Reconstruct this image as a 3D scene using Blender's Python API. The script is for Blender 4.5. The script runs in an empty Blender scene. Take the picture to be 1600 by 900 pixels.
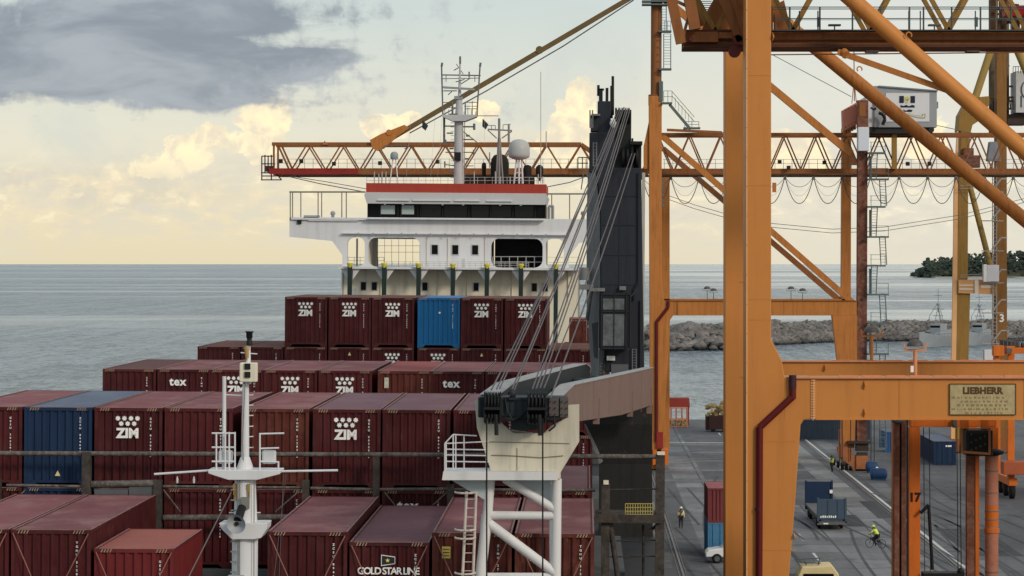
import bpy, math, random
from mathutils import Vector, Matrix, Euler
random.seed(7)
R = math.radians
F = 4050.0           # focal length in photo pixels (1600 wide)
CX, CY, CAMZ = 915.0, 412.0, 22.0
scene = bpy.context.scene
col = scene.collection

# ------------------------------------------------------------------ camera
cam_d = bpy.data.cameras.new("camera"); cam = bpy.data.objects.new("camera", cam_d); col.objects.link(cam)
cam.location = (0, 0, CAMZ); cam.rotation_euler = (R(90), 0, 0)
cam_d.sensor_width = 36; cam_d.lens = F / 1600 * 36
cam_d.shift_x = -(CX - 800) / 1600; cam_d.shift_y = -(450 - CY) / 1600
cam_d.clip_start = 1; cam_d.clip_end = 300000
scene.camera = cam
scene.view_settings.view_transform = 'Standard'; scene.view_settings.look = 'None'
scene.view_settings.exposure = 0.10; scene.view_settings.gamma = 1

# ------------------------------------------------------------------ node helpers
class NT:
    def __init__(s, tree): s.t = tree; s.n = tree.nodes; s.l = tree.links
    def new(s, ty, **kw):
        nd = s.n.new(ty)
        for k, v in kw.items(): setattr(nd, k, v)
        return nd
    def set(s, sock, v):
        if isinstance(v, bpy.types.NodeSocket): s.l.new(v, sock)
        elif v is not None: sock.default_value = v
    def m(s, op, a, b=None, c=None, clamp=False):
        nd = s.new('ShaderNodeMath', operation=op, use_clamp=clamp)
        s.set(nd.inputs[0], a); s.set(nd.inputs[1], b)
        if c is not None: s.set(nd.inputs[2], c)
        return nd.outputs[0]
    def mix(s, f, a, b, mode='MIX'):
        nd = s.new('ShaderNodeMix', data_type='RGBA', blend_type=mode)
        s.set(nd.inputs[0], f)
        for i, v in ((6, a), (7, b)):
            if not isinstance(v, bpy.types.NodeSocket) and len(v) == 3: v = (*v, 1)
            s.set(nd.inputs[i], v)
        return nd.outputs[2]
    def ss(s, v, lo, hi, a=0.0, b=1.0):
        nd = s.new('ShaderNodeMapRange', interpolation_type='SMOOTHSTEP')
        s.set(nd.inputs[0], v)
        for i, x in enumerate((lo, hi, a, b)): s.set(nd.inputs[i + 1], x)
        return nd.outputs[0]
    def noise(s, vec, scale, detail=4, rough=.55, dist=0.0):
        nd = s.new('ShaderNodeTexNoise'); s.set(nd.inputs['Vector'], vec)
        nd.inputs['Scale'].default_value = scale; nd.inputs['Detail'].default_value = detail
        nd.inputs['Roughness'].default_value = rough; nd.inputs['Distortion'].default_value = dist
        return nd.outputs['Fac']
    def mapping(s, vec, scale=(1, 1, 1), loc=(0, 0, 0), rot=(0, 0, 0)):
        nd = s.new('ShaderNodeMapping'); s.set(nd.inputs[0], vec)
        nd.inputs['Scale'].default_value = scale; nd.inputs['Location'].default_value = loc
        nd.inputs['Rotation'].default_value = rot
        return nd.outputs[0]
    def comb(s, x, y, z):
        nd = s.new('ShaderNodeCombineXYZ')
        for i, v in enumerate((x, y, z)): s.set(nd.inputs[i], v)
        return nd.outputs[0]

# ------------------------------------------------------------------ sky
SUN_AZ, SUN_EL = R(140), R(26)       # behind the camera, to the right
world = bpy.data.worlds.new("World"); scene.world = world; world.use_nodes = True
world.node_tree.nodes.clear(); w = NT(world.node_tree)
sky = w.new('ShaderNodeTexSky', sky_type='NISHITA'); sky.sun_disc = False
sky.sun_elevation = SUN_EL; sky.sun_rotation = SUN_AZ; sky.dust_density = 2.5; sky.air_density = 1.3
tc = w.new('ShaderNodeTexCoord'); sep = w.new('ShaderNodeSeparateXYZ'); w.l.new(tc.outputs['Generated'], sep.inputs[0])
dx, dy, dz = sep.outputs
yy = w.m('MAXIMUM', dy, 0.05)
u = w.m('DIVIDE', dx, yy)             # horizontal tangent from the berth axis
e = w.m('DIVIDE', dz, yy)             # height tangent
U = w.m('MULTIPLY_ADD', u, F, CX); V = w.m('MULTIPLY_ADD', e, -F, CY)
ramp = w.new('ShaderNodeValToRGB'); cr = ramp.color_ramp
w.l.new(dz, ramp.inputs[0])
stops = [(0.0, (.88, .775, .53)), (.02, (.93, .82, .58)), (.05, (.85, .82, .68)), (.10, (.63, .71, .70)), (.3, (.52, .60, .64)), (1, (.46, .52, .60))]
for i, (p, c) in enumerate(stops):
    el = cr.elements[i] if i < 2 else cr.elements.new(p)
    el.position = p; el.color = (*c, 1)
rightpale = w.ss(U, 700, 1500)
base = w.mix(w.m('MULTIPLY', rightpale, .6), ramp.outputs[0], (.86, .84, .77), 'MIX')
veil = w.mix(1.0, base, (8.6, 8.6, 8.6), 'MULTIPLY')
basec = w.mix(.88, sky.outputs[0], veil)
P = w.comb(w.m('MULTIPLY', U, .01), w.m('MULTIPLY', V, .01), w.m('MULTIPLY', dy, 3.0))
n_big = w.noise(P, .55, 6, .6, .3)
n_fine = w.noise(P, 2.2, 8, .62, .2)
n_str = w.noise(w.mapping(P, (.35, 1.6, 1)), 1.0, 6, .6, .4)
def ellipses(lst):
    out = None
    for cu, cv, ru, rv in lst:
        a = w.m('DIVIDE', w.m('SUBTRACT', U, cu), ru); b = w.m('DIVIDE', w.m('SUBTRACT', V, cv), rv)
        d = w.m('SUBTRACT', 1.0, w.m('SQRT', w.m('ADD', w.m('MULTIPLY', a, a), w.m('MULTIPLY', b, b))))
        out = d if out is None else w.m('MAXIMUM', out, d)
    return out
S10 = lambda c: tuple(x * 10.0 for x in c)
# low thin bands near the horizon
front = w.ss(dy, .05, .3)
band = w.m('MULTIPLY', w.ss(n_str, .48, .68), w.m('MULTIPLY', w.ss(V, 90, 260), w.ss(V, 412, 385)))
c1 = w.mix(w.m('MULTIPLY', band, w.m('MULTIPLY', .62, front)), basec, S10((.66, .61, .50)))
band2 = w.m('MULTIPLY', w.ss(n_big, .5, .7), w.m('MULTIPLY', .42, w.ss(V, 420, 200)))
c1 = w.mix(band2, c1, S10((.52, .57, .54)))
# soft warm bank behind the cumulus
eb = ellipses([(230, 300, 330, 62), (520, 260, 260, 60), (760, 235, 160, 45), (60, 280, 160, 30), (1420, 260, 260, 50)])
kb = w.ss(w.m('ADD', eb, w.m('MULTIPLY', w.m('SUBTRACT', n_big, .5), 1.2)), .1, .7)
shade2 = w.mix(w.ss(n_fine, .38, .62), S10((.52, .49, .42)), S10((.80, .66, .44)))
c1 = w.mix(w.m('MULTIPLY', kb, w.m('MULTIPLY', .42, front)), c1, shade2)
nlow = w.noise(w.mapping(P, (1.0, 2.3, 1), (2, 5, 0)), 1.7, 7, .62, .3)
klow = w.m('MULTIPLY', w.m('MULTIPLY', w.ss(nlow, .46, .60), w.m('MULTIPLY', w.ss(V, 215, 275), w.ss(V, 400, 340))), front)
c1 = w.mix(w.m('MULTIPLY', klow, .5), c1, S10((.62, .585, .50)))
klit = w.m('MULTIPLY', w.m('MULTIPLY', w.ss(nlow, .45, .33), w.m('MULTIPLY', w.ss(V, 225, 270), w.ss(V, 395, 330))), front)
c1 = w.mix(w.m('MULTIPLY', klit, .36), c1, S10((1.0, .88, .60)))
# golden cumulus towers
ec = ellipses([(290, 240, 56, 34), (328, 218, 34, 26), (250, 262, 48, 24), (408, 190, 44, 44), (424, 166, 28, 26), (400, 225, 50, 34),
               (905, 150, 26, 38), (892, 195, 40, 48), (880, 235, 50, 40), (603, 200, 46, 26), (640, 190, 26, 20), (755, 172, 22, 18), (1430, 215, 60, 40), (1240, 235, 70, 40)])
nn = w.m('ADD', w.m('MULTIPLY', w.m('SUBTRACT', n_fine, .5), 1.7), w.m('MULTIPLY', w.m('SUBTRACT', n_big, .5), .5))
kc = w.m('MULTIPLY', w.ss(w.m('ADD', ec, nn), .0, .17), front)
lit = w.ss(w.noise(w.mapping(P, (1, 1, 1), (.08, .12, 0)), 2.4, 8, .6, .3), .38, .6)
gold = w.mix(lit, S10((.74, .66, .50)), S10((1.02, .86, .54)))
c2 = w.mix(w.m('MULTIPLY', kc, w.ss(V, 292, 225, .25, .9)), c1, gold)
# heavy slate bank upper left, with small torn scraps
eg = ellipses([(120, 85, 500, 104), (250, 30, 360, 60), (420, 105, 150, 38), (300, 140, 170, 36), (470, 90, 120, 24)])
ng = w.m('ADD', w.m('MULTIPLY', w.m('SUBTRACT', n_str, .5), 1.9), w.m('MULTIPLY', w.m('SUBTRACT', n_fine, .5), 1.3))
kg = w.m('MULTIPLY', w.ss(w.m('ADD', w.m('MULTIPLY', eg, 1.7), ng), .05, .62), front)
n_sl = w.noise(w.mapping(P, (.5, 1.4, 1), (3, 1, 0)), .9, 6, .55, .5)
slate = w.mix(w.ss(n_sl, .36, .66), S10((.215, .25, .295)), S10((.35, .385, .42)))
c3 = w.mix(w.m('MULTIPLY', kg, .93), c2, slate)
es = ellipses([(560, 120, 330, 70), (700, 20, 150, 26), (600, 182, 220, 20), (40, 176, 60, 10)])
ks = w.m('MULTIPLY', w.ss(w.m('ADD', w.m('MULTIPLY', es, .8), w.m('ADD', w.m('MULTIPLY', w.m('SUBTRACT', n_fine, .5), 3.4), w.m('MULTIPLY', w.m('SUBTRACT', n_str, .5), 2.4))), .45, 1.2), front)
c3 = w.mix(w.m('MULTIPLY', ks, .5), c3, S10((.40, .43, .45)))
bg = w.new('ShaderNodeBackground'); w.l.new(c3, bg.inputs[0]); bg.inputs[1].default_value = .11
wo = w.new('ShaderNodeOutputWorld'); w.l.new(bg.outputs[0], wo.inputs[0])
sd = bpy.data.lights.new("sun", 'SUN'); so = bpy.data.objects.new("sun", sd); col.objects.link(so)
sd.energy = 1.45; sd.angle = R(10); sd.color = (1.0, .88, .72)
sdir = Vector((math.sin(SUN_AZ) * math.cos(SUN_EL), math.cos(SUN_AZ) * math.cos(SUN_EL), math.sin(SUN_EL)))
so.rotation_euler = sdir.to_track_quat('Z', 'Y').to_euler(); so.location = (40, -60, 60)

# ------------------------------------------------------------------ materials
MATS = {}
def mat(name, c, rough=.6, metal=0.0, var=.25, rust=0.0, streak=0.0, rustc=(.11, .045, .02), scale=1.0, bump=0.0, vary=0.0, spec=.22, patch=None):
    if name in MATS: return MATS[name]
    m = bpy.data.materials.new(name); m.use_nodes = True; m.node_tree.nodes.clear(); t = NT(m.node_tree)
    tc = t.new('ShaderNodeTexCoord').outputs['Object']
    ad = t.new('ShaderNodeVectorMath', operation='ADD'); t.l.new(tc, ad.inputs[0])
    rn = t.new('ShaderNodeObjectInfo').outputs['Random']; t.l.new(t.comb(t.m('MULTIPLY', rn, 37.0), t.m('MULTIPLY', rn, 91.0), t.m('MULTIPLY', rn, 17.0)), ad.inputs[1]); tc = ad.outputs[0]
    n1 = t.noise(tc, .7 * scale, 6, .6); n2 = t.noise(tc, 6 * scale, 5, .65)
    k = t.m('ADD', t.m('MULTIPLY', t.m('SUBTRACT', n1, .5), var * 2.2), t.m('ADD', 1.0, t.m('MULTIPLY', t.m('SUBTRACT', n2, .5), var)))
    if streak:
        ns = t.noise(t.mapping(tc, (5 * scale, 5 * scale, .35 * scale)), 1.0, 5, .6)
        k = t.m('MULTIPLY', k, t.m('SUBTRACT', 1.0, t.m('MULTIPLY', t.ss(ns, .45, .75), streak)))
    if vary:
        oi = t.new('ShaderNodeObjectInfo').outputs['Random']
        k = t.m('MULTIPLY', k, t.m('ADD', 1 - vary / 2, t.m('MULTIPLY', oi, vary)))
    colr = t.mix(1.0, c, t.comb(k, k, k), 'MULTIPLY')
    rg = rough
    if patch:   # (colour, amount, scale) dusty patches
        np_ = t.noise(t.mapping(tc, (1, .6, 1)), patch[2], 7, .65, .4)
        colr = t.mix(t.m('MULTIPLY', t.ss(np_, .42, .68), patch[1]), colr, patch[0])
    if rust:
        nr = t.noise(tc, 2.3 * scale, 8, .7, .3); nv = t.noise(t.mapping(tc, (7 * scale, 7 * scale, .5 * scale)), 1.0, 4, .6)
        f = t.ss(t.m('ADD', nr, t.m('MULTIPLY', t.m('SUBTRACT', nv, .5), .5)), .72 - .3 * rust, .86 - .25 * rust)
        rc = t.mix(n2, rustc, tuple(x * 2.2 for x in rustc))
        colr = t.mix(t.m('MULTIPLY', f, .85), colr, rc); rg = t.m('ADD', rough, t.m('MULTIPLY', f, .25), clamp=True)
    b = t.new('ShaderNodeBsdfPrincipled'); t.set(b.inputs['Base Color'], colr); t.set(b.inputs['Roughness'], rg)
    b.inputs['Metallic'].default_value = metal; b.inputs['Specular IOR Level'].default_value = spec
    if bump:
        bp = t.new('ShaderNodeBump'); bp.inputs['Strength'].default_value = bump; bp.inputs['Distance'].default_value = .05
        t.set(bp.inputs['Height'], t.noise(tc, 3 * scale, 6, .6)); t.l.new(bp.outputs[0], b.inputs['Normal'])
    o = t.new('ShaderNodeOutputMaterial'); t.l.new(b.outputs[0], o.inputs[0])
    MATS[name] = m; return m

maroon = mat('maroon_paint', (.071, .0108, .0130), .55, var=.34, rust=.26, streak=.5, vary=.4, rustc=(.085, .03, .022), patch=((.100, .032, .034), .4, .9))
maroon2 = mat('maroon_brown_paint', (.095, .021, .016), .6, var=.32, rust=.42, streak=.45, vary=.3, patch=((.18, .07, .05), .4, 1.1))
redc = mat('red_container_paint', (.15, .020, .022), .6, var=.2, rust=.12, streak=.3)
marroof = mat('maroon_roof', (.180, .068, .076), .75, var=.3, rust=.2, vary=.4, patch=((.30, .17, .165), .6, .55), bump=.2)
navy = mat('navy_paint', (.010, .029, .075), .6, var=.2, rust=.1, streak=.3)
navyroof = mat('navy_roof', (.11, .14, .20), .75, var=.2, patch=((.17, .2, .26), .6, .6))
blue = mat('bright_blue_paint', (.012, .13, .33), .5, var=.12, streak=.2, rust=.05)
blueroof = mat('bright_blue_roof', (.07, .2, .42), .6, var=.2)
skyblue = mat('quay_blue_paint', (.06, .2, .36), .6, var=.2, streak=.3, rust=.15)
greyblue = mat('grey_blue_paint', (.05, .07, .10), .6, var=.2, streak=.3, rust=.1)
darkgap = mat('black_rubber', (.012, .012, .012), .8)
white = mat('white_paint', (.65, .66, .69), .5, var=.06, streak=.12, rust=.06, rustc=(.3, .2, .1), scale=.5)
lettering = mat('white_lettering', (.85, .85, .84), .6, var=.25, scale=4)
cream = mat('cream_paint', (.60, .565, .47), .6, var=.14, streak=.25, rust=.28, rustc=(.28, .16, .07), scale=.7)
creamwall = mat('cream_wall_paint', (.74, .69, .57), .6, var=.1, streak=.2, rust=.15, rustc=(.4, .27, .14), scale=.5)
redband = mat('red_band_paint', (.36, .048, .032), .5, var=.08, streak=.15)
glass = mat('dark_glass', (.004, .005, .006), .3, var=0.0, spec=.12)
paleglass = mat('pale_glass', (.35, .42, .42), .2, var=.1)
black = mat('black_paint', (.012, .013, .015), .55, var=.3)
greenpost = mat('dark_green_paint', (.015, .03, .028), .6)
yellow = mat('yellow_paint', (.62, .55, .06), .6, var=.2)
yellowcr = mat('faded_yellow_paint', (.7, .58, .32), .6, var=.15, rust=.15)
rusty = mat('rusty_steel', (.085, .075, .070), .85, var=1.0, rust=.5, rustc=(.07, .035, .025), scale=2.5, patch=((.30, .27, .25), .45, 7))
greysteel = mat('grey_steel', (.10, .11, .12), .65, var=.3, rust=.2)
slate = mat('slate_crane_paint', (.020, .025, .035), .55, var=.3, streak=.35, rust=.1, scale=.7)
slatelt = mat('worn_grey_crane_paint', (.16, .17, .175), .6, var=.3, streak=.4, rust=.25)
jibm = mat('lit_rose_jib_paint', (.20, .135, .12), .7, var=.12, streak=.2, rust=.12)  # rose of the lit right side put into the girder colour
jibtop = mat('lit_grey_jib_top', (.36, .37, .38), .8, var=.35, scale=3)  # lit girder tops painted as a paler grey
jibdark = mat('dark_teal_jib_paint', (.022, .034, .04), .55, var=.3)
orange = mat('orange_crane_paint', (.56, .222, .055), .5, var=.08, streak=.10, rust=.04, rustc=(.28, .10, .03), scale=.5)
orangebr = mat('brown_orange_shaded_paint', (.26, .098, .032), .6, var=.22, streak=.25, rust=.25, rustc=(.09, .04, .02))  # backlit dark of booms and girders mixed into the rusty paint colour
orange2 = mat('orange_crane_paint_worn', (.46, .172, .042), .55, var=.16, streak=.3, rust=.16, rustc=(.16, .06, .02))
boomred = mat('red_boom_paint', (.26, .025, .02), .6, var=.2, rust=.15)
rustcol = mat('rusted_column_paint', (.15, .052, .032), .8, var=.7, rust=.6, rustc=(.06, .03, .022), scale=1.6, patch=((.30, .20, .16), .45, 2.2))
pinkbox = mat('salmon_paint', (.55, .2, .13), .6, var=.15)
ochre = mat('ochre_crane_paint', (.29, .165, .04), .6, var=.15, streak=.3, rust=.1)
ochrelt = mat('pale_orange_crane_paint', (.75, .42, .2), .6, var=.12)
sorange = mat('bright_orange_paint', (.62, .15, .02), .5, var=.15, rust=.1, streak=.2)
pipered = mat('dark_red_pipe', (.10, .008, .010), .5, var=.2)
housegrey = mat('machinery_house_grey', (.30, .32, .34), .6, var=.08)
panelw = mat('panel_white', (.66, .66, .70), .6, var=.05)
trolley = mat('greenish_grey_steel', (.11, .14, .14), .7, var=.2)
handr = mat('teal_grey_rail', (.07, .10, .11), .6)
wire = mat('wire_rope', (.05, .05, .052), .7)
wirelt = mat('pale_wire_rope', (.13, .12, .125), .7)
lampglass = mat('lamp_housing', (.10, .09, .085), .4, var=.3)
salmon = mat('salmon_bracket', (.62, .26, .14), .6)
hiviz = mat('hi_vis_cloth', (.62, .75, .12), .8, var=.1)
vesty = mat('pale_vest_cloth', (.7, .62, .35), .8)
darkcloth = mat('dark_cloth', (.02, .022, .03), .9)
skin = mat('skin', (.13, .07, .045), .6)
tyre = mat('tyre_rubber', (.015, .015, .015), .85)
carwhite = mat('car_white_paint', (.75, .76, .78), .3, var=.03)
rockm = mat('breakwater_rock', (.165, .155, .15), .9, var=1.1, scale=.35, bump=.5, vary=0)
goldtxt = mat('brass_plate', (.42, .34, .18), .55, var=.35, scale=6)
darktxt = mat('dark_lettering', (.09, .05, .02), .7, var=.2)
flagm = mat('flag_cloth', (.03, .04, .05), .9)
boatgrey = mat('naval_grey_paint', (.25, .28, .31), .6, var=.15, scale=.3)

# ------------------------------------------------------------------ mesh builder
ORIG = {}
NOSPLIT = {'plate_small_print', 'box_bolts', 'bolted_joint', 'weld_seam', 'spokes', 'twistlocks', 'lashing_gear', 'cab_equipment', 'louvre', 'placard_text', 'faded_marking',
           'emblem_band', 'emblem_trident', 'emblem_scroll', 'logo_flag', 'festoon_cable', 'rust_stain', 'window_mullion', 'hoist_tower', 'bogie_wheels', 
           'bridge_deck', 'beam_panel', 'house_emblem', 'cable_tray', 'column_ring', 'edge_highlight', 'window_wiper_rail'}
class MB:
    def __init__(s): s.v = []; s.f = []; s.sm = []; s.pc = []
    def add(s, vs, fs, smooth=False):
        o = len(s.v); s.v += [Vector(a) for a in vs]
        f0 = len(s.f)
        for f in fs: s.f.append([i + o for i in f]); s.sm.append(smooth)
        if vs: s.pc.append((o, len(s.v), f0, len(s.f)))
        return s
    def box(s, x0, x1, y0, y1, z0, z1):
        v = [(x, y, z) for z in (z0, z1) for y in (y0, y1) for x in (x0, x1)]
        return s.add(v, [(0, 2, 3, 1), (4, 5, 7, 6), (0, 1, 5, 4), (2, 6, 7, 3), (0, 4, 6, 2), (1, 3, 7, 5)])
    def prism(s, poly, y0, y1):            # poly in (x,z), extruded along y
        n = len(poly)
        a = sum(poly[i][0] * poly[(i + 1) % n][1] - poly[(i + 1) % n][0] * poly[i][1] for i in range(n))
        if a < 0: poly = poly[::-1]
        v = [(x, y0, z) for x, z in poly] + [(x, y1, z) for x, z in poly]
        return s.add(v, [tuple(range(n)), tuple(range(2 * n - 1, n - 1, -1))] + [(i, i + n, (i + 1) % n + n, (i + 1) % n) for i in range(n)])
    def tube(s, p, q, r, n=8, r2=None, cap=True):
        p = Vector(p); q = Vector(q); r2 = r if r2 is None else r2; d = (q - p)
        if d.length < 1e-6: return s
        d.normalize(); a = d.orthogonal().normalized(); b = d.cross(a); v = []
        for c, rr in ((p, r), (q, r2)):
            for i in range(n):
                t = 2 * math.pi * i / n; v.append(c + a * math.cos(t) * rr + b * math.sin(t) * rr)
        s.add(v, [(i, (i + 1) % n, (i + 1) % n + n, i + n) for i in range(n)], n > 4)
        if cap: s.add(v, [tuple(range(n - 1, -1, -1)), tuple(range(n, 2 * n))])
        return s
    def bar(s, p, q, wd, h, up=(0, 0, 1)):
        p = Vector(p); q = Vector(q); d = (q - p).normalized(); up = Vector(up)
        if abs(d.dot(up)) > .98: up = Vector((0, 1, 0))
        a = d.cross(up).normalized() * wd / 2; b = a.cross(d).normalized() * h / 2
        v = [c + x for c in (p, q) for x in (-a - b, a - b, a + b, -a + b)]
        return s.add(v, [(0, 3, 2, 1), (4, 5, 6, 7), (0, 1, 5, 4), (1, 2, 6, 5), (2, 3, 7, 6), (3, 0, 4, 7)])
    def path(s, pts, r, n=6):
        for a, b in zip(pts, pts[1:]): s.tube(a, b, r, n)
        return s
    def lathe(s, c, prof, n=16, axis='Z'):
        c = Vector(c); v = []
        for r, h in prof:
            for i in range(n):
                t = 2 * math.pi * i / n; x, y = r * math.cos(t), r * math.sin(t)
                v.append(c + (Vector((x, y, h)) if axis == 'Z' else Vector((x, h, y)) if axis == 'Y' else Vector((h, x, y))))
        fs = []
        for k in range(len(prof) - 1):
            for i in range(n): fs.append((k * n + i, k * n + (i + 1) % n, (k + 1) * n + (i + 1) % n, (k + 1) * n + i))
        s.add(v, fs, True); m = len(prof)
        s.add(v, [tuple(range(n)), tuple(range((m - 1) * n, m * n))])
        return s
    def mesh(s, name, m, off=Vector((0, 0, 0))):
        me = bpy.data.meshes.new(name)
        me.from_pydata([tuple(v - off) for v in s.v], [], s.f); me.materials.append(m)
        me.polygons.foreach_set('use_smooth', s.sm); me.update(); return me
    def clusters(s):
        n = len(s.f); par = list(range(len(s.pc)))
        def fd(i):
            while par[i] != i: par[i] = par[par[i]]; i = par[i]
            return i
        bb = []
        for (v0, v1, f0, f1) in s.pc:
            vs = s.v[v0:v1]; bb.append(([min(v[i] for v in vs) - .04 for i in range(3)], [max(v[i] for v in vs) + .04 for i in range(3)]))
        for i in range(len(bb)):
            for j in range(i):
                if fd(i) != fd(j) and all(bb[i][0][k] <= bb[j][1][k] and bb[j][0][k] <= bb[i][1][k] for k in range(3)): par[fd(i)] = fd(j)
        g = {}
        for i in range(len(bb)): g.setdefault(fd(i), []).append(i)
        return list(g.values())
    def build(s, name, m, parent=None, bevel=0, **tags):
        if parent is not None and name not in NOSPLIT and 1 < len(s.pc) < 400:
            cl = s.clusters()
            if 1 < len(cl) <= 60:
                first = None
                for g in cl:
                    mb = MB()
                    for i in g:
                        v0, v1, f0, f1 = s.pc[i]
                        if f1 > f0: mb.add(s.v[v0:v1], [[a - v0 for a in f] for f in s.f[f0:f1]]); mb.sm[-(f1 - f0):] = s.sm[f0:f1]
                    if mb.f:
                        o = mb.build1(name, m, parent, bevel, **tags); first = first or o
                return first
        return s.build1(name, m, parent, bevel, **tags)
    def build1(s, name, m, parent=None, bevel=0, **tags):
        off = Vector((0, 0, 0)); p = parent
        while p is not None:
            if p.name in ORIG: off = ORIG[p.name]; break
            p = p.parent
        o = bpy.data.objects.new(name, s.mesh(name, m, off)); col.objects.link(o); o.parent = parent
        if bevel:
            b = o.modifiers.new('bevel', 'BEVEL'); b.width = bevel; b.segments = 2; b.limit_method = 'ANGLE'
        for k, v in tags.items(): o[k] = v
        return o
def B(): return MB()
def solo(mb, name, m, label, cat, group=None, loc=None, ship=False, bevel=0):
    """a thing that is a single mesh; origin moved to its base"""
    lo = Vector([min(v[i] for v in mb.v) for i in range(3)]); hi = Vector([max(v[i] for v in mb.v) for i in range(3)])
    L = Vector(((lo.x + hi.x) / 2, (lo.y + hi.y) / 2, lo.z))
    o = bpy.data.objects.new(name, mb.mesh(name, m, L)); col.objects.link(o); place(o, L, ship)
    o['label'] = label; o['category'] = cat
    if group: o['group'] = group
    if bevel:
        b = o.modifiers.new('bevel', 'BEVEL'); b.width = bevel; b.segments = 2; b.limit_method = 'ANGLE'
    return o
def struct(mb, name, m, kind='structure'):
    o = mb.build(name, m); o['kind'] = kind; return o

# ------------------------------------------------------------------ frames: quay (world) and ship (slight list)
LIST = R(.42); PIV = Vector((-9.9, 0, 22.0)); RM = Matrix.Rotation(LIST, 3, 'Y'); RI = RM.inverted()
def place(o, L, ship):
    L = Vector(L)
    if ship:
        q = L - PIV; o.location = PIV + RM @ q; o.rotation_euler = (0, LIST, 0)
    else: o.location = L
def thing(name, label, cat, loc=(0, 0, 0), group=None, ship=False, rz=0):
    o = bpy.data.objects.new(name, None); col.objects.link(o); o.empty_display_size = .5
    place(o, loc, ship)
    if rz: o.rotation_euler.z = rz
    ORIG[o.name] = Vector(loc); o['label'] = label; o['category'] = cat
    if group: o['group'] = group
    return o
def Pw(px, py, D): return Vector(((px - CX) * D / F, D, CAMZ - (py - CY) * D / F))
def Ps(px, py, D):
    p = Pw(px, py, D); q = p - PIV; return PIV + RI @ q
def gD(py, z=0): return F * (CAMZ - z) / (py - CY)
def rect(mb, x0, y0, x1, y1, D, th, fn=Pw):        # box whose front face covers a pixel-measured rectangle at distance D
    a = fn(x0, y1, D); b = fn(x1, y0, D); return mb.box(a.x, b.x, D, D + th, a.z, b.z)
def px2(pts, D, fn=Pw): return [(fn(x, y, D).x, fn(x, y, D).z) for x, y in pts]

# ------------------------------------------------------------------ text
def text_mesh(body, size, m, off=0.0, extr=.004, space=1.0):
    cu = bpy.data.curves.new('t', 'FONT'); cu.body = body; cu.size = size; cu.offset = off; cu.extrude = extr
    cu.align_x = 'CENTER'; cu.space_character = space; cu.resolution_u = 3
    o = bpy.data.objects.new('t', cu); col.objects.link(o)
    dg = bpy.context.evaluated_depsgraph_get(); dg.update()
    me = bpy.data.meshes.new_from_object(o.evaluated_get(dg))
    bpy.data.objects.remove(o); bpy.data.curves.remove(cu)
    me.transform(Matrix.Rotation(R(90), 4, 'X')); me.materials.clear(); me.materials.append(m)
    return me
def put(me, name, parent, loc, **tags):
    o = bpy.data.objects.new(name, me); col.objects.link(o); o.parent = parent
    p = parent; off = Vector((0, 0, 0))
    while p is not None:
        if p.name in ORIG: off = ORIG[p.name]; break
        p = p.parent
    o.location = Vector(loc) - off
    for k, v in tags.items(): o[k] = v
    return o
def holed_plate(outer, holes, y0, th, rad=.0):
    """flat plate in XZ with rounded rectangular holes, filled as a 2D curve"""
    cu = bpy.data.curves.new('h', 'CURVE'); cu.dimensions = '2D'; cu.fill_mode = 'BOTH'; cu.extrude = th / 2
    def sp(pts):
        s_ = cu.splines.new('POLY'); s_.points.add(len(pts) - 1); s_.use_cyclic_u = True
        for i, (x, z) in enumerate(pts): s_.points[i].co = (x, z, 0, 1)
    sp(outer)
    for (x0, z0, x1, z1, r) in holes:
        pts = []
        for cx, cz, a0 in ((x1 - r, z1 - r, 0), (x0 + r, z1 - r, 90), (x0 + r, z0 + r, 180), (x1 - r, z0 + r, 270)):
            for k in range(5): t = R(a0 + k * 22.5); pts.append((cx + r * math.cos(t), cz + r * math.sin(t)))
        sp(pts)
    o = bpy.data.objects.new('h', cu); col.objects.link(o)
    dg = bpy.context.evaluated_depsgraph_get(); dg.update()
    me = bpy.data.meshes.new_from_object(o.evaluated_get(dg))
    bpy.data.objects.remove(o); bpy.data.curves.remove(cu)
    mb = B()
    mb.add([(v.co.x, y0 + th / 2 - v.co.z, v.co.y) for v in me.vertices], [tuple(p.vertices) for p in me.polygons])
    bpy.data.meshes.remove(me); return mb

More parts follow.
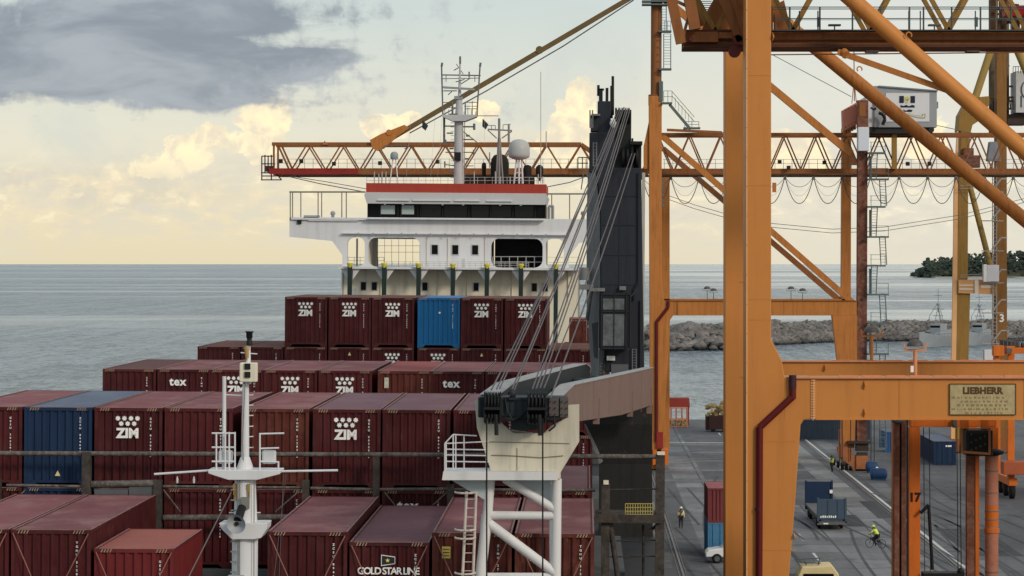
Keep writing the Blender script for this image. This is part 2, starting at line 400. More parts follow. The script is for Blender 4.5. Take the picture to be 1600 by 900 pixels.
# ================================================================== SETTING
# sea
def sea_material():
    m = bpy.data.materials.new('sea_water'); m.use_nodes = True; m.node_tree.nodes.clear(); t = NT(m.node_tree)
    tcn = t.new('ShaderNodeTexCoord').outputs['Object']
    b = t.new('ShaderNodeBsdfPrincipled'); b.inputs['Specular IOR Level'].default_value = .5; b.inputs['IOR'].default_value = 1.33
    big = t.noise(t.mapping(tcn, (.0012, .0045, 1)), 1.0, 6, .62, .6)
    far = t.noise(t.mapping(tcn, (.0002, .0011, 1), (5, 3, 0)), 1.0, 5, .6, .3)
    sx = t.new('ShaderNodeSeparateXYZ'); t.l.new(tcn, sx.inputs[0])
    right_sheen = t.ss(sx.outputs[0], -60, 260)  # mask rising to the right, for painted sheen and calmer slicks
    slick_sheen = t.ss(t.m('ADD', t.m('ADD', t.m('MULTIPLY', big, .6), t.m('MULTIPLY', far, .4)), t.m('MULTIPLY', right_sheen, .05)), .475, .64)
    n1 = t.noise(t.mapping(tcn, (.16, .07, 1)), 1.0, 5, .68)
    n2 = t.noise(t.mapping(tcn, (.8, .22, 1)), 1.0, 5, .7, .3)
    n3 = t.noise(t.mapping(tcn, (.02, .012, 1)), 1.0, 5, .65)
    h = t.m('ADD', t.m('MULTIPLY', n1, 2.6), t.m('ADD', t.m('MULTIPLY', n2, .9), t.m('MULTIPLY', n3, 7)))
    bp = t.new('ShaderNodeBump'); t.set(bp.inputs['Strength'], t.m('SUBTRACT', 1.0, t.m('MULTIPLY', slick_sheen, .6))); bp.inputs['Distance'].default_value = 1.9
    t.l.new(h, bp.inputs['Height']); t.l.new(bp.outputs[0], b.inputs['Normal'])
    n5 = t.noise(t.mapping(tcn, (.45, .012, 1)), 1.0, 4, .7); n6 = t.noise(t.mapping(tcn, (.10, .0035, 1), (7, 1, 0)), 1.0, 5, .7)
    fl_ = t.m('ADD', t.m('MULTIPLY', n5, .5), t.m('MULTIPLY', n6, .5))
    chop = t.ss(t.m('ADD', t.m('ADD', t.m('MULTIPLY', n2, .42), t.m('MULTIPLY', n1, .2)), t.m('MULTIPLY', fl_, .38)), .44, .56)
    t.set(b.inputs['Base Color'], t.mix(slick_sheen, t.mix(chop, (.02, .055, .10), (.23, .31, .37)), t.mix(right_sheen, (.30, .36, .39), (.62, .66, .66))))  # sky sheen and ripple contrast painted into base colour, brighter to the right
    t.set(b.inputs['Roughness'], t.m('SUBTRACT', .22, t.m('MULTIPLY', slick_sheen, .08)))
    o = t.new('ShaderNodeOutputMaterial'); t.l.new(b.outputs[0], o.inputs[0]); return m
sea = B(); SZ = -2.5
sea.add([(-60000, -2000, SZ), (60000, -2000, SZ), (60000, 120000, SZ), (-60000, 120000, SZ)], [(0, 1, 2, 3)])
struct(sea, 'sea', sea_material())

def ground_mat(name, c1, c2, slabs=True):
    m = bpy.data.materials.new(name); m.use_nodes = True; m.node_tree.nodes.clear(); t = NT(m.node_tree)
    tcn = t.new('ShaderNodeTexCoord').outputs['Object']
    n1 = t.noise(t.mapping(tcn, (.12, .04, 1)), 1.0, 6, .65, .5); n2 = t.noise(tcn, 2.5, 6, .7); n3 = t.noise(t.mapping(tcn, (.9, .06, 1)), 1.0, 4, .6)
    c = t.mix(t.ss(n1, .35, .65), c1, c2)
    k = t.m('ADD', .45, t.m('ADD', t.m('MULTIPLY', n2, .55), t.m('MULTIPLY', n3, .55)))
    if slabs:
        br = t.new('ShaderNodeTexBrick'); br.offset = 0; t.set(br.inputs['Vector'], tcn)
        br.inputs['Scale'].default_value = 1; br.inputs['Brick Width'].default_value = 3.9; br.inputs['Row Height'].default_value = 5.2
        br.inputs['Mortar Size'].default_value = .09; br.inputs['Bias'].default_value = 0
        br.inputs['Color1'].default_value = (.72, .72, .72, 1); br.inputs['Color2'].default_value = (1.3, 1.3, 1.3, 1); br.inputs['Mortar'].default_value = (.45, .45, .45, 1)
        c = t.mix(1.0, c, br.outputs[0], 'MULTIPLY')
    c = t.mix(1.0, c, t.comb(k, k, k), 'MULTIPLY')
    st = t.noise(t.mapping(tcn, (.25, .25, 1), (9, 2, 0)), 1.0, 7, .7, 1.0)
    c = t.mix(t.m('MULTIPLY', t.ss(st, .5, .68), .65), c, tuple(x * .45 for x in c1))
    b = t.new('ShaderNodeBsdfPrincipled'); t.set(b.inputs['Base Color'], c); b.inputs['Roughness'].default_value = .8; b.inputs['Specular IOR Level'].default_value = .25
    o = t.new('ShaderNodeOutputMaterial'); t.l.new(b.outputs[0], o.inputs[0]); return m
QX = 4.1; QEND = 366
q = B(); q.box(QX, 320, -200, QEND, -8, 0)
struct(q, 'quay', ground_mat('quay_asphalt', (.088, .092, .101), (.135, .14, .15), False))
q = B(); q.box(QX, QX + .6, -200, QEND, .004, .25); struct(q, 'quay_kerb', mat('kerb_concrete', (.2, .2, .2), .9, var=.3))
q = B(); 
q.box(9.0, 12.2, 60, QEND, .0, .006); q.box(13.2, 25.6, 150, 236, .0, .005)
struct(q, 'pavement', ground_mat('concrete_slabs', (.15, .155, .165), (.21, .215, .225)))
q = B(); q.box(23.6, 26.0, 236, QEND, 0, .007); struct(q, 'path', ground_mat('pale_concrete_strip', (.2, .205, .2), (.26, .265, .26)))
q = B(); q.box(28.3, 30.0, 60, QEND, 0, .007); q.box(4.8, 6.3, 60, QEND, 0, .007); struct(q, 'drain_strip', ground_mat('grey_strip', (.12, .125, .13), (.16, .165, .17)))
q = B()
for k in range(5): q.box(7.4, 24, 262 + k * 13, 264.2 + k * 13, 0, .009)
q.box(7.4, 45, 292, 293, 0, .011)
struct(q, 'road_patches', ground_mat('pale_patches', (.15, .155, .16), (.2, .205, .21), False))
q = B()
for x, y, a, b_ in ((22, 222, 3.2, 10), (27.2, 232, 3.8, 16), (15, 178, 4, 12), (31, 205, 4, 20)): q.box(x - a / 2, x + a / 2, y - b_ / 2, y + b_ / 2, 0, .013)
struct(q, 'asphalt_repair', ground_mat('dark_patch', (.045, .048, .055), (.06, .063, .07), False))
tm_ = B(); rt_ = random.Random(12)
for k in range(20):
    x0 = rt_.uniform(8, 60); y0 = rt_.uniform(140, 235); L_ = rt_.uniform(18, 60); c_ = rt_.uniform(-2.5, 2.5); a_ = rt_.uniform(-.08, .08)
    for off in (0, 1.9):
        pts = []
        for i in range(13):
            t_ = i / 12; pts.append((x0 + off + a_ * L_ * t_ + c_ * t_ * t_, y0 + L_ * t_))
        for (xa_, ya_), (xb_, yb_) in zip(pts, pts[1:]): tm_.add([(xa_, ya_, .0215), (xa_ + .22, ya_, .0215), (xb_ + .22, yb_, .0215), (xb_, yb_, .0215)], [(0, 1, 2, 3)])
struct(tm_, 'tyre_marks', ground_mat('tyre_rubber_marks', (.068, .071, .078), (.095, .098, .106), False))
linem = mat('road_line_paint', (.55, .56, .54), .8, var=.4, scale=2)
q = B(); q.box(27.35, 27.62, 60, QEND, 0, .018)
for k in range(14): q.box(17.2, 17.4, 150 + 14 * k, 155 + 14 * k, 0, .018)
q.box(8.3, 24, 318, 318.6, 0, .018)
struct(q, 'road_markings', linem)
q = B()
for x in (6.9, 27.0): q.box(x - .07, x + .07, -60, QEND - 4, 0, .06)
for x in (6.6, 7.1, 26.7, 27.2): q.box(x, x + .04, -60, QEND - 4, 0, .03)
struct(q, 'crane_rails', mat('rail_steel', (.22, .2, .19), .45, .6, var=.3, rust=.2))

# headland
hp = B(); N = 60
hz = []
for i in range(N + 1):
    x = 560 + (1500) * i / N; px = CX + x * F / 4600
    hgt = 26 * min(1, (i + 1.2) / 2) + 5 * math.sin(i * .3) ** 2 + max(0, min(1, (i - 2) / 6)) * 12
    hz.append(hgt)
for i in range(N + 1):
    x = 560 + 1500 * i / N
    hp.v += [Vector((x + (30 if i == 0 else 0), 4500 + 60 * math.sin(i * .7) - 8, SZ - .2)), Vector((x + (40 if i == 0 else 0), 4600, hz[i] * (.3 if i else 0))), Vector((x + (60 if i == 0 else 0), 4800, hz[i] * (.6 if i else 0))), Vector((x, 5100, SZ - .2))]
for v_ in hp.v: v_.x *= v_.y / 4490
for i in range(N):
    for k in range(3): hp.f.append([i * 4 + k, (i + 1) * 4 + k, (i + 1) * 4 + k + 1, i * 4 + k + 1]); hp.sm.append(True)
struct(hp, 'headland_terrain', mat('headland_soil', (.07, .075, .05), .9, scale=.01))
q = B(); q.box(600, 2000, 4450, 4500, SZ, SZ + 2.0); struct(q, 'beach', mat('beach_sand', (.4, .36, .3), .9, var=.3, scale=.02))
fol = mat('headland_foliage', (.042, .060, .046), .9, var=.8, scale=.03)
fo = B(); rr = random.Random(3)
def blob(mb, c, r, rnd, k=.35):
    ph = (1 + 5 ** .5) / 2
    vs = [Vector(v).normalized() for v in ((-1, ph, 0), (1, ph, 0), (-1, -ph, 0), (1, -ph, 0), (0, -1, ph), (0, 1, ph), (0, -1, -ph), (0, 1, -ph), (ph, 0, -1), (ph, 0, 1), (-ph, 0, -1), (-ph, 0, 1))]
    fs = [(0, 11, 5), (0, 5, 1), (0, 1, 7), (0, 7, 10), (0, 10, 11), (1, 5, 9), (5, 11, 4), (11, 10, 2), (10, 7, 6), (7, 1, 8), (3, 9, 4), (3, 4, 2), (3, 2, 6), (3, 6, 8), (3, 8, 9), (4, 9, 5), (2, 4, 11), (6, 2, 10), (8, 6, 7), (9, 8, 1)]
    c = Vector(c); mb.add([c + Vector((v.x * r[0], v.y * r[1], v.z * r[2])) * (1 + rnd.uniform(-k, k)) for v in vs], fs)
for i in range(15000):
    fx = rr.random() ** .8; x = 566 + 1400 * fx; i_ = (x - 560) / 1500 * N; h0 = hz[max(0, min(N, int(i_)))]
    y = rr.uniform(4478, 4800); t_ = min(1, max(0, (y - 4490) / 200))
    lvl = h0 * (.1 + .9 * t_) * rr.uniform(.3, 1.0)
    if x < 585: lvl *= .6
    s_ = rr.uniform(.9, 3.3) * (1 if rr.random() < .9 else 1.6)
    edge_ = min(1, .25 + (x - 566) / 34); lvl = rr.random() ** .75 * (h0 + 5) * (.6 + .4 * t_) * edge_
    blob(fo, (x * y / 4490, y, lvl), (s_ * 1.3, s_ * 1.2, s_), rr, .45)
struct(fo, 'headland_wood', fol, 'stuff')['label'] = 'dark green wood covering the low headland'

# wet, dark band of stone near the waterline
_t = NT(rockm.node_tree); _b = [n for n in _t.n if n.type == 'BSDF_PRINCIPLED'][0]
_src = _b.inputs['Base Color'].links[0].from_socket
_g = _t.new('ShaderNodeNewGeometry'); _s = _t.new('ShaderNodeSeparateXYZ'); _t.l.new(_g.outputs['Position'], _s.inputs[0])
_w = _t.ss(_s.outputs[2], -2.3, -.9); _t.set(_b.inputs['Base Color'], _t.mix(_w, (.022, .022, .02), _src)); _t.set(_b.inputs['Roughness'], _t.m('ADD', .35, _t.m('MULTIPLY', _w, .55)))
# breakwater
rk = B(); rr = random.Random(5)
def ridge(p0, p1, h, wd, n):
    p0 = Vector(p0); p1 = Vector(p1); d = (p1 - p0); nrm = Vector((d.y, -d.x, 0)).normalized()
    for i in range(n):
        t = rr.random(); s_ = rr.random() ** .8
        side = rr.choice((1, 1, 1, -1)); off = s_ * wd
        c = p0 + d * t + nrm * off * side; c.z = SZ + h * (1 - s_) + rr.uniform(-.3, .5)
        r_ = rr.uniform(.4, 1.0) * (1.5 if rr.random() < .12 else 1); blob(rk, c, (r_ * rr.uniform(.8, 1.4), r_, r_ * rr.uniform(.6, 1)), rr, .32)
ridge((14, 745, 0), (44, 790, 0), 5.9, 15, 2600)
ridge((38, 778, 0), (80, 835, 0), 5.7, 14, 3000)
ridge((70, 830, 0), (230, 850, 0), 5.7, 14, 6500)
for i in range(420):
    a = rr.uniform(0, 2 * math.pi); q_ = rr.random(); c = Vector((30 + 19 * q_ * math.cos(a), 752 + 24 * q_ * math.sin(a), SZ + 6.6 * (1 - q_)))
    r_ = rr.uniform(.8, 1.8); blob(rk, c, (r_ * 1.1, r_, r_ * .8), rr, .32)
core = B()
core.prism([(12, SZ - 1), (50, SZ - 1), (38, SZ + 4.4), (24, SZ + 4.4)], 745, 770); core.add([], [])
struct(rk, 'breakwater_rocks', rockm, 'stuff')['label'] = 'grey boulders piled along the breakwater'
core.box(60, 240, 836, 856, SZ - 1, SZ + 4.4)
struct(core, 'breakwater_core', mat('core_stone', (.06, .055, .05), .95))

# ================================================================== SHIP
ship = thing('container_ship', 'cargo ship with white bridge, red roof band and rust toned deck gear', 'ship', (-9.9, 110, SZ), ship=True)
def hull_outline(zw):
    w_ = zw; hx = 12.9 * w_
    return [(-9.9 - hx, 236), (-9.9 - hx, 95), (-9.9 - hx * .96, 78), (-9.9 - hx * .7, 62), (-9.9 - hx * .35, 50), (-9.9, 44), (-9.9 + hx * .35, 50), (-9.9 + hx * .7, 62), (-9.9 + hx * .96, 78), (-9.9 + hx, 95), (-9.9 + hx, 236)]
hb = B(); a = hull_outline(.93); b_ = hull_outline(1.0); n = len(a)
hb.add([(x, y, SZ - 3) for x, y in a] + [(x, y, 10.5) for x, y in b_], [(i, (i + 1) % n, (i + 1) % n + n, i + n) for i in range(n)] + [tuple(range(2 * n - 1, n - 1, -1))])
hb.build('hull', mat('hull_paint', (.03, .035, .04), .6, var=.3, rust=.3), ship)
hc = B(); hc.box(-22.4, 2.4, 79.5, 92.2, 10.505, 10.6)
hc.box(-22.4, -16.9, 79.7, 92, 10.6, 10.82); hc.box(-14.0 + .2, .6, 79.7, 92, 10.6, 10.82)
hc.box(-22.4, 1.5, 93.4, 105.9, 10.505, 10.96); hc.box(-22.4, 1.5, 118.6, 131.2, 10.505, 11.33); hc.box(-22.4, 1.5, 149.8, 162.5, 10.505, 11.33)
hc.build('hatch_cover', greysteel, ship)

# ---- containers
CM = {}
def corr_panel(mb, length, H, z0, z1, axis, fixed, sign, pitch=.26, dep=.036):
    """trapezoidal corrugation along x ('X') or y ('Y')"""
    n = max(1, round(length / pitch)); p = length / n; pts = []
    for i in range(n):
        s_ = i * p; pts += [(s_, 0), (s_ + p * .28, 0), (s_ + p * .5, dep), (s_ + p * .78, dep)]
    pts.append((length, 0)); vs = []
    for s_, d in pts:
        for z in (z0, z1):
            vs.append((fixed[0] + s_, fixed[1] + d * sign, z) if axis == 'X' else (fixed[0] + d * sign, fixed[1] + s_, z))
    mb.add(vs, [(2 * i, 2 * i + 2, 2 * i + 3, 2 * i + 1) for i in range(len(pts) - 1)])
def cont_meshes(L, H, m, mr):
    k = (L, H, m.name, mr.name)
    if k in CM: return CM[k]
    W = 2.44; p = .11; d = {}
    f = B()
    for x in (0, W - p):
        for y in (0, L - p): f.box(x, x + p, y, y + p, .0, H)
        f.box(x + .02, x + .09, p, L - p, .0, .16); f.box(x + .02, x + .09, p, L - p, H - .10, H - .002)
    for y in (.01, L - .10):
        f.box(p, W - p, y, y + .09, H - .12, H - .003)
        if L > 8 and H > 2.8:
            f.prism([(p, .02), (p, .26), (W - p, .26), (W - p, .02), (W - p - .18, .02), (W - p - .36, .17), (p + .36, .17), (p + .18, .02)], y, y + .09)
        else: f.box(p, W - p, y, y + .09, .02, .17)
    f.box(.1, W - .1, .3, L - .1, .14, .2)
    d['frame'] = f.mesh('frame', m)
    z0 = .24 if (L > 8 and H > 2.8) else .16
    a = B(); corr_panel(a, W - 2 * p, H, z0, H - .11, 'X', (p, .03, 0), 1, .27, .065); d['end_panel'] = a.mesh('end_panel', m)
    a = B(); corr_panel(a, W - 2 * p, H, z0, H - .11, 'X', (p, L - .035, 0), -1, .255, .05); d['rear_panel'] = a.mesh('rear_panel', m)
    a = B(); corr_panel(a, L - 2 * p, H, .15, H - .09, 'Y', (.02, p, 0), 1); d['side_l'] = a.mesh('side_panel', m)
    a = B(); corr_panel(a, L - 2 * p, H, .15, H - .09, 'Y', (W - .02, p, 0), -1); d['side_r'] = a.mesh('side_panel', m)
    r = B(); n = max(4, round((L - .3) / .42)); p_ = (L - .3) / n; vs = []; pts = []
    for i in range(n): pts += [(.15 + i * p_, -.03), (.15 + i * p_ + p_ * .3, -.03), (.15 + i * p_ + p_ * .45, -.012), (.15 + i * p_ + p_ * .85, -.012)]
    pts = [(.02, -.012)] + pts + [(L - .02, -.012)]
    for y, dz_ in pts: vs += [(.03, y, H + dz_), (W - .03, y, H + dz_)]
    r.add(vs, [(2 * i, 2 * i + 1, 2 * i + 3, 2 * i + 2) for i in range(len(pts) - 1)])
    d['roof'] = r.mesh('roof', mr)
    r = B()
    for x_ in (.0, W - .05): r.box(x_, x_ + .05, .12, L - .12, H - .001, H + .014)
    r.box(.12, W - .12, -.002, .03, H - .004, H + .012)
    d['edge'] = r.mesh('roof_edge', mat('roof_edge_highlight', (.26, .15, .15), .7, var=.6, scale=3))  # edge highlight of the roof put into a paler strip
    c = B(); c.box(-.012, .17, -.012, .17, 0, .118)
    d['casting'] = c.mesh('corner_casting', m)
    s_ = B()
    for x0 in (.10, W - .55):
        for i in range(5): s_.add([(x0 + i * .09, -.004, H - .115), (x0 + i * .09 + .035, -.004, H - .115), (x0 + i * .09 + .085, -.004, H - .01), (x0 + i * .09 + .05, -.004, H - .01)], [(0, 1, 2, 3)])
    d['stripe'] = s_.mesh('hazard_stripes', mat('hazard_cream', (.34, .25, .17), .7, var=.5, scale=5))
    CM[k] = d; return d
def link_mesh(me, name, parent, loc=(0, 0, 0), rz=0, **tags):
    o = bpy.data.objects.new(name, me); col.objects.link(o); o.parent = parent; o.location = loc
    if rz: o.rotation_euler.z = rz
    for k, v in tags.items(): o[k] = v
    return o
TX = {}
def tmesh(key, *a, **k):
    if key not in TX: TX[key] = text_mesh(*a, **k)
    return TX[key]
star_me = None
def dots_mesh(r, rows, pitch, dzz, m):
    mb = B()
    for ri, nn_ in enumerate(rows):
        for j in range(nn_):
            cx = (j - (nn_ - 1) / 2) * pitch; cz = -ri * dzz
            pts = []
            for q_ in range(14):
                a_ = math.pi * q_ / 7; rr_ = r if q_ % 2 == 0 else r * .68; pts.append((cx + rr_ * math.sin(a_), cz + rr_ * math.cos(a_)))
            mb.prism(pts, -.004, .004)
    return mb.mesh('dots', m)
DOTS = dots_mesh(.098, (4, 3), .235, .19, lettering)
def vmark(Hlen, seed):
    k = ('v', round(Hlen, 2), seed % 5)
    if k not in TX:
        rnd = random.Random(seed % 5); t_ = ['ZCSU 814%d502', 'ZIMU 27%d1884', 'TGHU 51%d8306', 'GESU 30%d2917', 'ZCSU 89%d6420'][seed % 5] % (seed % 5)
        mb = B(); z = 0; i = 0
        ch = [text_mesh(c_, .095, lettering, .003) if c_ != ' ' else None for c_ in t_]
        for c_ in ch:
            if c_ is not None:
                mb.add([(v.co.x, v.co.y, v.co.z + z) for v in c_.vertices], [tuple(p.vertices) for p in c_.polygons]); bpy.data.meshes.remove(c_)
            z -= Hlen / len(t_)
        TX[k] = mb.mesh('code', lettering)
    return TX[k]
cseed = 0
def container(x, y, zb, L, H, m, mr, label, logo=None, group=None, ship=True, detail=2, rz=0, doors=False, mark=True, stripes=True, name='shipping_container'):
    global cseed; cseed += 1
    t = thing(name, label, 'container', (x, y, zb), group, ship, rz)
    d = cont_meshes(L, H, m, mr); W = 2.44
    link_mesh(d['frame'], 'frame', t)
    if not doors: link_mesh(d['end_panel'], 'end_panel', t)
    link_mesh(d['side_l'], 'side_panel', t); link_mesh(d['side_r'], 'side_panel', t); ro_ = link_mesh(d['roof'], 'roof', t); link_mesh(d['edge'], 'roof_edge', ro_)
    if detail > 0: link_mesh(d['rear_panel'], 'end_panel', t)
    if detail > 1:
        for (cx, cz) in ((0, 0), (W - .16, 0), (0, H - .116), (W - .16, H - .116)): link_mesh(d['casting'], 'corner_casting', t, (cx, 0, cz))
    if stripes and not doors: link_mesh(d['stripe'], 'hazard_stripes', t)
    if mark: 
        link_mesh(vmark(1.45, cseed), 'marking', t, (W * .83, -.006, H - .42))
    if logo == 'zim':
        link_mesh(DOTS, 'logo_stars', t, (W * .49, -.006, H - .38))
        link_mesh(tmesh('zim', 'ZIM', .47, lettering, .024, .004, 1.02), 'lettering', t, (W * .49, -.006, H - 1.07))
    elif logo == 'tex':
        link_mesh(tmesh('tex', 'tex', .52, lettering, .018, .004, 1.12), 'lettering', t, (W * .38, -.006, H - .72))
    elif logo == 'gold':
        link_mesh(tmesh('gold', 'GOLD STAR LINE', .30, lettering, .007, .004, .80), 'lettering', t, (W * .49, -.006, H - .98))
        fl = B(); fl.prism([(.97, H - .73), (.97, H - .38), (1.40, H - .44), (1.40, H - .66)], -.008, 0); 
        o = B(); o.v = [v + Vector((x, y, zb)) for v in fl.v]; o.f = fl.f; o.sm = fl.sm; o.build('logo_flag', lettering, t)
        fl = B(); fl.prism([(.99, H - .70), (.99, H - .405), (1.385, H - .46), (1.385, H - .645)], -.012, -.006)
        o = B(); o.v = [v + Vector((x, y, zb)) for v in fl.v]; o.f = fl.f; o.sm = fl.sm; fo_ = o.build('logo_flag', mat('flag_dark', (.02, .025, .03), .6), t)
        pts = []
        for q_ in range(10):
            a_ = math.pi * q_ / 5; r_ = .075 if q_ % 2 == 0 else .033; pts.append((1.17 + r_ * math.sin(a_) + x, H - .555 + r_ * math.cos(a_) + zb))
        s_ = B(); s_.prism(pts, y - .016, y - .011); s_.build('logo_star', mat('gold_star', (.8, .6, .15), .6), t)
    elif logo == 'tri':
        s_ = B(); s_.prism([(x + W * .5, zb + .62), (x + W * .5 + .1, zb + .42), (x + W * .5 - .1, zb + .42)], y - .008, y + .0); s_.build('warning_triangle', yellowcr, t)
    elif logo == 'tri_hi':
        s_ = B(); s_.prism([(x + W * .5, zb + H - .25), (x + W * .5 + .09, zb + H - .45), (x + W * .5 - .09, zb + H - .45)], y - .008, y + .0); s_.build('warning_triangle', yellowcr, t)
    elif logo == 'label':
        s_ = B(); s_.box(x + .3, x + .5, y - .008, y, zb + H - .78, zb + H - .3); s_.build('placard', mat('pale_placard', (.5, .5, .42), .7, var=.5, scale=5), t)
    elif logo == 'ylabel':
        s_ = B(); s_.box(x + .3, x + .56, y - .008, y, zb + H - .78, zb + H - .42); pl = s_.build('placard', mat('yellow_placard', (.62, .48, .12), .7, var=.3, scale=5), t)
        s_ = B()
        for i in range(3): s_.box(x + .33, x + .53, y - .011, y - .007, zb + H - .52 - i * .1, zb + H - .49 - i * .1)
        s_.build('placard_text', darktxt, pl)
    elif logo == 'dot':
        s_ = B(); s_.lathe((x + W * .52, y - .008, zb + H - .85), [(.06, 0), (.06, .006)], 10, 'Y'); s_.build('emblem', lettering, t)
    if doors:
        for i in (0, 1):
            x0 = x + .11 + i * 1.11; s_ = B(); s_.box(x0, x0 + 1.10, y + .03, y + .08, zb + .18, zb + H - .13)
            for kk in range(4): s_.box(x0 + .06, x0 + 1.04, y + .015, y + .03, zb + .3 + kk * (H - .5) / 4, zb + .3 + (kk + .82) * (H - .5) / 4)
            dr = s_.build('door', m, t)
            s_ = B()
            for rx in (.27, .83): s_.tube((x0 + rx, y - .02, zb + .08), (x0 + rx, y - .02, zb + H - .05), .022, 6); s_.box(x0 + rx - .02, x0 + rx + .25, y - .035, y - .01, zb + 1.05, zb + 1.09)
            s_.build('lock_rod', m, dr)
        s_ = B(); s_.box(x + 1.3, x + 1.95, y - .004, y + .014, zb + H - .6, zb + H - .42); s_.build('marking', lettering, t)
    return t
def rows(D, pys, pxs): pass
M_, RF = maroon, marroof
def top_z(px, py, D): return Ps(px, py, D).z
# nearest row
D1 = 79.7; zt = top_z(480, 831, D1); zb1 = zt - 2.896
X_ = lambda px, D: Ps(px, 640, D).x
g1 = 'containers in the nearest row'
container(X_(-109, D1), D1, zb1, 12.19, 2.896, M_, RF, 'maroon container at the far left edge, only its right end in frame, nearest row', None, g1)
container(X_(19, D1), D1, zb1, 12.19, 2.896, M_, RF, 'tall plain maroon container behind the small bright red one, nearest row', None, g1)
container(X_(149, D1), D1, 10.61, 6.06, 2.591, redc, mat('red_roof', (.30, .105, .085), .75, var=.15, vary=.1), 'short low bright red container with scratched side, nearest row left', None, g1)
container(X_(420, D1), D1, zb1, 12.19, 2.896, M_, RF, 'plain maroon container just right of the white foremast, nearest row', None, g1)
container(X_(548, D1), D1, zb1, 12.19, 2.591, M_, mat('dull_maroon_roof', (.15, .072, .085), .75, var=.2, vary=.1), 'maroon container lettered with a white flag and star, bottom centre', 'gold', g1)
container(X_(677, D1), D1, zb1, 12.19, 2.896, maroon2, RF, 'brownish maroon container with yellow placard behind the white jib rest', 'ylabel', g1)
container(X_(806, D1), D1, zb1, 12.19, 2.896, maroon2, RF, 'maroon container right of the jib rest, last of the nearest row', None, g1)
# second row
D2 = 93.6; zt2 = top_z(300, 638, D2); zb2 = zt2 - 2.896; g2 = 'containers in the second row'
for px, m, mr, lg, lab in ((-71, M_, RF, None, 'dark maroon container cut by the left edge, beside the navy blue one'),
    (38, navy, navyroof, 'tri', 'navy blue container with yellow triangle, upper tier at the left'),
    (148, M_, RF, 'zim', 'maroon container with seven white stars right of the navy blue one'),
    (257.5, M_, RF, None, 'plain maroon container left of the foremast pole, second row upper tier'),
    (377, maroon2, RF, None, 'brown maroon container right of the foremast beside a black gap'),
    (489, M_, mat('mauve_roof', (.17, .095, .115), .8, var=.15, vary=.2, patch=((.22, .15, .17), .5, .5)), 'zim', 'maroon container with seven white stars right of the black gap, second row'),
    (598, M_, MATS['mauve_roof'], None, 'plain maroon container left of the cream jib rest, second row upper tier'),
    (709, M_, MATS['mauve_roof'], None, 'maroon container mostly hidden behind the cream jib rest and black sheaves')):
    container(X_(px, D2), D2, zb2, 12.19, 2.896, m, mr, lab, lg, g2)
for px, m, lg, lab in ((-71, M_, None, 'maroon container under the rusty rail at the extreme left'),
    (38, navy, None, 'navy container peeping under the upper navy container, lower tier'),
    (148, greyblue, None, 'dark grey blue container in shade under the seven star container'),
    (257.5, M_, None, 'shaded maroon container left of foremast, below the rusty rail'),
    (377, M_, None, 'shaded maroon container right of foremast, below the rusty rail'),
    (489, M_, None, 'maroon container sunk behind the plain nearest row container, lower tier'),
    (598, M_, 'tex', 'maroon container with half hidden small white letters, lower tier centre'),
    (709, M_, None, 'maroon container in shadow behind the jib rest ladder, lower tier'),
    (818, M_, None, 'low mauve roofed container beside the dark crane pedestal, behind the jib rest')):
    container(X_(px, D2), D2, zb2 - 2.91, 12.19, 2.896, m, MATS['mauve_roof'] if px == 818 else RF, lab, lg, g2)
# third row
D3 = 118.8; zt3 = top_z(370, 578, D3); zb3 = zt3 - 2.896; g3 = 'containers in the third row'
L3 = ((160, M_, mat('brown_roof', (.12, .06, .06), .8, var=.2), None, 'leftmost container of the third row, dark maroon with brown roof'),
    (245.7, M_, RF, 'tex', 'maroon container with small white letters, third row left'),
    (328, M_, RF, 'zim', 'starred maroon container half hidden by the foremast lamp box'),
    (412, M_, RF, 'zim', 'starred maroon container just right of the foremast lamp box, third row'),
    (497.5, M_, RF, 'zim', 'starred maroon container left of the narrow gap, third row'),
    (590, maroon2, mat('bright_maroon_roof', (.27, .08, .08), .8, var=.15), 'label', 'rust brown container with small pale placard, third row centre'),
    (673, M_, RF, 'tex', 'maroon container with small white letters left of the crane wires'),
    (758, M_, RF, None, 'maroon container under the crane wires above the sheaves, third row'),
    (843, M_, RF, None, 'maroon container behind the jib, last on the right of the third row'))
for px, m, mr, lg, lab in L3:
    container(X_(px, D3), D3, zb3, 12.19, 2.896, m, mr, lab, lg, g3, detail=1)
for px, m, mr, lg, lab in L3:
    container(X_(px, D3), D3, zb3 - 2.91, 12.19, 2.896, M_, RF, 'maroon container in the lower tier of the third row, seen below the jib' if px == 843 else 'maroon container buried in the lower tier of the third row',
              None, g3 if px == 843 else 'buried lower tier of the third row', detail=0)
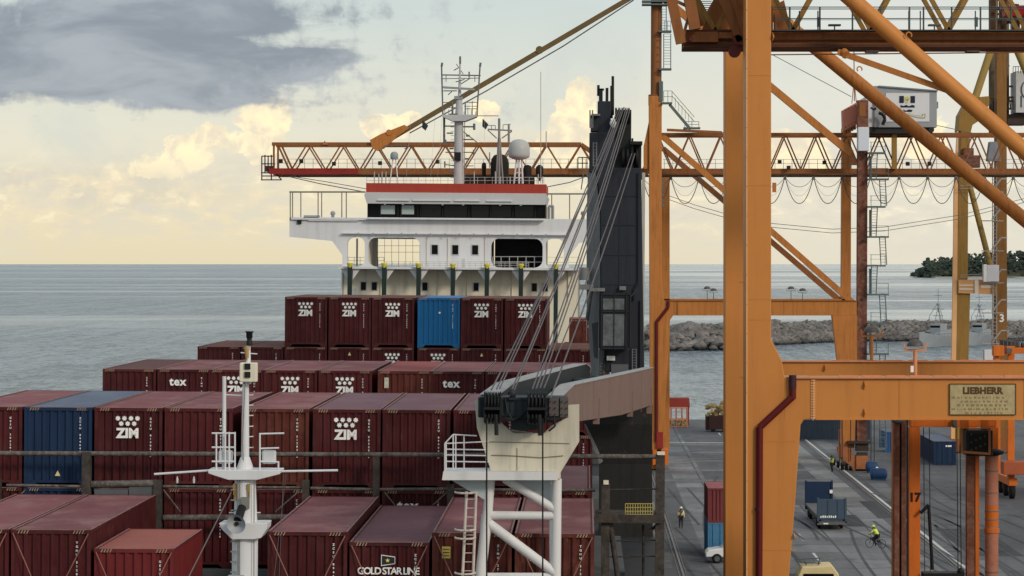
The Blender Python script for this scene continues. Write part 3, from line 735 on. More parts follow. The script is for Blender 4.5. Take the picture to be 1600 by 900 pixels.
# fourth row
D4 = 150.0; zt4 = top_z(650, 465.5, D4); zb4 = zt4 - 2.896; g4 = 'containers in the top tier before the bridge'
for px, m, mr, lg, lab in ((444, M_, mat('rust_roof', (.16, .075, .06), .8), 'zim', 'leftmost starred maroon container in the top tier before the bridge'),
    (512.5, M_, MATS['rust_roof'], 'zim', 'second starred maroon container from the left in the top tier'),
    (580, M_, MATS['rust_roof'], 'zim', 'starred maroon container left of the bright blue container, top tier'),
    (651.5, blue, blueroof, 'dot', 'bright blue container in the top tier before the bridge'),
    (719, M_, MATS['rust_roof'], 'zim', 'starred maroon container right of the bright blue container, top tier'),
    (787.5, M_, MATS['rust_roof'], 'zim', 'starred maroon container behind the crane wires, right end of top tier')):
    container(X_(px, D4), D4, zb4, 12.19, 2.896, m, mr, lab, lg, g4, detail=1)
names4 = ['leftmost container of the tier under the top one, seaward end', 'maroon container left of and below the leftmost top tier container', 'maroon container below the leftmost top tier container', 'maroon container with yellow triangle below the second top tier container',
          'starred maroon container peeping out below the third top tier container', 'starred maroon container below the bright blue container', 'maroon container with yellow triangle right of and below the bright blue container', 'maroon container below the right end of the top tier', 'maroon container between the top tier stack and the crane tower']
lg4 = [None, None, None, 'tri_hi', 'zim', 'zim', 'tri_hi', None, None]
for i in range(9):
    px = [308, 376, 444, 512.5, 580, 651.5, 719, 787.5, 856][i]
    container(X_(px, D4), D4, zb4 - 2.91, 12.19, 2.896, M_, MATS['rust_roof'], names4[i], lg4[i], 'second tier of the fourth row', detail=0)
    container(X_(px, D4), D4, zb4 - 5.82, 12.19, 2.896, M_, RF, 'maroon container buried in the lowest tier of the fourth row', None, 'buried lowest tier of the fourth row', detail=0, mark=False, stripes=False)
# one far container aft, right of the wires
p_ = Ps(889, 541, 180); container(p_.x, 180, p_.z, 6.06, 1.9, maroon2, RF, 'rust red container end with bars seen past the wires beside the crane tower', None, None, detail=0, mark=False, stripes=False, doors=True)
pf = B(); a = Ps(880, 541, 178); pf.box(a.x, a.x + 3.2, 177, 188, 10.5, a.z - .004); pf.build('side_deck', maroon2, ship)

# lashing rods on the nearest row
rodm = mat('lashing_rod_steel', (.28, .13, .11), .6, var=.3)
def rod(p, q_, lab): mb = B(); mb.tube(p, q_, .018, 6); solo(mb, 'lashing_rod', rodm, lab, 'lashing rod', 'lashing rods on the nearest row', ship=True)
for px, lab in ((-109, 'container at the left edge'), (19, 'plain maroon container behind the small red one'), (149, 'small bright red container'), (420, 'plain container right of the foremast'), (548, 'container with the star flag'), (677, 'container with the yellow placard'), (806, 'last container right of the jib rest')):
    x0 = X_(px, D1); zt_ = (zt if px not in (149, 548) else (13.2 if px == 149 else zb1 + 2.591)) - .1
    for s_, w_ in ((0, 'left'), (1, 'right')):
        xs = x0 + .06 if s_ == 0 else x0 + 2.38; xe = xs + (1.1 if s_ == 0 else -1.1)
        rod((xs, D1 - .06, zt_), (xe, D1 - .45, zt_ - 2.3), f'rod from the top {w_} corner of the {lab}')

# ---- lashing bridges (parts of the ship)
lb = B(); LD = 92.75
def lbp(x0, y0, x1, y1, r=.09): lb.tube(Ps(x0, y0, LD), Ps(x1, y1, LD), r, 8)
lbp(-60, 708, 735, 711, .085); lbp(895, 713, 1037, 713.5, .085); lbp(735, 711, 895, 713, .085)
lb.build('lashing_bridge', rusty, ship); lb = B()
for x0, y0, y1, r in ((-6, 748, 900, .17), (136, 706, 980, .15), (247, 750, 980, .14), (478, 750, 980, .12), (588, 712, 980, .11), (704, 757, 980, .12)):
    a = Ps(x0, y0, LD); b_ = Ps(x0, y1, LD); lb.box(a.x - r, a.x + r, LD - .15, LD + .15, 10.5, a.z)
lb.build('bridge_post', mat('dark_rusty_steel', (.045, .040, .037), .85, var=1.0, rust=.5, rustc=(.07, .035, .025), scale=2.5, patch=((.16, .13, .11), .3, 5)), ship); lb = B()
lbp(143, 757, 245, 755, .13); lbp(255, 809, 478, 808, .11); lbp(255, 760, 478, 762, .05); lbp(485, 763, 590, 765, .06); lbp(10, 758, 130, 760, .05); lbp(590, 765, 704, 764, .06); lbp(704, 765, 930, 766, .06)
for a_, b_ in (((255, 765), (282, 800)), ((470, 765), (430, 800)), ((600, 768), (625, 800)), ((700, 768), (665, 800)), ((40, 765), (15, 790))): lb.tube(Ps(*a_, LD), Ps(*b_, LD), .03, 5)
for x_ in range(-50, 930, 40): lb.box(Ps(x_, 700, LD).x, Ps(x_, 700, LD).x + .05, LD - .05, LD + .1, Ps(x_, 812, LD).z, Ps(x_, 809, LD).z)
lb.build('lashing_bridge', rusty, ship)
wd_ = B(); wd_.bar(Ps(148, 771, LD), Ps(200, 771, LD), .1, .3); wd_.bar(Ps(202, 768, LD), Ps(240, 768, LD), .1, .5); wd_.build('sign_board', greysteel, ship)
rb = B()
for x0, x1, y0 in ((1025, 1039, 711), (940, 953, 757)):
    a = Ps(x0, y0, 91.8); b_ = Ps(x1, y0, 91.8); rb.box(a.x, b_.x, 91.8, 92.2, 10.5, a.z)
a = Ps(930, 815, 92); b_ = Ps(1034, 803, 92); rb.box(a.x, b_.x, 91.6, 93.4, a.z, b_.z)
for y_ in (765, 845, 870): rb.tube(Ps(948, y_, 92), Ps(1030, y_ - 1, 92), .025, 5)
rb.tube(Ps(953, 815, 92), Ps(965, 900, 92), .1, 6); rb.tube(Ps(1005, 820, 92.3), Ps(1005, 900, 92.3), .05, 6)
for a_, b_ in (((1034, 815), (1015, 830)),): rb.tube(Ps(*a_, 92), Ps(*b_, 92), .06, 5)
rb.build('walkway_frame', MATS['dark_rusty_steel'], ship)
rb = B(); rect(rb, 943, 752, 951, 757, 91.75, .5, Ps); rect(rb, 1027, 707, 1039, 711, 91.75, .5, Ps); rb.build('post_cap', creamwall, ship)
yg = B()
for i in range(12): x_ = 977 + i * 3.9; yg.tube(Ps(x_, 805, 91.7), Ps(x_, 787, 91.7), .016, 5)
for y_ in (787, 793, 799, 804): yg.tube(Ps(977, y_, 91.7), Ps(1020, y_, 91.7), .016, 5)
yg.build('yellow_gate', mat('dull_yellow', (.40, .33, .10), .7), ship)

# ---- bridge house
HD = 196.0
def hp_(x, y, D=HD): return Ps(x, y, D)
def hx(x): return hp_(x, 380).x
def hzz(y): return hp_(712, y).z
w1 = holed_plate([(hx(x), hzz(y)) for x, y in ((452, 372), (452, 341), (972, 341), (972, 372), (905, 378), (889, 400), (889, 420), (535, 420), (535, 400), (519, 378))],
    [(hx(x0), hzz(y1), hx(x1), hzz(y0), r) for x0, y0, x1, y1, r in ((543, 372, 570, 417.5, .5), (575.5, 372, 656.5, 417.5, .6), (767.5, 372, 848, 417.5, .6), (852.5, 372, 881, 417.5, .5))], HD, .5)
w1.build('bridge_front', white, ship)
def hbox(x0, y0, x1, y1, D=HD, th=.5): mb = B(); mb.box(hx(x0), hx(x1), D, D + th, hzz(y1), hzz(y0)); return mb
def hm(lst):
    mb = B()
    for (x0, y0, x1, y1, D, th) in lst: mb.box(hx(x0), hx(x1), D, D + th, hzz(y1), hzz(y0))
    return mb
hm([(660, 372, 765, 418, HD + .52, 9), (533, 417.5, 905, 421, HD - 2.2, 13), (455, 345, 970, 349, HD + .55, 8), (575, 349, 850, 372, HD + .55, 12)]).build('bridge_deck', white, ship)
hm([(540, 372, 542.5, 418, HD + 9, .4), (656, 372, 660, 418, HD + .52, 9), (848, 372, 853, 418, HD + .52, 9), (570.5, 372, 575, 418, HD + .52, 9)]).build('gallery_wall', creamwall, ship)
hm([(769, 371, 847, 418, HD + 6, 5), ]).build('funnel_casing', black, ship)
# lower wall and niches
hm([(534, 421, 905, 600, HD, 12)]).build('lower_wall', creamwall, ship)
wallnear = B()
for i, xc in enumerate((551.5, 604.5, 657.5, 710.5, 763, 815.5, 869.5)):
    for s_ in (-1, 1):
        xx = hx(xc + s_ * 4); x2 = hx(xc + s_ * 15)
        wallnear.prism([(xx, hzz(421.2)), (x2, hzz(421.2)), (hx(xc + s_ * 12), hzz(426)), (xx, hzz(438))], HD - 2.0, HD - 1.9)
wallnear.build('bracket', white, ship)
for i, xc in enumerate((551.5, 604.5, 657.5, 710.5, 763, 815.5, 869.5)):
    mb = B(); mb.box(hx(xc - 3.3), hx(xc + 3.3), HD - 2.6, HD - 2.25, 10.5, hzz(417)); po = mb.build('lashing_post', greenpost, ship)
    mb = B(); mb.lathe((hx(xc), HD - 2.5, hzz(419)), [(.14, 0), (.2, .22), (.25, .34), (.1, .36)], 10); mb.build('post_cap', yellow, po)
rail = B()
def hrail(x0, x1, y0, y1, D, nposts, nr=3, r=.02, mb=None):
    mb = mb or rail
    for k in range(nr): yv = y0 + (y1 - y0) * k / nr; mb.tube(hp_(x0, yv, D), hp_(x1, yv, D), r, 4)
    for k in range(nposts + 1): xv = x0 + (x1 - x0) * k / nposts; mb.tube(hp_(xv, y0, D), hp_(xv, y1, D), r * 1.15, 4)
hrail(604, 826, 409, 418, HD - 2.1, 24, 3); hrail(544, 600, 402, 418, HD + 8, 6, 3)
for k in range(7): rail.tube(hp_(590 + k * 11, 374, HD + 9), hp_(590 + k * 11, 418, HD + 9), .02, 4)
for y_ in (384, 394): rail.tube(hp_(578, y_, HD + 9), hp_(656, y_, HD + 9), .02, 4)
hrail(770, 848, 401, 418, HD + .8, 6, 2, .03); hrail(853, 905, 402, 418, HD + .8, 3, 2, .02)
hrail(573, 850, 277, 287, HD + 1, 24, 2); hrail(573, 850, 277, 287, HD + 9, 24, 2)
rail.build('railing', mat('pale_rail_paint', (.42, .43, .44), .5), ship)
def roundbox(x0, y0, x1, y1, D, th, m, name, parent):
    mb = B(); mb.box(hx(x0), hx(x1), D, D + th, hzz(y1), hzz(y0)); return mb.build(name, m, parent, bevel=.12)
lightgrey = mat('window_frame_paint', (.5, .5, .52), .5)
for x0 in (674, 706, 737):
    wf = roundbox(x0 - 1, 381.5, x0 + 12, 399, HD - .06, .1, lightgrey, 'window', ship); roundbox(x0 + .8, 383, x0 + 10.2, 397.5, HD - .09, .06, glass, 'pane', wf)
for x0 in (564, 581, 660, 740, 831, 848):
    wf = roundbox(x0 - 1, 440.5, x0 + 10, 455.5, HD - .06, .1, lightgrey, 'window', ship); roundbox(x0 + .6, 441.8, x0 + 8.4, 454.2, HD - .09, .06, glass, 'pane', wf)
# wheelhouse
wh = B()
poly = lambda pts: [(hx(x), hzz(y)) for x, y in pts]
wh.prism(poly(((571, 301.5), (853, 301.5), (855, 306), (851, 319), (573, 319), (569, 306))), HD - .3, HD + 10)
wh.prism(poly(((573, 340.5), (852, 340.5), (852, 342), (573, 342))), HD + .1, HD + 10)
wh.build('wheelhouse', mat('pale_grey_house_paint', (.50, .51, .53), .55, var=.05), ship)
hm([(571.5, 287, 853, 301.5, HD - .1, 10)]).build('roof_band', redband, ship)
hm([(573, 319, 852.5, 340.5, HD + .5, 9)]).build('bridge_windows', glass, ship)
mb = B()
for x_ in (573, 592.5, 620, 625, 651, 655.5, 690, 731, 765, 800, 835, 851): mb.box(hx(x_), hx(x_ + 1.6), HD + .36, HD + .495, hzz(341), hzz(318))
mb.build('window_mullion', black, ship)
for x0, x1 in ((593, 616), (626, 646)): roundbox(x0, 321, x1, 335.5, HD + .40, .09, paleglass, 'window_pane', ship)
mb = B(); mb.box(hx(575), hx(850), HD - .6, HD + .2, hzz(343.5), hzz(341)); mb.box(hx(455), hx(575), HD - .2, HD + 2, hzz(345), hzz(342)); mb.box(hx(535), hx(890), HD - .35, HD, hzz(366.5), hzz(365))
mb.box(hx(482), hx(560), HD - .15, HD, hzz(347), hzz(342.5)); mb.build('ledge', white, ship)
mb = B(); 
for x0, x1 in ((590, 640), (645, 705), (710, 750), (760, 800)): mb.box(hx(x0), hx(x1), HD - .45, HD - .3, hzz(314.5), hzz(313))
mb.build('window_wiper_rail', white, ship)
mb = B(); hm_ = [(464, 343.5, 471, 352)]; mb.box(hx(464.5), hx(471), HD - .15, HD + .0, hzz(351.5), hzz(344.5)); mb.build('wing_lamp', black, ship)
mb = B()
for k in range(14): x_ = 560 + k * 22.5; mb.box(hx(x_), hx(x_ + 1.6), HD - .42, HD - .34, hzz(369), hzz(364.5))
for x_ in (600, 628, 690, 722, 780, 812): mb.box(hx(x_), hx(x_ + 3), HD - .42, HD - .3, hzz(321), hzz(318.5))
for x_ in (536, 905): mb.box(hx(x_), hx(x_ + 1.5), HD - .05, HD + .05, hzz(600), hzz(421))
mb.build('lamp_bracket', housegrey, ship)
mb = B()
for x0, x1 in ((657.5, 688), (693, 729), (736, 763), (767, 798), (804, 833)): mb.box(hx(x0), hx(x1), HD + .44, HD + .49, hzz(339), hzz(321))
mb.build('bridge_pane', mat('reflecting_glass', (.008, .011, .012), .15, spec=.18, var=0), ship)
mb = B(); mb.box(hx(722), hx(727), HD - .03, HD + .0, hzz(417), hzz(404)); mb.box(hx(549), hx(557), HD - .03, HD, hzz(470), hzz(452)); mb.build('door', lightgrey, ship)
mb = B(); 
for x_ in (667, 700, 758): mb.tube(hp_(x_, 372, HD - .06), hp_(x_, 416, HD - .06), .03, 5)
for x_ in (595, 684, 730, 800, 888): mb.tube(hp_(x_, 423, HD - .08), hp_(x_, 470, HD - .08), .05, 5)
mb.build('drain_pipe', creamwall, ship)
# awning frames over the wings
aw = B()
for (a0, a1, yy0, posts) in ((453, 571, 300, (453.5, 457, 470, 497, 502.5, 534, 541)), (855, 972, 303, (862, 890, 921, 950, 971))):
    aw.bar(hp_(a0, yy0, HD), hp_(a1, yy0, HD), .15, .12); aw.bar(hp_(a0, yy0, HD + 6), hp_(a1, yy0, HD + 6), .1, .1)
    for p_x in posts: aw.tube(hp_(p_x, yy0, HD + (0 if int(p_x) % 2 else 6)), hp_(p_x, 343, HD + (0 if int(p_x) % 2 else 6)), .045, 5)
    aw.bar(hp_(a0, yy0, HD), hp_(a0, yy0, HD + 6), .1, .1)
aw.build('awning_frame', mat('awning_grey', (.22, .21, .18), .6), ship)
mb = B()
for x_ in (520, 911): mb.lathe(hp_(x_, 343, HD + 1), [(.12, 0), (.12, .35), (.2, .4), (.15, .6), (.02, .65)], 10)
mb.box(hx(474), hx(498), HD, HD + .8, hzz(342), hzz(338)); mb.tube(hp_(858, 322, HD + 1), hp_(858, 342, HD + 1), .1, 5); mb.tube(hp_(864, 322, HD + 1), hp_(864, 342, HD + 1), .1, 5); mb.tube(hp_(857, 322, HD + 1), hp_(865, 322, HD + 1), .1, 5)
mb.build('wing_fitting', housegrey, ship)
# radar mast
RMD = HD + 3
rm = B()
def rp(x, y, D=RMD): return Ps(x, y, D)
rm.tube(rp(717, 290), rp(717, 180), .40, 16, .34); rm.tube(rp(717, 180), rp(718, 150), .3, 12, .22); rm.tube(rp(718, 150), rp(719, 92), .13, 8, .05)
rm.prism([(rp(x, y).x, rp(x, y).z) for x, y in ((691, 180), (746, 180), (745, 183), (727, 190), (708, 190), (692, 183))], RMD - .8, RMD + .8)
rmo = rm.build('radar_mast', mat('mast_grey_white', (.47, .48, .50), .5, var=.15), ship)
rm = B()
for x0, y0, x1, y1, r in ((692, 182, 690, 104, .06), (745, 182, 750, 104, .06), (690, 117, 751, 118, .05), (691, 123, 748, 122, .03), (692, 136, 741, 139, .06), (693, 142, 714, 142, .04), (719, 132, 735, 122, .04), (696, 222, 717, 222, .05), (696, 218, 696, 226, .08),
    (696, 238, 740, 238, .04), (740, 234, 740, 242, .06), (723, 198, 741, 198, .06), (741, 193, 741, 203, .1), (695, 197, 711, 197, .05), (724, 218, 741, 218, .05), (723, 205, 745, 222, .04), (694, 182, 694, 226, .09), (691, 160, 712, 160, .03), (725, 160, 746, 160, .03), (727, 170, 746, 170, .03),
    (738, 158, 738, 181, .03), (746, 158, 746, 181, .04), (727, 160, 727, 181, .05), (707, 160, 707, 181, .08), (695, 257, 717, 260, .04), (695, 252, 695, 262, .06), (717, 260, 740, 259, .03), (690, 104, 691, 98, .09), (750, 104, 751, 98, .09), (746, 181, 779, 181, .03), (713, 100, 724, 116, .03), (719, 100, 719, 88, .08)):
    rm.tube(rp(x0, y0), rp(x1, y1), r, 6)
for k in range(14): rm.tube(rp(704, 192 + k * 6.6), rp(709, 192 + k * 6.6), .025, 4)
for k in range(9): x_ = 695 + k * 6; rm.tube(rp(x_, 181), rp(x_, 168 + (k % 3) * 3), .03, 4)
for x0, y0, x1, y1, r in ((726, 190, 726, 285, .03), (728, 212, 734, 212, .08), (698, 208, 708, 208, .06), (702, 232, 709, 232, .07), (726, 248, 733, 248, .07), (701, 268, 709, 268, .05), (712, 128, 726, 124, .04), (709, 110, 716, 106, .04), (733, 112, 733, 121, .06), (700, 148, 706, 143, .04), (697, 128, 697, 118, .03), (742, 128, 742, 118, .03), (719, 150, 731, 145, .04), (694, 168, 712, 168, .025), (725, 166, 746, 166, .025)):
    rm.tube(rp(x0, y0, RMD - .4), rp(x1, y1, RMD - .4), r, 5)
rm.build('mast_yard', mat('dark_mast_grey', (.14, .145, .15), .6), rmo)
rm = B(); rm.box(rp(712, 0).x, rp(712, 0).x + .5, RMD - .6, RMD - .35, rp(0, 246).z, rp(0, 233).z); rm.box(rp(704, 0).x, rp(706, 0).x + .5, RMD - .6, RMD - .3, rp(0, 178).z, rp(0, 173).z); rm.build('mast_light', black, rmo)
rm = B(); rm.box(rp(711, 0).x, rp(724, 0).x, RMD - .3, RMD + .1, rp(0, 150).z, rp(0, 145).z); rm.bar(rp(693, 137, RMD - .4), rp(742, 140, RMD - .4), .15, .12); rm.build('radar_scanner', housegrey, rmo)
am = B(); AD = HD + 8
for x0, y0, x1, y1, r in ((780, 287, 780, 185, .1), (775, 287, 779, 215, .07), (786, 287, 781, 215, .07), (762, 202, 800, 204, .06), (768, 196, 768, 204, .03), (795, 194, 795, 222, .09), (762, 196, 774, 196, .03), (786, 195, 798, 194, .03), (786, 195, 786, 204, .03), (762, 203, 776, 216, .05), (800, 205, 784, 216, .05), (765, 262, 765, 238, .05), (774, 196, 774, 204, .03)):
    am.tube(Ps(x0, y0, AD), Ps(x1, y1, AD), r, 6)
am.build('aft_mast', mat('aft_mast_grey', (.25, .25, .25), .6), ship)
dm = B(); DD = HD + 2; c = Ps(811, 247, DD)
dm.lathe(c, [(.35, -.12), (.78, .05), (.82, .25), (.82, .75), (.72, 1.12), (.5, 1.33), (.25, 1.42), (.02, 1.44)], 20)
dmo = dm.build('satellite_dome', mat('dome_grey', (.42, .43, .43), .4, var=.04), ship)
dm = B()
for x0, x1 in ((807, 803), (815, 817), (811, 811)): dm.tube(Ps(x0, 249, DD), Ps(x1, 287, DD), .07, 6)
for y_ in (262, 270, 278): dm.tube(Ps(805, y_, DD), Ps(816, y_, DD), .04, 5)
dm.build('dome_stand', white, dmo)
dm = B(); c = Ps(616, 247, DD); dm.lathe(c, [(.25, -.1), (.3, .0), (.3, .3), (.2, .45), (.02, .5)], 14); d2 = dm.build('satellite_dome', mat('dome_bluegrey', (.25, .31, .34), .5), ship)
dm = B(); dm.tube(Ps(614, 248, DD), Ps(609, 287, DD), .05, 5); dm.tube(Ps(618, 248, DD), Ps(622, 287, DD), .05, 5); dm.build('dome_stand', white, d2)
fn = B(); FD = HD + 9.5; c = Ps(780.5, 287, FD); fn.lathe(c, [(.72, 0), (.72, 1.6), (.66, 1.95), (.45, 2.25), (.2, 2.33), (.02, 2.34)], 18)
fn.lathe(Ps(756, 287, FD), [(.16, 0), (.16, 1.2), (.2, 1.3), (.16, 1.6), (.02, 1.7)], 10); fn.lathe(Ps(824, 287, FD), [(.3, 0), (.34, 1.0), (.3, 1.4), (.05, 1.5)], 12); fn.lathe(Ps(843, 283, FD), [(.1, 0), (.3, .6), (.3, 1.1), (.1, 1.3)], 12)
fn.box(Ps(722, 0, FD).x, Ps(837, 0, FD).x, FD - .8, FD + 1.5, Ps(780, 287, FD).z, Ps(780, 277, FD).z)
fn.build('funnel_outlets', mat('exhaust_brown_black', (.018, .014, .012), .8, var=.3), ship)
rt = B()
for x_ in (585, 592, 597, 603, 741, 774, 782, 797, 841, 848): rt.tube(Ps(x_, 287, HD + .6), Ps(x_, 268 + (x_ % 3) * 4, HD + .6), .045, 5)
rt.tube(Ps(845, 287, HD + 4), Ps(845, 112, HD + 4), .025, 5); rt.tube(Ps(853.5, 230, HD + 4), Ps(853.5, 205, HD + 4), .04, 5)
for x_ in (634, 672, 683): rt.tube(Ps(x_ + 8, 181, RMD), Ps(x_, 287, RMD), .01, 4)
rt.tube(Ps(757, 183, RMD), Ps(757, 225, RMD), .01, 4); rt.build('antenna', mat('antenna_pale', (.4, .4, .4), .6), ship)
# foremast
FMD = 72.0
fm = B()
def fp(x, y, D=FMD): return Ps(x, y, D)
fm.tube((fp(383, 800).x, FMD, 10.5), fp(383, 828), .36, 24, .36); fm.tube(fp(384, 828), fp(383, 742), .33, 24, .29)
fm.tube(fp(383, 742), fp(384, 600), .115, 12, .09); fm.tube(fp(383, 735), fp(383, 714), .26, 12, .13)
fm.tube(fp(388, 600), fp(388, 540), .08, 10, .06)
fm.tube(fp(350, 735), fp(350.5, 588), .055, 8)
fmo = fm.build('foremast', white, ship, bevel=0)
pl = B()
pl.prism([(fp(x, y).x, fp(x, y).z) for x, y in ((328, 732), (441, 733), (440, 739), (405, 748), (360, 748), (329, 738))], FMD - .45, FMD + .5)
pl.prism([(fp(x, y).x, fp(x, y).z) for x, y in ((346, 815), (421, 815), (420, 824), (411, 838), (400, 840), (366, 840), (350, 824))], FMD - .5, FMD + .5)
pl.build('mast_platform', white, fmo, bevel=.02)
pl = B()
for x0, y0, x1, y1 in ((331, 677, 366, 677), (331, 699, 366, 699), (331, 721, 366, 721), (338, 677, 338, 734), (367, 675, 367, 734), (352, 675, 352, 734), (358, 675, 358, 734), (405, 678, 444, 677), (405, 701, 436, 700), (405, 721, 436, 722), (406, 678, 406, 735), (435, 722, 435, 733)):
    pl.tube(fp(x0, y0, FMD - .3), fp(x1, y1, FMD - .3), .026, 6)
for x0, y0, x1, y1 in ((241, 741, 330, 735), (440, 736.5, 528, 735)): pl.tube(fp(x0, y0), fp(x1, y1), .035, 6)
for y_ in (618, 634, 650, 667, 683, 700): pl.tube(fp(378, y_), fp(396, y_ - 1), .018, 5)
pl.tube(fp(352, 617), fp(382, 618), .02, 5); pl.tube(fp(376, 551), fp(402, 553), .018, 5); pl.tube(fp(358, 801), fp(407, 801), .02, 5)
pl.build('mast_rail', white, fmo)
pl = B(); rect(pl, 374, 567, 401, 597, FMD - .35, .3, Ps); pl.build('lamp_box', creamwall, fmo, bevel=.03)
pl = B(); rect(pl, 382, 568, 391, 577, FMD - .4, .05, Ps); rect(pl, 382, 581, 391, 590, FMD - .4, .05, Ps); pl.build('navigation_light', black, fmo)
pl = B(); pl.lathe(fp(389.5, 540), [(.08, 0), (.09, .12), (.07, .14), (.07, .2), (.09, .22), (.09, .36), (.12, .38), (.12, .4), (.02, .4)], 12); pl.build('masthead_light', black, fmo)
pl = B(); pl.tube(fp(386, 541), fp(388, 567), .09, 10, .06); pl.build('light_bracket', mat('rust_stained_paint', (.42, .28, .12), .7, var=.4, rust=.5, scale=4), fmo)
for x0, x1 in ((341, 363), (409, 431)):
    pl = B(); rect(pl, x0, 704, x1, 725, FMD - .2, .16, Ps); pl.build('floodlight', mat('lamp_white', (.55, .58, .6), .4), fmo, bevel=.05)
pl = B(); c = fp(369, 819, FMD - 1.0); pl.tube(c + Vector((0, -.02, 0)), c + Vector((.03, .14, .03)), .27, 24, .12, cap=False); pl.tube(c + Vector((.03, .14, .03)), c + Vector((.06, .42, .08)), .12, 24, .05); pl.lathe(c, [(.27, -.03), (.285, -.02), (.285, .0), (.26, .01)], 24, 'Y') if 0 else None; ho = pl.build('fog_horn', mat('horn_grey', (.33, .35, .38), .45), fmo)
pl = B(); pl.lathe(c + Vector((0, 0, 0)), [(.06, .10), (.05, .11)], 14, 'Y'); pl.tube(fp(372, 812, FMD - .9), fp(378, 793, FMD - .5), .12, 10); pl.build('horn_driver', black, ho)
pl = B(); pl.box(fp(366, 0).x, fp(391, 0).x, FMD - .55, FMD - .3, fp(0, 930).z, fp(0, 893).z); pl.build('mast_cabinet', housegrey, fmo, bevel=.03)
pl = B()
for x_, y0_ in ((374, 752), (396, 752)):
    for q_ in range(5): pl.box(fp(x_ + q_ * .8 - 2, 0).x, fp(x_ + q_ * .8 - 1.2, 0).x, FMD - .345, FMD - .2, fp(0, y0_ + 8 + 22 * ((q_ * 7) % 5) / 5).z, fp(0, y0_).z)
pl.build('rust_stain', mat('rust_stain', (.30, .19, .06), .8, var=.5, scale=6), fmo)
pl = B()
for x_ in (371, 374.5, 397): pl.tube(fp(x_, 748, FMD - .34), fp(x_ - .5, 960, FMD - .38), .014, 5)
for y_ in range(760, 960, 16): pl.box(fp(369, 0).x, fp(377, 0).x, FMD - .37, FMD - .3, fp(0, y_ + 2).z, fp(0, y_).z)
pl.path([fp(381, 735, FMD - .16), fp(379, 690, FMD - .14), fp(381, 640, FMD - .13), fp(383, 600, FMD - .2)], .012, 5)
pl.box(fp(386, 0).x, fp(398, 0).x, FMD - .40, FMD - .3, fp(0, 790).z, fp(0, 772).z)
pl.build('mast_cable', mat('cable_grey', (.20, .20, .19), .6), fmo)
st = B(); st.tube(fp(372, 748), fp(293, 905, FMD - 2), .02, 5); st.tube(fp(447, 740), fp(428, 905), .008, 4); st.tube(fp(443, 740), fp(436, 905), .008, 4); st.build('stay_wire', wirelt, fmo)
for i, x_ in enumerate((277, 303)):
    pl = B(); pl.lathe(fp(x_, 752), [(.03, -.05), (.035, .05), (.01, .14)], 8); pl.build('signal_lamp', lightgrey, fmo)
# jib rest
JD = 77.5
jr = B()
jr.prism(px2(((742, 627), (746, 622), (752, 640), (778, 656), (802, 677), (850, 677), (863, 664), (888, 652), (888, 633), (905, 632), (905, 690), (876, 738), (876, 748), (768, 748), (768, 738), (745, 668)), JD, Ps), JD, JD + .14)
jr.prism(px2(((745, 668), (905, 690), (876, 740), (768, 740)), JD, Ps), JD + .95, JD + 1.1)
for a_, b_ in (((742, 627), (745, 668)), ((745, 668), (770, 740)), ((905, 632), (905, 690)), ((905, 690), (876, 740))):
    p = Ps(*a_, JD); q_ = Ps(*b_, JD); jr.add([(p.x, JD + .14, p.z), (q_.x, JD + .14, q_.z), (q_.x, JD + 1.0, q_.z), (p.x, JD + 1.0, p.z)], [(0, 1, 2, 3)])
jro = jr.build('jib_rest', cream, ship)
jl = B()
jl.prism(px2(((692, 748), (694, 735), (768, 735), (870, 736), (872, 748)), JD, Ps), JD - .5, JD + 1.0)
for x0, y0, x1, y1, r in ((766, 748, 762, 800, .15), (762, 800, 744, 960, .16), (870, 748, 868, 960, .15), (762, 805, 868, 806, .13), (788, 748, 868, 796, .13), (764, 818, 868, 896, .15), (746, 900, 868, 900, .1)):
    jl.tube(Ps(x0, y0, JD + .2), Ps(x1, y1, JD + .2), r, 14)
for x0, y0, x1, y1, r in ((868, 748, 868, 960, .12), (762, 800, 750, 960, .12)): jl.tube(Ps(x0 - 4, y0 + 4, JD + 1.5), Ps(x1 - 4, y1, JD + 1.5), r, 12)
jl.build('support_frame', mat('white_frame_paint', (.66, .66, .67), .45, var=.1, rust=.12, rustc=(.3, .25, .2)), jro)
jl = B(); jl.prism(px2(((702, 749), (758, 749), (758, 782)), JD, Ps), JD + .1, JD + .16); jl.prism(px2(((778, 749), (864, 749), (864, 790)), JD + .6, Ps), JD + .6, JD + .66)
jl.build('gusset', mat('blue_white_paint', (.45, .52, .55), .5, var=.1), jro)
jl = B()
for x0, y0, x1, y1 in ((695, 693, 708, 679), (708, 679, 745, 681), (697, 693, 764, 690), (697, 702, 762, 703), (697, 711, 762, 712), (697, 721, 765, 722), (697, 733, 697, 690), (712, 733, 712, 680), (708, 733, 708, 679), (725, 733, 725, 681), (760, 733, 760, 690), (695, 693, 695, 735)):
    jl.tube(Ps(x0, y0, JD - .4), Ps(x1, y1, JD - .4), .022, 6)
jl.build('railing', white, jro)
jl = B()
for x0, x1 in ((729, 720), (744, 737)): jl.tube(Ps(x0, 768, JD - .2), Ps(x1, 960, JD - .2), .045, 6)
for y_ in (769, 827, 840, 895):
    c_ = Ps(727, y_, JD - .2); jl.path([c_ + Vector((-.30 * math.cos(a_), -.42 * math.sin(a_) , 0)) for a_ in [i_ * math.pi / 8 for i_ in range(9)]], .035, 6)
for k in range(10): jl.tube(Ps(727 - k * .8, 780 + k * 14, JD - .2), Ps(743 - k * .6, 780 + k * 14, JD - .2), .015, 5)
jl.build('ladder', mat('pinkish_ladder_paint', (.56, .49, .45), .6, var=.3, rust=.3, scale=4), jro)
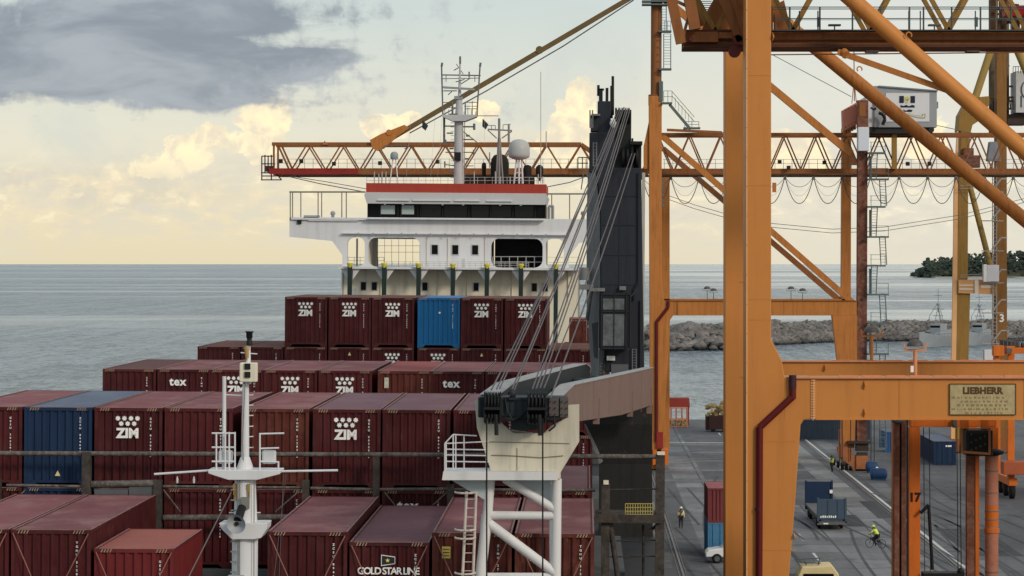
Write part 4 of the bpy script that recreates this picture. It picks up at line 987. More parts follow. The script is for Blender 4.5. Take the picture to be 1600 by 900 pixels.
jl = B(); jl.tube(Ps(754, 690, JD - .02), Ps(890, 693, JD - .02), .012, 4); jl.path([Ps(768, 711, JD - .03), Ps(800, 712, JD - .03), (Ps(845, 715, JD - .03)), Ps(880, 712, JD - .03)], .014, 4)
for x_ in (808, ): jl.tube(Ps(x_, 700, JD - .02), Ps(x_, 748, JD - .02), .01, 4)
jl.build('weld_seam', mat('brown_seam', (.22, .15, .08), .8), jro)

# flags
for (x_, y_, dr) in ((660, 187, 1), (754, 185, 1)):
    mb = B(); p = Ps(x_, y_, RMD)
    mb.add([p, p + Vector((.45, .05, -.45)), p + Vector((.25, .0, -.85)), p + Vector((-.02, .02, -.62))], [(0, 1, 2, 3)]); mb.add([p + Vector((0, .02, 0)), p + Vector((.45, .07, -.45)), p + Vector((.25, .02, -.85)), p + Vector((-.02, .04, -.62))], [(3, 2, 1, 0)])
    solo(mb, 'signal_flag', flagm, 'small dark flag left of the radar mast' if x_ == 660 else 'small dark flag drooping right of the radar mast', 'flag', 'flags near the radar mast', ship=True)

# ================================================================== SHIP'S CRANE
dc = thing('deck_crane', 'dark slate ship crane with tall tower and lowered jib on the cream rest', 'crane', Ps(972, 720, 110) * 1, ship=True)
TD = 110.0
def tp(x, y, D=TD): return Ps(x, y, D)
tw = B()
def loft(mb, secs):
    n_ = len(secs[0][1]); vs = []
    for z, pts in secs: vs += [(x, y, z) for x, y in pts]
    fs = []
    for k in range(len(secs) - 1):
        for i in range(n_): fs.append((k * n_ + i, k * n_ + (i + 1) % n_, (k + 1) * n_ + (i + 1) % n_, (k + 1) * n_ + i))
    fs += [tuple(range(n_ - 1, -1, -1)), tuple(range((len(secs) - 1) * n_, len(secs) * n_))]
    mb.add(vs, fs)
def sec(xl, xm, xr, y, D=TD, dp=2.6):
    a = tp(xl, y).x; b__ = tp(xm, y).x; c_ = tp(xr, y).x; return (tp(960, y).z, [(b__, D), (c_, D), (c_, D + dp), (a, D + dp), (a, D + .9)])
loft(tw, [sec(926, 938, 1007, 582), sec(918, 939, 1005, 470), sec(918, 938, 1003, 330), sec(920, 932, 1002, 262)])
two = tw.build('tower', slate, dc, bevel=.03)
tw = B(); a = tp(938, 400)
pts = lambda y: (tp(917, y).x, tp(939, y).x)
for (ya, yb) in ((582, 470), (470, 330), (330, 262)):
    xa = {582: (926, 938), 470: (918, 939), 330: (918, 938), 262: (920, 932)}
    p0, p1 = xa[ya]; q0, q1 = xa[yb]
    tw.add([(tp(p0, ya).x - .04, TD + .86, tp(0, ya).z), (tp(p1, ya).x - .02, TD - .05, tp(0, ya).z), (tp(q1, yb).x - .02, TD - .05, tp(0, yb).z), (tp(q0, yb).x - .04, TD + .86, tp(0, yb).z)], [(0, 1, 2, 3)])
tw.build('tower_flank', slatelt, two)
tw = B()
def tbox(x0, y0, x1, y1, D=TD, th=1.5, mb=None): (mb or tw).box(tp(x0, y0).x, tp(x1, y0).x, D, D + th, tp(0, y1).z, tp(0, y0).z)
tbox(934, 150, 955, 201, TD + .4, 1.2); tbox(921, 200, 960, 262, TD + .2, 2.0); tbox(923, 172, 935, 198, TD + .3, 1); tbox(955, 190, 966, 262, TD + .6, 1.2)
tw.build('tower_head', slate, dc, bevel=.03)
tw = B()
tbox(936, 131, 942, 151, TD + .5, .5); tbox(946.5, 129, 951, 151, TD + .5, .5); tbox(936, 130, 944, 132.5, TD + .5, .5); tbox(964, 163, 987, 262, TD + .55, 1.1); tbox(975, 216, 1003, 262, TD + .9, 1.4); tbox(987, 208, 990, 262, TD + .4, .3); tbox(985, 213, 1004, 218, TD + .2, 1.5)
for x0 in (964, 969, 974, 979, 984): tw.lathe((tp(x0, 0).x, TD + .6, tp(0, 172).z), [(.36, -.04), (.3, 0), (.36, .04)], 18, 'X')
for x0, y0, x1, y1 in ((955.5, 185, 955.5, 134), (957.5, 180, 957.5, 119), (935, 150, 935, 133)): tw.tube(tp(x0, y0, TD + .6), tp(x1, y1, TD + .6), .06, 6)
for x0 in (976, 983, 990, 998): tw.lathe((tp(x0, 0).x, TD + .7, tp(0, 238).z), [(.45, -.05), (.45, .05)], 16, 'X')
tw.build('rope_sheaves', black, dc)
tw = B(); tbox(924, 171, 938, 174, TD, .8); 
for x_ in (922, 926): tw.tube(tp(x_, 200, TD), tp(x_, 172, TD), .03, 5)
tw.tube(tp(923, 185, TD), tp(923, 200, TD), .05, 5)
for x0 in (927, 932): tw.tube(tp(x0, 222, TD - .15), tp(x0, 260, TD - .15), .03, 5)
for k in range(8): tw.tube(tp(927, 224 + k * 5, TD - .15), tp(932, 224 + k * 5, TD - .15), .015, 4)
tw.build('tower_ladder', slatelt, dc)
tw = B(); tbox(1003.5, 262, 1008.5, 582, TD + .2, .25); tw.build('edge_pipe', mat('pale_pipe', (.42, .42, .40), .6, var=.2), dc)
tw = B(); tw.lathe(tp(958, 192, TD + .2), [(.05, -.2), (.13, -.1), (.15, 0), (.1, .12), (.02, .16)], 10); tw.build('radio_dome', lettering, dc)
tw = B(); tbox(936, 452, 984, 536, TD - 1.1, 1.09); cb = tw.build('operator_cab', black, dc, bevel=.04)
tw = B(); tbox(942, 459, 975, 476, TD - 1.13, .03); tbox(942, 483, 975, 532, TD - 1.13, .03); tw.build('cab_window', mat('cab_glass', (.10, .11, .12), .25, var=.9, scale=5), cb)
tw = B()
for x_ in (939, 958.5, 977, 984): tbox(x_, 450, x_ + 1.6, 538, TD - 1.16, .05)
for y_ in (451, 478, 535): tbox(938, y_, 985, y_ + 2, TD - 1.16, .05)
tw.tube(tp(984, 465, TD - 1.1), tp(996, 452, TD - .3), .03, 5); tw.build('cab_frame', slate, cb)
tw = B(); tbox(948, 549, 961, 556, TD - .2, .15); tw.build('flood_lamp', lettering, dc)
tw = B()
tbox(936, 540, 945, 580, TD - .1, .1); tbox(955, 562, 982, 580, TD - .06, .1)
for k in range(8): tbox(937, 545 + k * 5, 944, 547 + k * 5, TD - .16, .06)
tw.build('louvre', greysteel, dc)
pd = B()
loft(pd, [(10.5, [(tp(942, 0).x, TD), (tp(1026, 0).x, TD), (tp(1026, 0).x, TD + 3), (tp(942, 0).x, TD + 3)]), (tp(0, 718).z, [(tp(942, 0).x, TD), (tp(1024, 0).x, TD), (tp(1024, 0).x, TD + 3), (tp(942, 0).x, TD + 3)]),
          (tp(0, 655).z, [(tp(918, 0).x, TD - .3), (tp(1024, 0).x, TD - .3), (tp(1024, 0).x, TD + 3), (tp(918, 0).x, TD + 3)]), (tp(0, 583).z, [(tp(922, 0).x, TD - .3), (tp(1024, 0).x, TD - .3), (tp(1024, 0).x, TD + 3), (tp(922, 0).x, TD + 3)])])
pd.build('pedestal', mat('pedestal_paint', (.022, .022, .022), .65, var=.35, streak=.4, rust=.18, scale=.6), dc)
pd = B(); pd.add([(tp(918, 0).x - .0, TD - .31, tp(0, 655).z), (tp(938, 0).x, TD - .2, tp(0, 655).z), (tp(950, 0).x, TD - .02, tp(0, 712).z), (tp(942, 0).x, TD - .02, tp(0, 718).z)], [(0, 1, 2, 3)]); pd.build('pedestal_flare', slatelt, dc)
tw = B()
for y_ in (300, 345, 392, 438): tw.box(tp(940, 0).x, tp(1002, 0).x, TD - .03, TD + .01, tp(0, y_).z, tp(0, y_).z + .03)
for x_ in (970,): tw.box(tp(x_, 0).x, tp(x_, 0).x + .025, TD - .025, TD + .01, tp(0, 445).z, tp(0, 266).z)
tw.build('plate_seam', slate, dc)
tw = B()
tw.path([tp(997, 270, TD - .08), tp(997, 440, TD - .08), tp(990, 452, TD - .08), tp(990, 470, TD - .08)], .03, 6)
tw.path([tp(945, 545, TD - .08), tp(943, 575, TD - .2), tp(950, 584, TD - .4)], .03, 6); tw.path([tp(1000, 470, TD - .06), tp(1000, 575, TD - .06)], .035, 6)
tw.build('hydraulic_hose', black, dc)
tw = B()
for x_ in (988, 994): tw.tube(tp(x_, 545, TD - .12), tp(x_, 582, TD - .12), .02, 5)
for k in range(9): tw.tube(tp(988, 546 + k * 4.2, TD - .12), tp(994, 546 + k * 4.2, TD - .12), .014, 4)
tbox(968, 440, 978, 446, TD - .2, .15, tw); tbox(922, 443, 945, 448, TD - .9, .9, tw); tbox(905, 438, 922, 446, TD + .2, .6, tw)
tw.tube(tp(913, 438, TD + .4), tp(913, 418, TD + .4), .22, 10); tw.tube(tp(925, 446, TD - .5), tp(917, 500, TD + .2), .08, 6)
tw.build('cab_landing', slatelt, dc)
# jib
JN, JF = 77.2, 108.6
def jw(px_near, py_near, px_far, py_far): return Ps(px_near, py_near, JN), Ps(px_far, py_far, JF)
def girder(mb, xn0, xn1, xf0, xf1, zs):      # zs: [(t, top z, bottom z)]
    vs = []
    for t_, zt_, zb_ in zs:
        x0 = xn0 + (xf0 - xn0) * t_; x1 = xn1 + (xf1 - xn1) * t_; y_ = JN + (JF - JN) * t_
        vs += [(x0, y_, zb_), (x1, y_, zb_), (x1, y_, zt_), (x0, y_, zt_)]
    n_ = len(zs); fs = [(0, 1, 2, 3), tuple((n_ - 1) * 4 + i for i in (3, 2, 1, 0))]
    for k in range(n_ - 1):
        for i in range(4): fs.append((k * 4 + i, (k + 1) * 4 + i, (k + 1) * 4 + (i + 1) % 4, k * 4 + (i + 1) % 4))
    mb.add(vs, fs)
def z_at(py, D): return Ps(900, py, D).z
dt = lambda t_: JN + (JF - JN) * t_
zs = [(0, z_at(625, JN), z_at(655, JN)), (.12, z_at(602, dt(.12)), z_at(660, dt(.12))), (.6, z_at(585, dt(.6)), z_at(648, dt(.6))), (1, z_at(574, JF), z_at(632, JF))]
xr0 = Ps(852, 640, JN).x; xr1 = Ps(872, 640, JN).x; xf0 = Ps(1008, 600, JF).x; xf1 = Ps(1020, 600, JF).x
jb = B(); girder(jb, xr0, xr1, xf0, xf1, zs)
gr = jb.build('jib_girder', jibm, dc, bevel=.02)
tcap = B()
for (t0, z0, _), (t1, z1, __) in zip(zs, zs[1:]):
    vs = []
    for t_, zz in ((t0, z0), (t1, z1)):
        x0 = xr0 + (xf0 - xr0) * t_ - .05; x1 = xr1 + (xf1 - xr1) * t_ + .03; vs += [(x0, dt(t_), zz + .004), (x1, dt(t_), zz + .004), (x1, dt(t_), zz + .03), (x0, dt(t_), zz + .03)]
    tcap.add(vs, [(0, 4, 5, 1), (1, 5, 6, 2), (2, 6, 7, 3), (3, 7, 4, 0), (0, 1, 2, 3), (7, 6, 5, 4)])
tcap.build('top_flange', jibtop, gr)
bk = B()
for t_, pb in ((.35, 662), (.72, 650), (.98, 645)):
    x1 = xr1 + (xf1 - xr1) * t_; bk.box(x1 - .2, x1 + .03, dt(t_) - .15, dt(t_) + .15, z_at(pb, dt(t_)), z_at(pb - 40, dt(t_)))
bk.build('bracket', jibm, gr)
jb = B(); xl0 = Ps(752, 640, JN).x; xl1 = Ps(778, 640, JN).x; xg0 = Ps(905, 600, JF).x; xg1 = Ps(922, 600, JF).x
zl = [(0, z_at(618, JN), z_at(650, JN)), (.12, z_at(600, dt(.12)), z_at(660, dt(.12))), (.6, z_at(579, dt(.6)), z_at(640, dt(.6))), (.93, z_at(569, dt(.93)), z_at(625, dt(.93))), (1, z_at(575, JF), z_at(620, JF))]
girder(jb, xl0, xl1, xg0, xg1, zl); gl = jb.build('jib_girder', jibdark, dc, bevel=.02)
tcap = B()
for (t0, z0, _), (t1, z1, __) in zip(zl, zl[1:]):
    vs = []
    for t_, zz in ((t0, z0), (t1, z1)):
        x0 = xl0 + (xg0 - xl0) * t_ - .04; x1 = xl1 + (xg1 - xl1) * t_ + .04; vs += [(x0, dt(t_), zz + .004), (x1, dt(t_), zz + .004), (x1, dt(t_), zz + .03), (x0, dt(t_), zz + .03)]
    tcap.add(vs, [(0, 4, 5, 1), (1, 5, 6, 2), (2, 6, 7, 3), (3, 7, 4, 0), (0, 1, 2, 3), (7, 6, 5, 4)])
tcap.build('top_flange', jibtop, gl)
jb = B()
def jx(x, D=JN): return Ps(x, 640, D).x
jb.box(jx(748), jx(887), JN - .5, JN + .8, z_at(652, JN), z_at(620, JN)); jb.box(jx(800), jx(845), JN - .2, JN + .6, z_at(672, JN), z_at(650, JN))
for t_ in (.25, .5, .75):
    x0 = xl1 + (xg1 - xl1) * t_; x1 = xr0 + (xf0 - xr0) * t_; jb.box(x0, x1, dt(t_) - .3, dt(t_) + .3, zl[2][2] + .2, zl[2][1] - .5)
jb.build('jib_head', jibdark, dc, bevel=.04)
jb = B(); rect(jb, 875, 622, 888, 652, JN - .56, .05, Ps); rect(jb, 858, 622, 873, 650, JN - .56, .05, Ps); jb.build('head_plate', mat('brown_grey_plate', (.10, .085, .08), .6, var=.3), dc)
jb = B()
for x_ in (752, 790, 798, 806, 816, 860, 872): jb.box(jx(x_), jx(x_ + 1.2), JN - .54, JN - .49, z_at(651, JN), z_at(621, JN))
for y_ in (624, 648): jb.box(jx(786), jx(822), JN - .53, JN - .49, z_at(y_ + 1, JN), z_at(y_, JN))
jb.path([(jx(790), JN - .55, z_at(622, JN)), (jx(793), JN - .6, z_at(640, JN)), (jx(802), JN - .62, z_at(655, JN)), (jx(815), JN - .6, z_at(648, JN)), (jx(822), JN - .55, z_at(640, JN))], .025, 6)
jb.path([(jx(866), JN - .6, z_at(650, JN)), (jx(868), JN - .6, z_at(664, JN)), (jx(858), JN - .6, z_at(672, JN))], .03, 6)
jb.box(jx(796), jx(806), JN - .62, JN - .5, z_at(624, JN), z_at(615, JN)); jb.lathe((jx(801), JN - .6, z_at(612, JN)), [(.12, -.1), (.15, 0), (.05, .1)], 10)
for x_ in (860, 868, 878, 886): 
    for y_ in (626, 636, 646): jb.lathe((jx(x_), JN - .62, z_at(y_, JN)), [(.025, -.02), (.025, .02)], 6, 'Y')
jb.build('head_fitting', slate, dc)
jb = B()
for t_ in (.2, .3, .45, .58, .70, .84):
    x1_ = xr1 + (xf1 - xr1) * t_; z1_ = z_at(600 - 28 * t_, dt(t_)) ; jb.box(x1_ - .01, x1_ + .012, dt(t_), dt(t_) + .05, z_at(655 - 15 * t_, dt(t_)), z_at(600 - 22 * t_, dt(t_)))
jb.build('plate_seam', jibm, gr)
for cxs in ((759, 783), (826, 853)):
    jb = B(); nS = 5
    for k in range(nS):
        x_ = jx(cxs[0] + 2 + (cxs[1] - cxs[0] - 4) * k / (nS - 1)); c_ = (x_, JN - .75, z_at(628, JN))
        jb.lathe(c_, [(.34, -.035), (.30, -.012), (.30, .012), (.34, .035)], 20, 'X')
        jb.lathe((x_, JN - .65, z_at(650, JN)), [(.24, -.035), (.2, 0), (.24, .035)], 16, 'X')
    jb.box(jx(cxs[0] - 1), jx(cxs[0] + .5), JN - 1.0, JN - .5, z_at(658, JN), z_at(611, JN)); jb.box(jx(cxs[1] - .5), jx(cxs[1] + 1), JN - 1.0, JN - .5, z_at(658, JN), z_at(611, JN))
    jb.box(jx(cxs[0] - 1), jx(cxs[1] + 1), JN - 1.1, JN - .45, z_at(638, JN), z_at(634, JN))
    jb.tube((jx(cxs[0] + 18), JN - 1.1, z_at(645, JN)), (jx(cxs[0] + 19), JN - 1.1, z_at(677, JN)), .06, 8)
    jb.build('sheave_block', black, dc, bevel=0)
# hoisting and luffing ropes
rp_ = B()
for k, (xt, yt, xb, yb) in enumerate(((960, 200, 768, 609), (965, 172, 776, 608), (969, 170, 781, 607), (972, 170, 796, 618), (975, 168, 800, 618), (978, 170, 832, 608), (981, 170, 838, 607), (984, 172, 844, 606), (987, 240, 850, 606), (992, 240, 860, 622))):
    p = tp(xt, yt, TD + .2); q_ = Ps(xb, yb, JN - .7); ps = []
    for i in range(9):
        t_ = i / 8; v = p.lerp(q_, t_); v.z -= .25 * 4 * t_ * (1 - t_); ps.append(v)
    rp_.path(ps, .023 if k % 3 else .028, 5)
rp_.build('wire_rope', wirelt, dc)
rp_ = B()
for x_ in (760.5, 848): rp_.tube(Ps(x_, 655, JN - 1.05), Ps(x_, 960, JN - 1.05), .024, 6)
rp_.build('hoist_rope', black, dc)

# ================================================================== QUAY CRANES
def GX(px, D): return (px - CX) * D / F
def GZ(py, D): return CAMZ - (py - CY) * D / F
def beam2(mb, a_, b_, D, wd, h, D2=None): mb.bar(Pw(*a_, D), Pw(*b_, D2 or D), wd, h)
# ---- near crane
c1 = thing('gantry_crane', 'large orange quay crane filling the right side, boom raised, maker plate on its beam', 'crane', (7.7, 123, 0))
DN, DFR = 115.0, 132.0
lg = B(); 
polyn = [(1165, -420), (1205, -420), (1205, 530), (1221, 562), (1226, 589), (1268, 589), (1268, 655), (1256, 656), (1251, 664), (1242, 790), (1233, 900), (1215, 1187), (1165, 1187)]
lg.prism([(GX(x, DN), GZ(y, DN)) for x, y in polyn], DN, DN + 1.8); leg1 = lg.build('leg', orange, c1, bevel=.04)
lg = B(); lg.prism([(GX(1133 + (x - 1165) * .872, DFR), GZ(CY + (y - CY) * .8715, DFR)) for x, y in polyn], DFR, DFR + 1.8); leg2 = lg.build('leg', orange, c1, bevel=.04)
XR = 28.9
for D in (DN, DFR):
    lg = B(); lg.box(XR, XR + 1.6, D, D + 1.8, .5, 40); lg.build('leg', orange, c1, bevel=.04)
zbt, zbb = GZ(589.5, DN), GZ(655, DN)
lg = B(); lg.box(GX(1268, DN) + .003, XR, DN + .02, DN + 1.7, zbb, zbt); bm1 = lg.build('portal_beam', orange, c1, bevel=.03)
lg = B(); lg.box(GX(1180, DFR), XR, DFR + .05, DFR + 1.7, GZ(620, DFR), GZ(565, DFR)); bm2 = lg.build('portal_beam', orange, c1, bevel=.03)
# seams, flanges, lugs
lg = B()
for i in range(16): y_ = 590 + i * 4.2; lg.tube(Pw(1268.5, y_, DN - .0), Pw(1268.5, y_, DN - .05), .045, 6); lg.tube(Pw(1272.5, y_, DN), Pw(1272.5, y_, DN - .05), .045, 6)
lg.box(GX(1270, DN), GX(1271, DN), DN - .07, DN + .02, zbb - .05, zbt + .02); lg.build('bolted_joint', ochrelt, bm1)
lg = B(); lg.box(GX(1240, DN), XR, DN - .14, DN - .0, zbt - .05, zbt + .012)
for k in range(9): x_ = 1310 + k * 37; lg.box(GX(x_, DN), GX(x_ + 30, DN), DN - .1, DN + .1, zbt + .014, zbt + .09)
lg.build('cable_tray', salmon, bm1)
lg = B(); lg.box(GX(1190, DFR), XR, DFR - .1, DFR + .04, GZ(565, DFR) - .02, GZ(565, DFR) + .04)
for k in range(8): x_ = 1300 + k * 40; lg.tube(Pw(x_, 563, DFR + .5), Pw(x_ + 30, 563, DFR + .5), .03, 5)
lg.build('beam_flange', salmon, bm2)
lg = B()
for x_, y_, D in ((1350, 602, DN), (1350, 645, DN), (1288.5, 575, DFR), (1240, 838, DN), (1207, 57, DN)):
    p = Pw(x_, y_, D); lg.add([p + Vector((0, 0, .22)), p + Vector((.02, -.18, 0)), p + Vector((0, 0, -.22)), p + Vector((.09, 0, 0))], [(0, 1, 2), (0, 3, 1), (1, 3, 2)])
lg.build('lifting_lug', orange, c1)
lg = B(); lg.box(GX(1208, DN) - .0, GX(1214, DN), DN + .4, DN + .5, GZ(300, DN), GZ(285, DN)); lg.build('lifting_lug', orange2, leg1)
lg = B()
for y_ in (-60, 118, 290, 468, 500, 690, 860): lg.box(GX(1166, DN), GX(1204 if y_ < 500 else (1204 + (y_ > 520) * 40), DN), DN - .012, DN + .01, GZ(y_, DN), GZ(y_, DN) + .035)
lg.box(GX(1226, DN), GX(1227, DN), DN - .012, DN + .01, GZ(655, DN), GZ(592, DN))
lg.build('weld_seam', orange, leg1)
lg = B()
for x_ in (1405, 1600, 1750): lg.box(GX(x_, DN), GX(x_ + .8, DN), DN - .0, DN + .03, zbb + .01, zbt - .06)
lg.box(GX(1275, DN), GX(1900, DN), DN - .06, DN + .03, zbb - .03, zbb + .03)
lg.build('weld_seam', orange, bm1)
lg = B(); lg.path([Pw(1238.5, 588, DN - .12), Pw(1238.5, 620, DN - .12), Pw(1187, 668, DN - .12), Pw(1185, 1180, DN - .12)], .15, 14); lg.lathe(Pw(1238.5, 620, DN - .12), [(.15, -.1), (.152, .1)], 12)
pip = lg.build('drain_pipe', pipered, leg1)
lg = B(); lg.tube(Pw(1238.5, 586, DN - .12), Pw(1238.5, 607, DN - .12), .17, 12); lg.tube(Pw(1185.3, 794, DN - .12), Pw(1185.3, 797, DN - .12), .165, 12); lg.build('pipe_collar', mat('dark_collar', (.05, .02, .03), .5), pip)
lg = B(); 
for y_ in (441, 591): lg.box(GX(1157, DN), GX(1166, DN), DN + .9, DN + 1.0, GZ(y_ + 1, DN), GZ(y_, DN))
for k in range(0, 26): lg.tube(Pw(1166.5, -30 + k * 46, DN - .01), Pw(1166.5, -30 + k * 46 + 45, DN - .01), .035, 5)
lg.build('edge_highlight', ochrelt, leg1)  # pale strip standing in for the highlight along the leg's left edge
# plate
pw_ = B(); rect(pw_, 1484, 600, 1587, 648, DN - .03, .03); pl_ = pw_.build('maker_plate', goldtxt, bm1, bevel=.02)
put(text_mesh('LIEBHERR', .40, darktxt, .022, .006, 1.05), 'plate_lettering', pl_, Vector((GX(1535, DN), DN - .035, GZ(615, DN))))
tl = B(); rnd = random.Random(2)
for r_i, (a0, a1) in enumerate(((1487, 1570), (1501, 1577), (1495, 1573), (1487, 1577), (1508, 1566))):
    x_ = a0; y_ = 619.5 + r_i * 6
    while x_ < a1:
        l_ = rnd.uniform(2, 7); n_ = max(1, int(l_ / 1.9))
        for j in range(n_): tl.box(GX(x_ + j * 1.9, DN), GX(x_ + j * 1.9 + 1.1, DN), DN - .038, DN - .03, GZ(y_ + 3.2, DN), GZ(y_ + rnd.choice((0, .8)), DN))
        x_ += l_ + 2.2
tl.build('plate_small_print', mat('faint_print', (.2, .15, .09), .8), pl_)
pw_ = B()
for a_, b_ in (((1484, 600), (1587, 600)), ((1484, 648), (1587, 648)), ((1484, 600), (1484, 648)), ((1587, 600), (1587, 648))): pw_.bar(Pw(*a_, DN - .04), Pw(*b_, DN - .04), .035, .035)
pw_.build('plate_border', darktxt, pl_)
# flood lamps on the beams
def flood(px, ytop, ybase, D, parent, s_=1.0, m1=salmon):
    lg = B(); lg.tube(Pw(px, ybase, D), Pw(px, ytop + 20 * s_, D), .09 * s_, 8)
    lg.bar(Pw(px - 17 * s_, ytop + 20 * s_, D), Pw(px + 17 * s_, ytop + 20 * s_, D), .1 * s_, .1 * s_); 
    for sx in (-1, 1): lg.bar(Pw(px + sx * 15 * s_, ytop + 20 * s_, D), Pw(px + sx * 18 * s_, ytop + 9 * s_, D), .07 * s_, .07 * s_)
    o = lg.build('floodlight', m1, parent)
    lg = B(); c_ = Pw(px, ytop + 14 * s_, D); r_ = 13 * s_ * D / F
    lg.lathe(c_, [(r_, 0), (r_, .06), (r_ * .9, r_ * .45), (r_ * .6, r_ * .75), (.02, r_ * .85)], 16); lg.build('lamp_head', lampglass, o)
flood(1430, 527, 592, DN + .3, bm1, 1.0); flood(1362, 506, 566, DFR + .2, bm2, .95, orange2)
lg = B(); lg.box(GX(1424, DN), GX(1428.5, DN), DN + .2, DN + .35, GZ(582, DN), GZ(572, DN)); lg.build('lamp_box', lettering, bm1)
# main girders
GDn, GDf = 118.0, 119.9
for GD, nm in ((GDn, 0), (GDf, 1)):
    lg = B(); zt_, z_b = GZ(47, GDn), GZ(75, GDn)
    xl = GX(1068, GDn)
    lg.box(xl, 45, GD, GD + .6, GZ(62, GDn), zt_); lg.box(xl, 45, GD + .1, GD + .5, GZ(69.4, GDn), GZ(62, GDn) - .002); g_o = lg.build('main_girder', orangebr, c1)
    lg = B(); lg.box(xl, 45, GD - .12, GD + .6, GZ(74, GDn), GZ(69.5, GDn)); lg.box(xl, 45, GD - .06, GD - .002, GZ(63.5, GDn), GZ(62, GDn)); lg.box(xl, 45, GD - .08, GD - .002, zt_ - .06, zt_ + .02)
    lg.build('rail_flange', mat('dark_brown_rail', (.09, .035, .018), .7, var=.4, rust=.3), g_o)
    lg = B(); zap = zt_ + 5.2; node0 = GX(1240, GDn); sp_ = 122 * 118 / F
    for k in range(-1, 12):
        xn = node0 + k * sp_ * 1.0
        for sg in (-1, 1): lg.bar((xn, GD + .3, zt_), (xn + sg * 2.9, GD + .3, zap), .17, .2)
    lg.bar((node0 - 6, GD + .3, zap), (45, GD + .3, zap), .4, .4)
    lg.build('truss_lattice', ochre, g_o)
lg = B()
for xc in (1363, 1520): lg.box(GX(xc - 10, GDn), GX(xc + 10, GDn), GDn - .2, GDn + .5, GZ(81.5, GDn), GZ(79.5, GDn))
lg.build('rail_clip', rusty, c1)
lg = B(); HR = GDn - .6
for y_ in (11, 14, 29): lg.tube(Pw(1210, y_, HR), Pw(1900, y_, HR), .022, 5)
lg.tube(Pw(1210, 31, HR), Pw(1900, 31, HR), .015, 4)
for x_ in (1234, 1281, 1332, 1376, 1421, 1443, 1487, 1532, 1580): lg.tube(Pw(x_, 11, HR), Pw(x_, 48, HR), .04, 6)
for x_ in (1249, 1278, 1420, 1438, 1524): lg.tube(Pw(x_, 17, HR), Pw(x_, 46, HR), .03, 6)
for x_ in (1279, 1525): lg.box(GX(x_ - 2.5, HR), GX(x_ + 2.5, HR), HR - .1, HR, GZ(42, HR), GZ(27, HR))
lg.box(GX(1203, HR), GX(1900, HR), HR - .1, GDn - .13, GZ(48, HR), GZ(46.8, HR))
lg.build('walkway_railing', handr, c1)
for x_ in (1304, 1460):
    lg = B(); lg.tube(Pw(x_, 48, HR - .1), Pw(x_, 41, HR - .1), .03, 6); lg.box(GX(x_ - 10, HR), GX(x_ + 9, HR), HR - .3, HR + .1, GZ(41, HR), GZ(38.5, HR)); lg.build('walkway_lamp', greysteel, c1)
lg = B(); lg.tube(Pw(1205, 85.5, GDn), Pw(1900, 79, GDn), .03, 5); lg.build('catenary_rope', orangebr, c1)
# braces
lg = B(); lg.tube(Pw(1186, -128, DN + .9), Pw(1332, 0, DN + .9), .375, 20); lg.tube(Pw(1332, 0, DN + .9), Pw(1935, 529, DN + .9), .375, 24); br1 = lg.build('diagonal_brace', orange, c1)
lg = B(); lg.tube(Pw(1150, -27, DFR + .9), Pw(1294, 91, DFR + .9), .36, 20); lg.tube(Pw(1294, 91, DFR + .9), Pw(1806, 512, DFR + .9), .36, 24); br2 = lg.build('diagonal_brace', orange2, c1)
lg = B(); lg.bar(Pw(1309, 81, DN + 1.6), Pw(1480, 141, DN + 1.0), .22, .26); lg.tube(Pw(1318, 81, DN + 1.6), Pw(1322, 86, DN + 1.4), .2, 8); lg.build('thin_brace', orange2, c1)
lg = B()
for x_, y_, D in ((1420, 55, DN + .5), (1343, 108, DFR + .5)):
    c_ = Pw(x_, y_, D)
    for i in range(8):
        a0 = math.pi * (i / 8 * 1.5 - .2); a1 = math.pi * ((i + 1) / 8 * 1.5 - .2); r_ = .13
        lg.tube(c_ + Vector((math.cos(a0) * r_, 0, math.sin(a0) * r_)), c_ + Vector((math.cos(a1) * r_, 0, math.sin(a1) * r_)), .035, 5)
lg.build('lifting_eye', orange, c1)
# gusset near the hinge + raised boom foot
lg = B()
lg.prism([(GX(x, 119), GZ(y, 119)) for x, y in ((1096, 48), (1118, -10), (1168, -10), (1168, 48))], 119, 119.2)
lg.box(GX(1070, 118.4), GX(1121, 118.4), 117.6, 117.95, GZ(68, 118.4), GZ(52, 118.4)); lg.box(GX(1121, 118.4), GX(1144, 118.4), 117.7, 117.95, GZ(62, 118.4), GZ(53, 118.4))
lg.bar(Pw(1125, -20, 117.4), Pw(1160, 64, 117.4), .3, .55); lg.bar(Pw(1140, -20, 117), Pw(1163, 55, 117), .12, .2)
hg = lg.build('hinge_bracket', orangebr, c1, bevel=.02)
lg = B(); lg.lathe(Pw(1080, 60, 117.5), [(.12, -.05), (.12, .1)], 12, 'Y'); lg.lathe(Pw(1148, 80, 117.9), [(.28, -.1), (.28, .3)], 16, 'Y'); lg.lathe(Pw(1153, 62, 117.3), [(.22, -.05), (.22, .2)], 16, 'Y'); lg.build('hinge_pin', mat('hinge_red_brown', (.13, .03, .03), .6, var=.4), hg)
bo = B()
for D in (117.0, 125.5):
    bo.bar(Pw(1064, 68, D), Pw(960, -420, D), .32, .45); bo.bar(Pw(1086, 46, D), Pw(1000, -420, D), .5, .6)
    for k in range(7):
        t0 = k / 7; t1 = (k + .5) / 7; t2 = (k + 1) / 7
        L0 = Pw(1064, 68, D).lerp(Pw(960, -420, D), t0); R0 = Pw(1086, 46, D).lerp(Pw(1000, -420, D), t1); L1 = Pw(1064, 68, D).lerp(Pw(960, -420, D), t2)
        bo.bar(L0, R0, .14, .14); bo.bar(R0, L1, .14, .14)
bo.bar(Pw(1098, 40, 121), Pw(1070, -30, 121), .25, .3); bo.bar(Pw(1098, 40, 121), Pw(1120, 0, 121), .3, .3)
bo.build('raised_boom', orangebr, c1)
